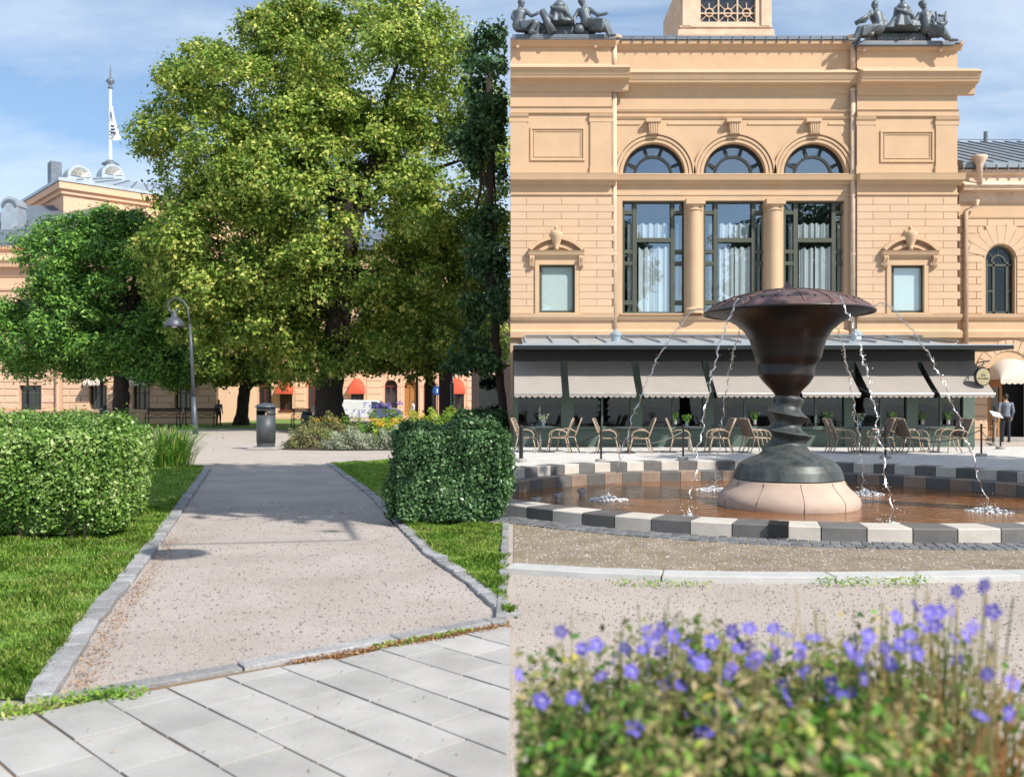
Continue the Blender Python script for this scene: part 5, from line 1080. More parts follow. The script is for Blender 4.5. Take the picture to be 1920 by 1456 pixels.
def turret(px, pyb, pyt, d, r, par, name='roof_turret'):
    c = W(px, pyb, d); h_ = wz(pyt, d) - c.z; q = MB(); q.box(c.x - r, c.x + r, d - r, d + r, c.z, c.z + h_ * .62); a_ = arch_band(c.x, c.z + h_ * .62 - .01, .02, r * 1.12, d - r, d + r, 16); q.add(a_.v, a_.f); q.build(name, M['zinc_lt'], par)
    q = arch_band(c.x, c.z + h_ * .60, r * .62, r * .9, d - r - .08, d - r + .02, 16); q.build('turret_arch', M['zinc'], par)
turret(26, 452, 350, LB + 3, .62, rf); q = MB(); q.lathe([(.3, 0), (.3, 1.2), (.34, 1.2), (.34, 1.35)], tuple(W(56, 455, LB + 2)), 10); q.build('chimney', M['zinc'], rf)
# taller corner block, corner towards the camera
cr = Vector((wx(119, 72), 72, 0)); axr = Vector((math.cos(R(42)), math.sin(R(42)), 0)); zT = wz(342, 72)
b = MB(); par_box(b, cr, axr, 0, 17, 0, 12, 6, zT - .3); b.build('corner_block', M['pink'], lb)
for (zt, h_, o_) in ((zT, .55, .42), (zT - .55, .35, .2), (zT - 3.3, .35, .7), (zT - 3.65, .35, .4), (zT - 4.0, .3, .2), (zT - 5.0, .18, .15), (zT - 5.7, .15, .12)):
    b = MB(); par_box(b, cr, axr, -o_, 17 + o_, -o_, 12 + o_, zt - h_, zt - .005); b.build('cornice', M['pink'] if o_ < .6 else M['ledge'], lb)
q = MB(); n_ = Vector((-axr.y, axr.x, 0)); base = [cr + axr * l + n_ * d for l, d in ((-.5, -.5), (17.5, -.5), (17.5, 12.5), (-.5, 12.5))]; topq = [cr + axr * l + n_ * d for l, d in ((4.5, 4.0), (13, 4.0), (13, 8), (4.5, 8))]
q.add([(p.x, p.y, zT) for p in base] + [(p.x, p.y, zT + .25) for p in base] + [(p.x, p.y, zT + 1.9) for p in topq], [(0, 1, 5, 4), (1, 2, 6, 5), (2, 3, 7, 6), (3, 0, 4, 7), (4, 5, 9, 8), (5, 6, 10, 9), (6, 7, 11, 10), (7, 4, 8, 11), (8, 9, 10, 11)]); rf2 = q.build('corner_roof', M['zinc_lt'], lb)
for i in range(12):
    u = (i + 1) / 13; a_ = base[0].lerp(base[1], u); c_ = topq[0].lerp(topq[1], u); q = MB(); q.tube([(a_.x, a_.y, zT + .28), (c_.x, c_.y, zT + 1.93)], .06, 4); q.build('seam', M['zinc'], rf2)
def acroter(pos, r, h_):
    q = MB(); ux, uy = axr, n_; n0 = len(q.v); q.box(-r, r, -r * .8, r * .8, 0, h_ * .4); a_ = arch_band(0, h_ * .4 - .02, .02, r, -r * .8, r * .8, 16); q.add(a_.v, a_.f); Mx = Matrix.Translation(pos) @ Matrix.Rotation(R(42), 4, 'Z'); q.xf(Mx); o = q.build('acroterion', M['zinc_lt'], rf2)
    q = MB()
    for i in range(9): an = R(10 + 20 * i); q.tube([(0, -r * .82, h_ * .4), (r * .75 * math.cos(an), -r * .82, h_ * .4 + r * .75 * math.sin(an))], [.05, .11], 5)
    q.xf(Mx); q.build('shell_rib', M['alu'], rf2)
acroter(cr + axr * 1.3 + n_ * .9 + Vector((0, 0, zT)), .95, 1.75)
q = MB(); par_box(q, cr + Vector((0, 0, 0)), axr, -.3, .5, 2.2, 3.2, zT, zT + 2.1); q.build('chimney', M['zinc'], rf2)
fp = W(207, 330, 80); acroter(Vector((fp.x, fp.y, zT + 1.6)), .95, 2.2)
f0 = W(207, 330, 80); zf = lambda py: wz(py, 80)
fl = thing('flagpole', 'white flagpole with a limp striped pennant on the corner roof', 'flagpole', (f0.x, 80, zf(312)))
q = MB(); q.lathe([(.35, 0), (.30, .3), (.15, .6), (.75, 1.0), (.55, 1.15), (.2, 1.4)], (f0.x, 80, zf(330)), 12); q.build('finial_base', M['zinc'], fl, True)
q = MB(); q.tube([(f0.x, 80, zf(305)), (f0.x, 80, zf(165))], [.15, .11], 8); q.build('pole', M['white'], fl)
q = MB(); q.lathe([(.08, 0), (.25, .15), (.1, .3), (.12, .4), (.38, .7), (.3, .85), (.08, 1.0), (.02, 2.2)], (f0.x, 80, zf(168)), 10); q.build('finial', M['zinc'], fl, True)
q = MB(); v = []
for i in range(14):
    u = i / 13; w_ = .15 + .75 * u ** 1.5
    v += [(f0.x + .12, 80 - .12, zf(200) - 3.0 * u), (f0.x + .12 + w_ * .55, 80 - .25 - .10 * math.sin(u * 9), zf(200) - 2.95 * u - .1), (f0.x + .12 + w_, 80 - .12, zf(200) - 2.9 * u)]
q.add(v, [(3 * i + j, 3 * i + j + 1, 3 * i + j + 4, 3 * i + j + 3) for i in range(13) for j in range(2)]); fg = q.build('pennant', M['cloth'], fl, True)
for i in (3, 4, 8, 9.3, 10.6): u = i / 13; w_ = .15 + .75 * u ** 1.5; q = MB(); z_ = zf(200) - 2.95 * u; q.box(f0.x + .2, f0.x + .1 + w_ * .8, 80 - .42, 80 - .40, z_ - .1, z_ + .06); q.build('stripe', M['navy'], fg)
# ---- pink building with red awnings
PB = 84.0
pb = thing('pink_building', 'pink rusticated building with red window awnings behind the linden', 'building', (wx(640, PB), PB, 0)); zp = lambda py: wz(py, PB)
arch = [(455, 0), (497, 0), (536, 1), (589, 0), (670, 1), (733, 0), (770, 2), (806, 0), (858, 1)]
b = MB(); xs = [405] + [(a[0] + c[0]) / 2 for a, c in zip(arch, arch[1:])] + [900]; hw = 12
for (cx, kd_), x0, x1 in zip(arch, xs, xs[1:]):
    arch_wall(b, wx(x0, PB), wx(x1, PB), zp(724), zp(690), wx(cx, PB), hw * PB / F, PB, PB + .5, 14); walls(b, x0, x1, 724, 790, [(cx - hw, cx + hw, 724, 790 if kd_ == 2 else 768)], PB, PB + .5)
walls(b, 405, 900, 470, 690, [(px, px + 22, 560, 640) for px in range(430, 880, 48)], PB, PB + .5); b.fb(405, 900, 470, 790, PB + 1.2, PB + 12); b.build('wall', M['pink'], pb)
for px in range(430, 880, 48): q = MB(); q.fb(px, px + 22, 560, 640, PB + .3, PB + .35); q.build('window', M['pane_in'], pb)
for cx, kd_ in arch:
    x = wx(cx, PB); sc = PB / F; f = arch_band(x, zp(724), (hw - 2.2) * sc, hw * sc, PB + .2, PB + .3, 14); bt = 790 if kd_ == 2 else 768
    for q_ in ((cx - hw, cx - hw + 2.2, 724, bt), (cx + hw - 2.2, cx + hw, 724, bt), (cx - 1, cx + 1, 724, bt), (cx - hw, cx + hw, 722.5, 725)): f.fb(*q_, PB + .2, PB + .3)
    wn = f.build('door' if kd_ == 2 else 'window', M['maroon'] if kd_ != 2 else M['wood_door'], pb)
    q = MB(); P = arc_pts(x, zp(724), hw * sc, 12) + [(x - hw * sc, zp(bt)), (x + hw * sc, zp(bt))]; q.add([(a_, PB + .28, c_) for a_, c_ in P], [tuple(range(len(P)))]); q.build('pane', M['pane_in'] if kd_ != 2 else M['wood_door'], wn)
    arch_band(x, zp(724), hw * sc + .03, (hw + 4) * sc, PB - .06, PB + .02, 14).build('arch_moulding', M['red'] if cx == 589 else M['pink_b'], pb)
    q = MB(); q.prism_y([(x - .14, zp(712)), (x + .14, zp(712)), (x + .22, zp(702)), (x - .22, zp(702))], PB - .16, PB + .02); q.build('keystone', M['pink_b'], pb)
    if kd_ != 2: q = MB(); q.fb(cx - hw - 1, cx + hw + 1, 768, 771, PB - .12, PB + .1); q.build('sill', M['maroon'], wn)
y = 690; r = 0
while y < 780:
    y1 = y + 12.4
    edges = [405 + (r % 2) * 14]
    for cx, _ in arch: edges += [cx - hw - 4.5, cx + hw + 4.5]
    edges.append(900)
    for a, c in zip(edges[0::2], edges[1::2]) if y > 700 else zip(range(405, 890, 40), range(445, 930, 40)):
        if c - a < 3: continue
        q = MB(); q.cbox(wx(a, PB) + .03, wx(c, PB) - .03, PB - .05, PB + .02, zp(y1) + .035, zp(y) - .035, .03); q.build('block', M['pink_b'], pb)
    y = y1; r += 1
b = MB(); b.prism_x(wx(405, PB), wx(900, PB), prof(PB, [(0, 692), (.1, 690), (.35, 686), (.4, 681), (0, 679)])); b.build('string_course', M['pink'], pb)
b = MB(); b.prism_x(wx(405, PB), wx(900, PB), prof(PB, [(.12, 792), (.12, 780), (0, 779)])); b.build('plinth', M['pink'], pb)
b = MB(); b.prism_x(wx(400, PB), wx(900, PB), [(PB - .6, zp(470)), (PB - .6, zp(462)), (PB + 8, zp(400)), (PB + 12, zp(470))]); b.build('roof', M['zinc'], pb)
for cx, tx in ((536, 'left of the big linden trunk'), (670, 'right of the big linden trunk, above the white van'), (858, 'between the two dark columns')):
    x = wx(cx, PB); rr = 14.5 * PB / F; zb = zp(736 - 2); t = thing('window_awning', 'domed red window awning ' + tx, 'awning', (x, PB, zb), 'red dome awnings'); q = MB(); v = []; n, m_ = 14, 7
    for i in range(m_ + 1):
        tt = R(90 * i / m_)
        for j in range(n + 1): a = R(180 * j / n); v.append((x + rr * math.cos(a), PB - .06 - .9 * math.sin(tt), zb + 1.25 * math.sin(a) * math.cos(tt) ** .8 if math.cos(tt) > 0 else zb))
    q.add(v, [(i * (n + 1) + j, i * (n + 1) + j + 1, (i + 1) * (n + 1) + j + 1, (i + 1) * (n + 1) + j) for i in range(m_) for j in range(n)]); q.build('canopy', M['red'], t, True)
    q = MB(); q.box(x - rr, x + rr, PB - .98, PB - .95, zb - .22, zb + .01); q.box(x - rr, x - rr + .02, PB - .95, PB - .06, zb - .22, zb + .01); q.box(x + rr - .02, x + rr, PB - .95, PB - .06, zb - .22, zb + .01); q.build('valance', M['red'], t)
# ---- plum clad shop building on columns
DB = 58.0
db = thing('shop_building', 'plum brown clad shop front on square columns at the edge of the trees', 'building', (wx(900, DB), DB, 0))
for a, c in ((823, 848), (884, 896), (942, 958)): q = MB(); q.fb(a, c, 600, 800, DB, DB + .9); q.build('column', M['plum'], db, bevel=.02)
q = MB(); q.fb(884, 958, 655, 683, DB - .1, DB + 6); q.build('lintel', M['plum'], db); q = MB(); q.fb(820, 958, 560, 654, DB + .1, DB + 6); q.build('upper_wall', M['plum'], db)
q = MB(); q.fb(884, 958, 651, 655, DB - .3, DB + 6); q.build('ledge', M['alu'], db)
q = MB(); q.fb(896, 942, 683, 702, DB + .3, DB + .5); q.build('transom_panel', M['beige_in'], db)
q = MB()
for q_ in ((896, 898, 702, 775), (940, 942, 702, 775), (898, 940, 702, 704), (898, 940, 773, 800)): q.fb(*q_, DB + .25, DB + .4)
wn = q.build('shop_window', M['plum'], db); q = MB(); q.fb(898, 940, 704, 773, DB + .3, DB + .31); q.build('pane', M['glass_dk'], wn); q = MB(); q.fb(897, 942, 700, 776, DB + .7, DB + .72); q.build('blind', M['beige_in'], wn)
for px0, px1, py0, py1, m_ in ((919, 939, 706, 765, 'trouser'), (913, 922, 752, 772, 'white')): q = MB(); q.fb(px0, px1, py0, py1, DB + .62, DB + .66); q.build('window_display', M[m_], wn)
t = thing('vertical_sign', 'narrow dark shop sign with white marks on the dark column', 'sign', (wx(847, DB - .2), DB - .2, wz(768, DB))); q = MB(); q.fb(843, 850.5, 718, 768, DB - .35, DB - .05); q.build('board', M['black'], t)
for i in range(9): q = MB(); py = 720 + i * 5.3; q.fb(844.3, 847.2, py, py + 3, DB - .37, DB - .34); q.build('mark', M['white'], t)
# ================================================================ STREET FURNITURE, LEFT
def lamp(label, base_px, base_py, pts, head, d, lean=0):
    g = W(base_px, base_py, d); t = thing('street_lamp', label, 'street lamp', (g.x, d, 0), 'curved park lamps')
    P = [W(px, py, d) for px, py in pts]; k = next(i for i, p in enumerate(pts) if p[1] < base_py - (base_py - pts[-1][1]) * .26) if False else 2
    P[0].z = 0; q = MB(); q.tube(P[:k + 1], [.13, .125, .115], 10); q.build('lower_post', M['iron'], t, True)
    q = MB(); q.tube(P[k:k + 3], [.085, .075, .065], 10); q.build('upper_post', M['iron'], t, True)
    q = MB(); q.tube(P[k + 2:], .042, 8); q.build('crook', M['iron'], t, True)
    h = W(*head, d); q = MB(); q.lathe([(.05, .42), (.07, .30), (.13, .26), (.14, .12), (.26, .06), (.40, -.10), (.45, -.28), (.44, -.33), (.40, -.30)], tuple(h), 20, cap=False); q.build('shade', M['iron'], t, True)
    q = MB(); q.ball(h + Vector((0, 0, -.2)), .17, n=12, m=8); q.build('bulb', M['white'], t, True)
    q = MB(); q.lathe([(.5, 0), (.5, .03)], (g.x, d, 0), 16); q.build('footing', M['concrete'], t)
crook = [(366.5, 815), (365, 790), (363, 744), (359, 660), (356, 608), (353.5, 590), (351.5, 576), (345, 566), (335, 559), (326, 559), (317.5, 565), (314.5, 574), (317, 581), (323, 585), (329, 584), (333, 579)]
dl = H * F / (815 - Y0); lamp('tall blue grey crook lamp leaning slightly beside the path junction', 366.5, 815, crook, (327, 599), dl)
dl2 = 60.0; lamp('distant crook lamp standing in front of the chestnut tree', 52, 797, [(52, 797), (52, 780), (51.8, 755), (51.5, 690), (51, 640), (50.5, 612), (49, 605), (45, 601), (41, 603), (39, 609), (41, 613), (44, 614)], (43, 632), dl2)
# litter bin
db_ = H * F / (843 - Y0); g = W(497, 843, db_); bz = db_ / F
t = thing('litter_bin', 'worn slate grey litter bin with domed lid on a concrete slab', 'litter bin', (g.x, g.y, 0))
q = MB(); q.box(g.x - .47, g.x + .45, db_ - .30, db_ + .55, 0, .09); q.build('slab', M['concrete'], t, bevel=.015)
q = MB(); q.lathe([(.27, .09), (.27, .24)], (g.x, db_ + .1, 0), 24); q.build('foot', M['bin'], t, True, angle=40)
rb = .285; zb0, zb1, zs0, zs1 = .22, 1.30, 1.06, 1.19
q = MB(); q.lathe([(rb, zb0), (rb, zs0)], (g.x, db_ + .1, 0), 32, cap=False)
for a0, a1 in ((R(-70), R(60)), (R(110), R(190))): q.lathe([(rb, zs0), (rb, zs1)], (g.x, db_ + .1, 0), 14, cap=False, a0=a0, a1=a1)
q.lathe([(rb, zs1), (rb, zb1)], (g.x, db_ + .1, 0), 32, cap=False); o = q.build('body', M['bin'], t, True); o.modifiers.new('s', 'SOLIDIFY').thickness = .02
q = MB(); q.lathe([(.001, zb0 + .02), (rb - .02, zb0 + .02), (rb - .03, .85), (.001, .85)], (g.x, db_ + .1, 0), 24, cap=False); q.build('liner', M['black'], t, True)
q = MB(); q.lathe([(.30, zb1), (.345, zb1), (.345, zb1 + .015), (.25, zb1 + .085), (.12, zb1 + .13), (.001, zb1 + .14)], (g.x, db_ + .1, 0), 32, cap=False); q.build('lid', M['iron'], t, True)
# benches
def bench(label, px0, px1, d):
    x0, x1 = wx(px0, d), wx(px1, d); xc = (x0 + x1) / 2; t = thing('park_bench', label, 'bench', (xc, d, 0), 'iron park benches'); w_ = (x1 - x0) / 2
    for i in range(4): q = MB(); y = d - .2 + .12 * i; q.box(x0, x1, y, y + .09, .50, .54); q.build('seat_slat', M['wood_dk'], t)
    for i in range(2): q = MB(); z_ = .92 + .12 * i; q.box(x0, x1, d + .30 + .02 * i, d + .34 + .02 * i, z_, z_ + .10); q.build('back_slat', M['wood_dk'], t)
    for s_ in (-1, 1):
        x = xc + s_ * (w_ - .12)
        for pts in ([(x, d - .22, .5), (x, d - .28, .25), (x, d - .36, 0)], [(x, d + .30, 1.1), (x, d + .24, .5), (x, d + .38, 0)]): q = MB(); q.tube(pts, .035, 6); q.build('leg', M['black'], t, True)
        q = MB(); q.tube([(x, d + .27, .80), (x, d, .82), (x, d - .24, .74), (x, d - .24, .52)], .028, 6); q.build('armrest', M['black'], t, True)
    q = MB(); q.tube([(x0 + .12, d + .27, .52), (xc, d + .31, .84), (x1 - .12, d + .27, .52)], .016, 5); q.tube([(x0 + .12, d + .31, .86), (xc, d + .27, .56), (x1 - .12, d + .31, .86)], .016, 5); q.build('back_brace', M['black'], t)
bench('left of two dark iron park benches under the trees', 272, 338, 58); bench('right of two dark iron park benches, behind the crook lamp', 342, 407, 58); bench('small dark bench half hidden behind the flower island', 545, 580, 52)
t = thing('waste_bin', 'small teal rounded bin beside the flower island', 'litter bin', (wx(576, 50), 50, 0)); q = MB(); q.lathe([(.30, 0), (.34, .1), (.34, .75), (.26, .95), (.06, 1.02)], tuple(t.location), 18); q.build('body', M['teal'], t, True, angle=50); q = MB(); q.lathe([(.345, .70), (.36, .70), (.36, .76), (.345, .76)], tuple(t.location), 18, cap=False); q.build('band', M['iron'], t)
t = thing('bollard', 'dark teal round topped bollard behind the left hedge', 'bollard', (wx(195.5, 54), 54, 0)); q = MB(); q.lathe([(.15, 0), (.15, 1.15), (.11, 1.28), (.02, 1.33)], tuple(t.location), 14); q.build('post', M['teal'], t, True, angle=50); q = MB(); q.lathe([(.19, 0), (.19, .06)], tuple(t.location), 14); q.build('collar', M['iron'], t)
t = thing('traffic_pole', 'slim black pole standing next to the teal bollard', 'pole', (wx(190, 57), 57, 0)); q = MB(); q.tube([(t.location.x, 57, 0), (t.location.x, 57, 6)], .10, 8); q.build('pole', M['black'], t); q = MB(); q.lathe([(.18, 0), (.18, .3), (.12, .34)], tuple(t.location), 10); q.build('base', M['black'], t)
t = thing('round_sign', 'blue round traffic sign beside the dark column', 'sign', (wx(820, 70), 70, 0)); c_ = W(820, 732, 70); q = MB(); q.prism_y([(c_.x + .36 * math.cos(i * .26), c_.z + .36 * math.sin(i * .26)) for i in range(24)], 69.95, 70); q.build('face', M['blue'], t); q = MB(); q.tube([(c_.x, 70.05, 0), (c_.x, 70.05, c_.z + .3)], .04, 6); q.build('pole', M['iron'], t); q = MB(); q.box(c_.x - .05, c_.x + .05, 69.93, 69.945, c_.z - .18, c_.z + .16); q.build('arrow', M['white'], t)
for px, d, tx in ((782, 62, 'thin dark lamp post right of the white van'),): t = thing('lamp_post', tx, 'post', (wx(px, d), d, 0)); q = MB(); q.tube([(t.location.x, d, 0), (t.location.x, d, 5.5)], .09, 8); q.build('pole', M['black'], t); q = MB(); q.lathe([(.16, 0), (.16, .5), (.1, .6)], tuple(t.location), 10); q.build('base', M['black'], t)
# bicycle
t = thing('bicycle', 'dark bicycle parked at the far left by the peach wall', 'bicycle', (wx(32, 62), 62, 0)); x = t.location.x
for s_ in (-.53, .53):
    q = MB(); q.tube([(x + s_ + .34 * math.cos(a * math.pi / 10), 62, .34 + .34 * math.sin(a * math.pi / 10)) for a in range(21)], .022, 5, cap=False); wh = q.build('wheel', M['tyre'], t)
    q = MB()
    for a in range(8): q.tube([(x + s_, 62, .34), (x + s_ + .33 * math.cos(a * .785), 62, .34 + .33 * math.sin(a * .785))], .004, 3)
    q.build('spokes', M['alu'], wh)
q = MB(); q.tube([(x - .53, 62, .34), (x - .1, 62, .32), (x + .38, 62, .78), (x - .2, 62, .82), (x - .1, 62, .32)], .02, 6); q.tube([(x - .53, 62, .34), (x - .2, 62, .82)], .016, 6); q.tube([(x + .53, 62, .34), (x + .36, 62, .9)], .02, 6); q.build('frame', M['black'], t)
q = MB(); q.tube([(x + .36, 62, .9), (x + .34, 62, 1.0)], .015, 5); q.tube([(x + .3, 61.75, 1.02), (x + .34, 62, 1.0), (x + .3, 62.25, 1.02)], .016, 5); q.build('handlebar', M['black'], t); q = MB(); q.ball((x - .22, 62, .92), .13, (1, .55, .35), 8, 5); q.build('saddle', M['black'], t)
# van
VD = 68.0; t = thing('parked_van', 'white delivery van parked behind the flower island', 'van', (wx(682, VD), VD, 0)); x0, x1 = wx(628, VD), wx(752, VD); Lv = x1 - x0
body = [(x0, .35), (x1 - .05, .35), (x1, .75), (x1 - .25, 1.0), (x1 - .95, 1.12), (x1 - 1.75, 1.66), (x0 + .3, 1.72), (x0 + .03, 1.55)]
q = MB(); q.prism_y(body, VD, VD + 1.7); q.build('body', M['white'], t, bevel=.06)
q = MB(); q.prism_y([(x1 - 2.2, 1.08), (x1 - 1.1, 1.08), (x1 - 1.78, 1.56), (x1 - 2.2, 1.58)], VD - .015, VD + .01); q.build('side_window', M['carglass'], t)
q = MB(); q.add([(x1 - .99, VD + .12, 1.16), (x1 - .99, VD + 1.58, 1.16), (x1 - 1.70, VD + 1.5, 1.645), (x1 - 1.70, VD + .2, 1.645)], [(0, 1, 2, 3)]); q.xf(Matrix.Translation((.03, 0, .02))); q.build('windscreen', M['carglass'], t)
for xx in (x0 + .75, x1 - .85):
    q = MB(); q.tube([(xx, VD - .02, .33), (xx, VD + .22, .33)], .33, 18); wh = q.build('wheel', M['tyre'], t); q = MB(); q.tube([(xx, VD - .03, .33), (xx, VD + .1, .33)], .19, 14); q.build('rim', M['alu'], wh)
q = MB(); q.box(x1 - .22, x1 - .02, VD + .1, VD + .4, .78, .92); q.build('headlight', M['alu'], t); q = MB(); q.box(x1 - 1.15, x1 - .98, VD - .14, VD - .01, 1.08, 1.2); q.build('mirror', M['black'], t)
# ================================================================ TREES
def crown(blobs, nb, nc, nl, s1, s2, leaf, up=.5, xmax=None, inner=.62):
    """boughs -> clumps -> leaves; blobs (cx,cy,cz,rx,ry,rz)"""
    Bc = np.array(blobs, float); wgt = (Bc[:, 3] * Bc[:, 5]); wgt = wgt / wgt.sum()
    pts, outn = [], []
    while len(pts) < nb:
        i = rng.choice(len(Bc), p=wgt); d = unit(rng.normal(size=(1, 3)))[0]; r = inner + (1 - inner) * rng.random() ** .7
        p = Bc[i, :3] + d * Bc[i, 3:] * r
        ins = ((p - Bc[:, :3]) / Bc[:, 3:]); ins = (ins ** 2).sum(1) ** .5
        if (np.delete(ins, i) < .55).any(): continue
        pts.append(p); outn.append(d)
    pts = np.array(pts); outn = np.array(outn); n1 = nb * nc
    R1 = s1 * (.75 + .6 * rng.random(nb)); co = unit(rng.normal(size=(n1, 3)) + np.repeat(outn, nc, 0) * .75 + np.array([0, 0, .35]))
    c = np.repeat(pts, nc, 0) + co * np.repeat(R1, nc)[:, None] * np.array([1.15, 1.15, .8]) * (.72 + .28 * rng.random((n1, 1)))
    lp = np.repeat(c, nl, 0) + rng.normal(size=(n1 * nl, 3)) * s2 * np.array([1, 1, .75]); lo = np.repeat(co, nl, 0)
    nn_ = unit(lo * .75 + rng.normal(size=lp.shape) * .55 + np.array([0, 0, up])); sz = leaf * (.6 + .8 * rng.random(len(lp)))
    if xmax is not None: k = lp[:, 0] < xmax; lp, nn_, sz = lp[k], nn_[k], sz[k]
    return lp, nn_, sz, pts
def tree(label, d, trunk_px, trunk_r, blobs_px, m, nb, nc, nl, s1, s2, leaf, ry=None, asp=.62, xmax=None, limbs=9, zoff=0, name='tree', up=.5):
    base = W(trunk_px[0][0], trunk_px[0][1], d); base.z = 0; t = thing(name, label, 'tree', base); sc = d / F
    bl = []
    for b_ in blobs_px:
        c = W(b_[0], b_[1], d); dy = b_[4] if len(b_) > 4 else 0; rx, rz = b_[2] * sc, b_[3] * sc; bl.append((c.x, c.y + dy, c.z, rx, (b_[5] if len(b_) > 5 else min(rx, rz) * .95 + .5), rz))
    lp, nn_, sz, pts = crown(bl, nb, nc, nl, s1, s2, leaf, up, xmax); off = np.array(base)
    link('crown', np_mesh('crown', leaves(lp - off, nn_, sz, asp), 4), m, t, kind='stuff')
    P = [W(px, py, d) for px, py in trunk_px]; P[0].z = -.05; n = len(P)
    fine, rad = [], []
    for i in range(n - 1):
        for k in range(5): u = k / 5; fine.append(P[i].lerp(P[i + 1], u) + Vector((random.gauss(0, .02), random.gauss(0, .02), 0))); tt = (i + u) / (n - 1); rad.append(trunk_r * (1.0 - .35 * tt) * (1 + .45 * max(0, .12 - tt) / .12) * random.uniform(.96, 1.04))
    fine.append(P[-1]); rad.append(trunk_r * .62); q = MB(); q.tube(fine, rad, 14); tr = q.build('trunk', M['bark'], t, True)
    idx = rng.choice(len(pts), size=min(limbs, len(pts)), replace=False)
    for i in idx:
        e = Vector(pts[i]); s_ = fine[random.randint(int(len(fine) * .6), len(fine) - 1)]; mid = s_.lerp(e, .45) + Vector((0, 0, (e - s_).length * .12)); q = MB(); L_ = []; r_ = []
        for k in range(9): u = k / 8; L_.append((s_ * (1 - u) ** 2 + mid * 2 * u * (1 - u) + e * u * u) + Vector((random.gauss(0, .05), random.gauss(0, .05), random.gauss(0, .04)))); r_.append(trunk_r * (.42 * (1 - u) + .035))
        q.tube(L_, r_, 8); q.build('limb', M['bark'], tr, True)
    return t
tree('broad linden with yellow green flowering clumps towering over the path', 48, [(622, 800), (617, 760), (622, 700), (630, 640), (640, 560), (650, 450), (660, 330)], .78,
     [(690, 150, 185, 150), (500, 230, 170, 165), (378, 290, 92, 108), (640, 390, 230, 170, -1), (820, 330, 115, 190), (450, 470, 130, 130, -1), (640, 590, 190, 95, -1.5), (810, 570, 120, 95), (780, 140, 95, 110), (570, 110, 110, 85), (408, 175, 58, 55), (880, 470, 70, 110), (480, 640, 110, 60), (368, 400, 66, 70), (355, 510, 60, 80), (410, 570, 80, 70), (700, 500, 160, 120, -2), (560, 350, 130, 110, -2.5)],
     M['linden'], 470, 25, 23, 1.1, .23, .105, limbs=26)
tree('round chestnut tree with deep green leaves left of the benches', 53, [(228, 800), (226, 770), (227, 740), (228, 700), (230, 640), (225, 560)], .50,
     [(200, 520, 115, 105), (110, 590, 90, 85), (265, 590, 85, 95), (190, 640, 150, 62), (240, 470, 70, 65), (140, 490, 75, 60), (60, 640, 55, 60), (300, 660, 60, 50)],
     M['chest'], 200, 22, 22, .95, .24, .125, asp=.40, limbs=14, up=.75)
tree('linden with a crooked trunk standing behind the bin', 60, [(452, 793), (455, 765), (458, 730), (470, 716), (495, 708), (520, 690)], .42,
     [(430, 640, 100, 70), (520, 655, 90, 50), (380, 590, 75, 80), (350, 680, 60, 35)], M['linden'], 90, 22, 20, 1.0, .25, .12, limbs=7)
tree('slim linden behind the flower island near the dark columns', 54, [(803, 800), (804, 760), (804, 700), (806, 640), (810, 560)], .27,
     [(820, 610, 95, 60), (760, 640, 80, 50), (870, 640, 60, 50)], M['linden'], 70, 22, 20, 1.0, .25, .12, limbs=6)
tree('tree with shade darkened leaves at the corner of the theatre', 38, [(947, 812), (946, 780), (938, 720), (930, 640), (922, 480), (918, 300), (916, 150)], .20,
     [(918, 150, 28, 70), (885, 235, 42, 45), (925, 300, 24, 70), (925, 450, 24, 60), (918, 560, 28, 60), (900, 650, 45, 40), (865, 665, 35, 28), (926, 95, 16, 35)], M['shadeleaf'], 80, 12, 12, .45, .2, .115, xmax=-.22, limbs=12)
# trees outside the frame whose shade falls into it
def big_tree(label, base, c, r, nb=150):
    t = thing('tree', label, 'tree', base); lp, nn_, sz, pts = crown([(c[0], c[1], c[2], r[0], r[1], r[2])], nb, 12, 12, .7, .26, .15, .5, None, .25); off = np.array(base)
    link('crown', np_mesh('crown', leaves(lp - off, nn_, sz, .65), 4), M['shadeleaf'], t, kind='stuff'); bv, cv = Vector(base), Vector(c)
    tv = Vector((base[0] + (c[0] - base[0]) * .04, base[1] + (c[1] - base[1]) * .04, c[2] * .85)); cu = [bv * (1 - u) ** 2 + tv * 2 * u * (1 - u) + (cv + Vector((0, 0, -.5))) * u * u for u in [k / 12 for k in range(13)]]
    q = MB(); q.tube(cu, [.36 - .022 * k for k in range(13)], 12); tr = q.build('trunk', M['bark'], t, True)
    for p in list(pts[::12]) + [np.array([c[0] - .3, c[1] - 5.0, c[2] - 2.6])]: q = MB(); s_ = cu[random.randint(9, 12)]; q.tube([s_, s_.lerp(Vector(p), .5) + Vector((0, 0, .4)), Vector(p)], [.14, .09, .03], 6); q.build('limb', M['bark'], tr, True)
big_tree('tall shade tree beside the plaza, its crown above the picture', (8.8, 13.2, 0), (4.7, 8.6, 10.3), (4.0, 4.4, 2.7), 190)
big_tree('shade tree right of the basin outside the picture', (17.5, 13, 0), (17, 13.4, 10), (4.6, 4.6, 3.0))
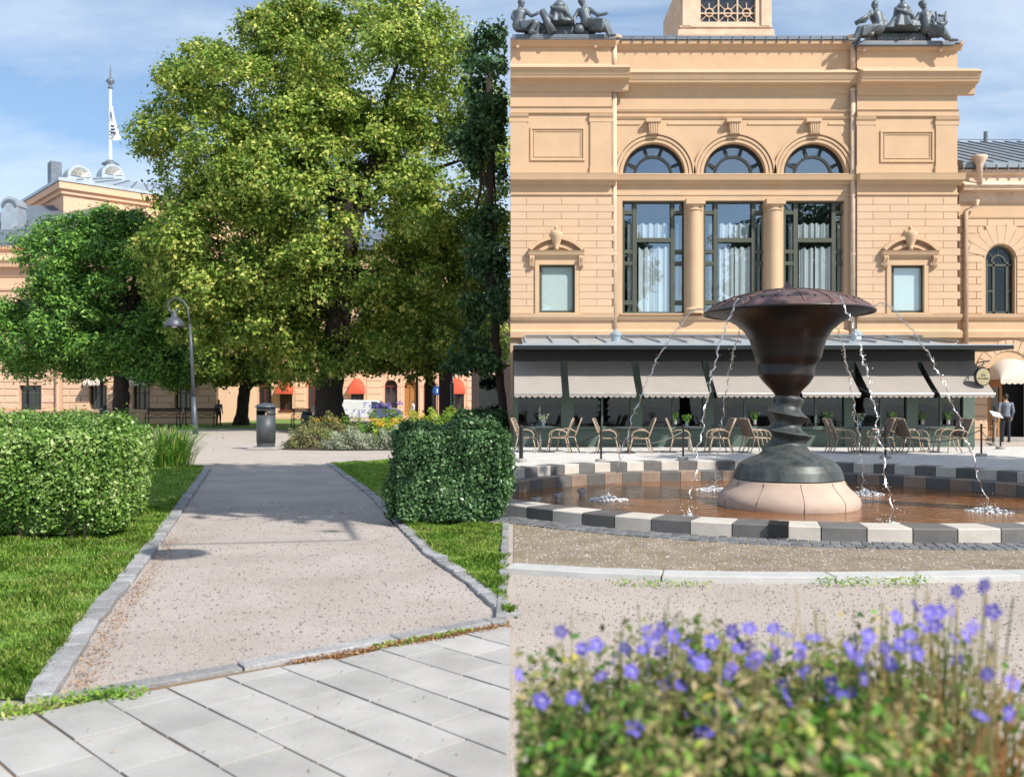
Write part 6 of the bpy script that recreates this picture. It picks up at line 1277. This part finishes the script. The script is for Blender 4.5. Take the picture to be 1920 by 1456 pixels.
# lamp hung on a wire above the path, seen only by its shadow
t = thing('wire_lamp', 'street lamp hung on a wire over the near path, casting a disc shadow', 'street lamp', (-5.2, 4.9, 0))
q = MB(); q.tube([(-5.2, 4.9, 0), (-5.2, 4.9, 5.7)], .06, 8); q.build('post', M['iron'], t)
wa, wb = Vector((-5.2, 4.9, 5.6)), Vector((4.4, 3.6, 7.7))
q = MB(); q.tube([wa.lerp(wb, k / 20) + Vector((0, 0, -.4 * (1 - (k / 10 - 1) ** 2))) for k in range(21)], .022, 5); q.build('wire', M['black'], t)
lc = wa.lerp(wb, .70) + Vector((0, 0, -.75)); q = MB(); q.tube([lc + Vector((0, 0, .42)), lc], .02, 5); q.build('drop_rod', M['black'], t)
lc = lc; q = MB(); q.lathe([(.04, .0), (.05, -.1), (.12, -.16), (.30, -.30), (.31, -.34), (.02, -.36)], tuple(lc), 20); q.build('shade', M['iron'], t, True)
# ================================================================ HEDGES AND PLANTS
def hedge(label, x0, x1, y0, y1, h, n, leaf, m, rnd=.10, name='hedge', skew=0.0):
    t = thing(name, label, 'hedge', ((x0 + x1) / 2, (y0 + y1) / 2, 0)); o_ = np.array(t.location)
    A = np.array([(x1 - x0) * h, (x1 - x0) * h * .3, (y1 - y0) * h, (y1 - y0) * h, (x1 - x0) * (y1 - y0)]); k = rng.choice(5, size=n, p=A / A.sum()); u, v = rng.random(n), rng.random(n)
    P = np.zeros((n, 3)); Nn = np.zeros((n, 3)); X, Y = x0 + (x1 - x0) * u, y0 + (y1 - y0) * v; Z = h * (v * .97 + .03)
    for i, (nx, ny, nz) in enumerate(((0, -1, 0), (0, 1, 0), (-1, 0, 0), (1, 0, 0), (0, 0, 1))):
        s_ = k == i; Nn[s_] = (nx, ny, nz)
        if i < 2: P[s_] = np.stack([X, np.full(n, (y0, y1)[i]), Z], 1)[s_]
        elif i < 4: P[s_] = np.stack([np.full(n, (x0, x1)[i - 2]), y0 + (y1 - y0) * u, Z], 1)[s_]
        else: P[s_] = np.stack([X, Y, np.full(n, h)], 1)[s_]
    cen = np.array([(x0 + x1) / 2, (y0 + y1) / 2, h * .5]); half = np.array([(x1 - x0) / 2, (y1 - y0) / 2, h * .5]); q = (P - cen) / half; q = q / ((np.abs(q) ** 7).sum(1) ** (1 / 7))[:, None]; P = cen + q * half; low = np.clip(1 - P[:, 2] / (h * .35), 0, 1); P -= Nn * (low * rnd * .8)[:, None] * np.array([1, 1, 0])
    bump = (np.sin(P[:, 0] * 9 + P[:, 2] * 5) + np.sin(P[:, 1] * 8 - P[:, 2] * 7 + 1) + np.sin(P[:, 0] * 17 + P[:, 1] * 13) + 1.2 * np.sin(P[:, 0] * 3.1 + P[:, 1] * 2.3 + P[:, 2] * 2)) * .026
    P += Nn * (bump + rng.normal(size=n) * .035 - .03)[:, None]
    P[:, 0] += skew * (P[:, 1] - y0)
    sp = rng.random(n) > .988; P[sp] += (Nn * .06 + np.array([0, 0, .05]))[sp]
    nn_ = unit(Nn * .7 + rng.normal(size=(n, 3)) * .55 + np.array([0, 0, .35])); link('foliage', np_mesh('foliage', leaves(P - o_, nn_, leaf * (.55 + .75 * rng.random(n)), .62), 4), m, t, kind='stuff')
    g = .2; b = MB(); b.box(x0 + g, x1 - g, y0 + g, y1 - g, .25, h - g); b.v = [(v_[0] + skew * (v_[1] - y0), v_[1], v_[2]) for v_ in b.v]; b.build('dark_core', M['soil'], t)  # added solid core, coloured dark for the shade inside the hedge
    b = MB()
    for i in range(int((x1 - x0) * 9)): xx = random.uniform(x0 + .12, x1 - .4); yy = random.uniform(y0 + .08, y0 + .25); b.tube([(xx, yy, 0), (xx + random.gauss(0, .05), yy - .03, h * .35), (xx + random.gauss(0, .1), yy - .02, h * .7)], [.012, .009, .005], 4)
    b.build('stems', M['bark'], t); return t
hedge('bright leafy clipped hedge left of the path', -6.6, wx(282, 9.6), 9.15, 13.0, 1.20, 115000, .0225, M['hedge_l'], .12, skew=-.345)
hedge('dark green clipped hedge right of the path', wx(735, 10.4), -.07, 10.35, 11.0, 1.15, 34000, .023, M['hedge_d'], .08)
hedge('low shaded hedge behind the flower island', -2.0, -.25, 31.5, 33.0, 1.15, 9000, .05, M['shadeleaf'], .05)
def bush(name, label, px, py, wpx, hpx, n, leaf, m, asp=.4, upr=.6, flowers=None, cat='plant', dy=.8, extra=None):
    d = H * F / (py - Y0); sc = d / F; g = W(px, py, d); t = thing(name, label, cat, (g.x, d + dy * .5, 0), 'plants of the flower island' if cat == 'plant' else None)
    rx, h = wpx * sc / 2, hpx * sc; u = unit(rng.normal(size=(n, 3))); r = .45 + .55 * rng.random(n) ** .5; u[:, 2] = np.abs(u[:, 2])
    P = u * r[:, None] * np.array([rx, dy, h]) * (1 + .18 * np.sin(u[:, :1] * 9 + u[:, 2:] * 7 + px)); nn_ = unit(u * .4 + rng.normal(size=(n, 3)) * .7 + np.array([0, -.3, upr]))
    link('foliage', np_mesh('foliage', leaves(P, nn_, leaf * (.6 + .8 * rng.random(n)), asp), 4), m, t, kind='stuff')
    b = MB(); b.lathe([(.9, 0), (.8, .5), (.45, .82), (.01, .9)], (0, 0, 0), 14)
    for i in range(len(b.v)): x, y, z = b.v[i]; b.v[i] = (x * rx * .72, y * dy * .72, z * h * .75)
    b.build('dark_core', M['soil'], t, local=True)  # dark filler core; its colour stands for shade between the leaves
    if flowers:
        fm, k, fs, fh = flowers; a = rng.random(k) * 6.28; rr = np.sqrt(rng.random(k)); hh = h * (.75 + fh * rng.random(k)); S_ = []
        Pc = np.stack([rx * .9 * rr * np.cos(a), -abs(dy * .8 * rr * np.sin(a)), hh], 1); Pl = np.repeat(Pc, 9, 0) + rng.normal(size=(k * 9, 3)) * fs * np.array([.6, .6, 1.8 if fh > .5 else .6])
        link('flowers', np_mesh('flowers', leaves(Pl, unit(rng.normal(size=Pl.shape) + np.array([0, -.8, .5])), fs * .5, .8), 4), fm, t, kind='stuff')
    return t
soil = [G(528, 843), G(640, 845), G(740, 844), (-2.2, 28), (-1.9, 31), (-4, 40), (-9.6, 40), (wx(532, 32), 32)]
sheet('flower_bed', [(p[0], p[1]) for p in soil], .02, M['soil'])
bush('lavender_clump', 'silvery green lavender mound at the left end of the flower island', 575, 840, 95, 44, 2600, .05, M['bed'], .25, .9)
bush('lavender_clump', 'silver grey lavender mound at the front of the flower island', 655, 842, 110, 38, 3200, .05, M['silver'], .25, .9)
bush('lavender_clump', 'pale silver lavender mound beside the dark hedge', 735, 842, 90, 40, 2600, .05, M['silver'], .25, .9)
bush('green_perennial', 'fresh green perennial between the lavender mounds', 600, 838, 60, 30, 1500, .05, M['bed_g'], .3, .9)
bush('yellow_coneflower', 'orange yellow flowering clump in the middle of the island', 725, 833, 75, 46, 1500, .05, M['lime'], .4, .6, (M['yellow'], 34, .06, .3))
bush('purple_salvia', 'tall purple flower spikes behind the yellow clump', 715, 826, 100, 58, 1500, .06, M['bed_g'], .35, .7, (M['petal'], 26, .06, .5))
bush('yellow_daisy', 'yellow flowering clump at the right of the purple spikes', 775, 830, 75, 58, 1900, .06, M['lime'], .4, .6, (M['yellow'], 24, .055, .25))
bush('lime_spirea', 'large lime green bush at the right end of the flower island', 828, 832, 105, 64, 5200, .06, M['lime'], .3, 1.0)
bush('green_perennial', 'deep green leafy clump under the lime bush', 790, 840, 80, 38, 1800, .055, M['bed_g'], .4, .7)
bush('pale_perennial', 'pale yellow speckled perennial at the back left of the island', 610, 824, 110, 46, 2600, .06, M['bed'], .3, .9, (M['yellow'], 18, .04, .15))
bush('purple_salvia', 'sparse dark purple spikes left of the yellow clump', 660, 822, 70, 48, 900, .06, M['bed_g'], .3, .8, (M['petal'], 10, .05, .4))
# ornamental grass beside the left hedge
def grass_tuft(label, px, py, r, h, n, wid, m, cat='ornamental grass'):
    g = G(px, py); t = thing('ornamental_grass', label, cat, (g.x, g.y, 0)); a = rng.random(n) * 6.28; rr = r * .35 * np.sqrt(rng.random(n)); P = np.stack([rr * np.cos(a), rr * np.sin(a), np.zeros(n)], 1)
    a2 = a + rng.normal(size=n) * .5; hh = h * (.35 + .7 * rng.random(n)); ln = r * (.15 + .95 * rng.random(n)); D = np.stack([np.cos(a2), np.sin(a2), np.zeros(n)], 1); Sd = np.stack([-np.sin(a2), np.cos(a2), np.zeros(n)], 1) * wid; Zv = np.array([0, 0, 1.0])
    m1 = P + D * (ln * .25)[:, None] + Zv * (hh * .6)[:, None]; m2 = P + D * (ln * .6)[:, None] + Zv * (hh * .95)[:, None]; tip = P + D * ln[:, None] + Zv * (hh * .85)[:, None]
    V = np.concatenate([np.stack([P - Sd, P + Sd, m1 + Sd * .8, m1 - Sd * .8], 1), np.stack([m1 - Sd * .8, m1 + Sd * .8, m2 + Sd * .6, m2 - Sd * .6], 1), np.stack([m2 - Sd * .6, m2 + Sd * .6, tip + Sd * .1, tip - Sd * .1], 1)], 0).reshape(-1, 3)
    link('blades', np_mesh('blades', V, 4), m, t, kind='stuff'); P2 = tip[::9]; Pl = np.repeat(P2, 6, 0) + rng.normal(size=(len(P2) * 6, 3)) * np.array([.012, .012, .03]); link('seed_heads', np_mesh('seed_heads', leaves(Pl, unit(rng.normal(size=Pl.shape)), .014, .5), 4), M['bed'], t, kind='stuff')
grass_tuft('arching ornamental grass clump beside the left hedge end', 318, 876, .95, .95, 520, .008, M['bed_g']); grass_tuft('pale seeded grass clump at the hedge corner', 292, 874, .8, .9, 320, .007, M['bed'])
grass_tuft('tall thin grass spray above the left hedge', 338, 874, .8, .85, 160, .007, M['lime'])
# ================================================================ FOREGROUND FLOWER BED
def flower_mesh():
    b = MB()
    for i in range(5):
        a = R(72 * i); ca_, sa_ = math.cos(a), math.sin(a); p = [(0.08, 0, 0), (.55, .38, .16), (1.0, .30, .10), (1.06, 0, .06), (1.0, -.30, .10), (.55, -.38, .16)]
        b.add([(x * ca_ - y * sa_, x * sa_ + y * ca_, z) for x, y, z in p], [(0, 1, 2, 3), (0, 3, 4, 5)])
    return b.mesh('petals')
pet = flower_mesh(); pet.materials.append(M['petal']); eb = MB(); eb.ball((0, 0, .08), .2, (1, 1, .6), 8, 4); eye = eb.mesh('eye'); eye.materials.append(M['petal_eye'])
def clump(label, px, d, top, wpx, nleaf, nstem, flist, mats, spread=.9, y_w=.28):
    x = wx(px, d); zt = wz(top, d); t = thing('geranium_plant', label, 'flowering plant', (x, d, 0), 'violet flowering plants in the foreground bed'); rx = wpx * d / F / 2
    n = nleaf; hf = rng.random(n); prof_ = np.where(hf < .82, 1.0, np.clip((1.0 - hf) / .18, .25, 1)); zz_ = zt * (.40 + .57 * hf)
    P = np.stack([(rng.random(n) * 2 - 1) * rx * 1.15 * prof_ + rng.normal(size=n) * .02, rng.normal(size=n) * y_w * .6, zz_ * (1 - .10 * np.abs(np.sin(rng.random(n) * 3))) + rng.normal(size=n) * .012], 1)
    tw = rng.random(n) > .35; K_ = 16; tx_ = rng.uniform(-1, 1, K_) * rx; tz_ = zt * rng.uniform(.55, 1.0, K_); ki = rng.integers(0, K_, n); P[tw] = np.stack([tx_[ki] + rng.normal(size=n) * .04, rng.normal(size=n) * y_w * .5, tz_[ki] - np.abs(rng.normal(size=n)) * .06], 1)[tw]
    nn_ = unit(rng.normal(size=(n, 3)) * .7 + np.array([0, -.35, .8])); s_ = rng.random(n)
    for m_, lo, hi, nm in mats: k = (s_ >= lo) & (s_ < hi); k &= (P[:, 0] + x > .012); link('foliage', np_mesh('foliage', leaves(P[k], nn_[k], .0115 * (.5 + rng.random(k.sum())), .45), 4), m_, t, kind='stuff')
    b = MB()
    for i in range(nstem):
        e = Vector((random.gauss(0, rx * .5), random.gauss(0, y_w * .5), zt * random.uniform(.8, 1.08))); s0 = Vector((e.x * .4, e.y * .4, 0))
        if e.x + x < .012: continue
        b.tube([s0, s0.lerp(e, .5) + Vector((random.gauss(0, .02), random.gauss(0, .02), .05)), e], [.003, .0022, .0014], 4)
    b.build('stems', M['bed'], t, local=True)
    q = MB()
    for fx, fy, fs in flist:
        dd = d - .22 + random.uniform(-.14, .14); c = W(fx, fy, dd); o = bpy.data.objects.new('flower', pet); COL.objects.link(o); o.parent = t; o.location = (c.x - x, dd - d, c.z); r_ = fs * dd / F / 2
        o.scale = (r_, r_, r_); nv = Vector((random.gauss(0, .6), -.75 + random.gauss(0, .45), .55 + random.gauss(0, .4))).normalized(); o.rotation_euler = (nv.to_track_quat('Z', 'Y')).to_euler()
        e = bpy.data.objects.new('flower_eye', eye); COL.objects.link(e); e.parent = o
        q.tube([Vector((c.x - x, dd - d, c.z)), Vector(((c.x - x) * .8 + random.gauss(0, .01), (dd - d) * .8, c.z * .85)), Vector(((c.x - x) * .6, (dd - d) * .6, c.z * .6))], [.0013, .0018, .002], 4)
    if q.v: q.build('flower_stalks', M['bed'], t, local=True)
FL = [(1052, 1183), (1092, 1216), (1118, 1208), (1213, 1178), (1240, 1176), (1230, 1192), (1214, 1200), (1262, 1192), (1288, 1204), (1286, 1216), (1205, 1218), (1237, 1220), (1172, 1214), (1152, 1236), (1300, 1232), (1316, 1242), (1334, 1202), (1374, 1183), (1405, 1178), (1400, 1208), (1384, 1216), (1420, 1230), (1412, 1240), (1450, 1178), (1474, 1190), (1452, 1216), (1500, 1212), (1454, 1228), (1184, 1258), (1214, 1254), (1262, 1264), (1244, 1284), (1276, 1284), (1128, 1268), (972, 1264), (1372, 1252), (1368, 1262), (1350, 1278), (1374, 1298), (1384, 1316), (1075, 1308), (1098, 1326), (1016, 1312), (1190, 1364), (1186, 1372), (1286, 1334), (1330, 1332), (1354, 1322), (1262, 1374), (1310, 1352), (1380, 1360), (1390, 1352), (1216, 1398), (1238, 1390), (1264, 1400), (1262, 1416), (1110, 1402), (1082, 1424), (1188, 1408), (1348, 1410), (1360, 1424), (1408, 1402), (1330, 1364), (1320, 1374),
      (1526, 1196), (1590, 1214), (1600, 1226), (1628, 1192), (1604, 1204), (1622, 1212), (1660, 1214), (1680, 1156), (1716, 1136), (1740, 1148), (1760, 1146), (1784, 1144), (1794, 1108), (1846, 1098), (1862, 1146), (1830, 1170), (1820, 1178), (1856, 1206), (1794, 1236), (1718, 1224), (1690, 1208), (1752, 1172), (1730, 1176), (1852, 1264), (1898, 1280), (1470, 1284), (1476, 1310), (1502, 1266), (1512, 1256), (1560, 1282), (1618, 1270), (1628, 1248), (1580, 1304), (1596, 1298), (1546, 1312), (1664, 1238), (1644, 1342), (1596, 1368), (1450, 1404), (1454, 1412), (1506, 1400), (1534, 1424), (1838, 1342), (1890, 1336), (1670, 1244), (1448, 1390), (1612, 1236), (1500, 1230), (1788, 1196), (1810, 1192), (1706, 1190)]
FLs = [(a, b_, random.uniform(23, 32) + max(0, (b_ - 1250)) * .03) for a, b_ in FL]
gmix = [(M['bed'], 0, .84, 'a'), (M['bed_g'], .84, 1.0, 'b')]; ggrn = [(M['bed_g'], 0, .5, 'a'), (M['bed'], .5, 1.0, 'b')]; dry = [(M['bed'], 0, .6, 'a'), (M['bed_r'], .6, .85, 'b'), (M['bed_g'], .85, 1, 'c')]
cl = [('green leafy flowering plant at the left end of the foreground bed', 1020, 1.75, 1250, 150, 3000, 12, ggrn), ('violet flowering plant, second from the left in the foreground bed', 1130, 1.8, 1218, 190, 3200, 26, gmix), ('dense violet flowering plant left of the middle of the foreground bed', 1260, 1.85, 1205, 210, 3600, 34, gmix),
      ('violet flowering plant in the middle of the foreground bed', 1390, 1.9, 1208, 210, 3600, 34, gmix), ('violet flowering plant right of the middle of the foreground bed', 1520, 1.85, 1218, 210, 3600, 30, gmix), ('bushy violet flowering plant with brown leaves, right of middle', 1640, 1.8, 1215, 190, 3200, 28, gmix),
      ('tallest violet flowering plant at the right of the foreground bed', 1755, 1.85, 1150, 190, 1900, 46, gmix), ('thin rust coloured plant at the right end of the foreground bed', 1860, 1.7, 1290, 150, 1500, 22, dry)]
for lbl, px, d, top, wpx, nl, ns, mm_ in cl:
    fl_ = [f for f in FLs if abs(f[0] - px) == min(abs(f[0] - c_[1]) for c_ in cl)]; clump(lbl, px, d, top, wpx, nl, ns, fl_, mm_)
low = [('low dense green foliage at the near left of the foreground bed', 1050, 1.45, 1330, 260, 4200, 6, ggrn), ('low dense foliage at the near middle of the foreground bed', 1290, 1.45, 1300, 300, 5200, 8, gmix), ('low green foliage right of the near middle of the bed', 1520, 1.45, 1310, 280, 5000, 8, ggrn), ('low rusty stemmed foliage at the near right of the bed', 1720, 1.45, 1340, 260, 3600, 16, dry)]
for lbl, px, d, top, wpx, nl, ns, mm_ in low: clump(lbl, px, d, top, wpx, nl, ns, [], mm_)
for i, (px, tx) in enumerate(((1660, 'leftmost'), (1700, 'second from the left'), (1780, 'second from the right'), (1850, 'rightmost'))):
    x = wx(px, 1.5); t = thing('rusty_stem_clump', 'upright rust red stem clump in the near bed, ' + tx, 'plant', (x, 1.5, 0), 'rust red stems')
    for k in range(9): q = MB(); e = Vector((x + random.gauss(.03, .05), 1.5 + random.gauss(0, .05), random.uniform(.75, .97))); q.tube([(x + random.gauss(0, .03), 1.5, .2), Vector((x, 1.5, .6)).lerp(e, .4), e], [.004, .0035, .0015], 5); q.build('stem', M['bed_r'], t)
sheet('flower_bed', [(.01, 1.0), (.01, 2.25), (1.45, 2.25), (1.45, 1.0)], .012, M['soil'])
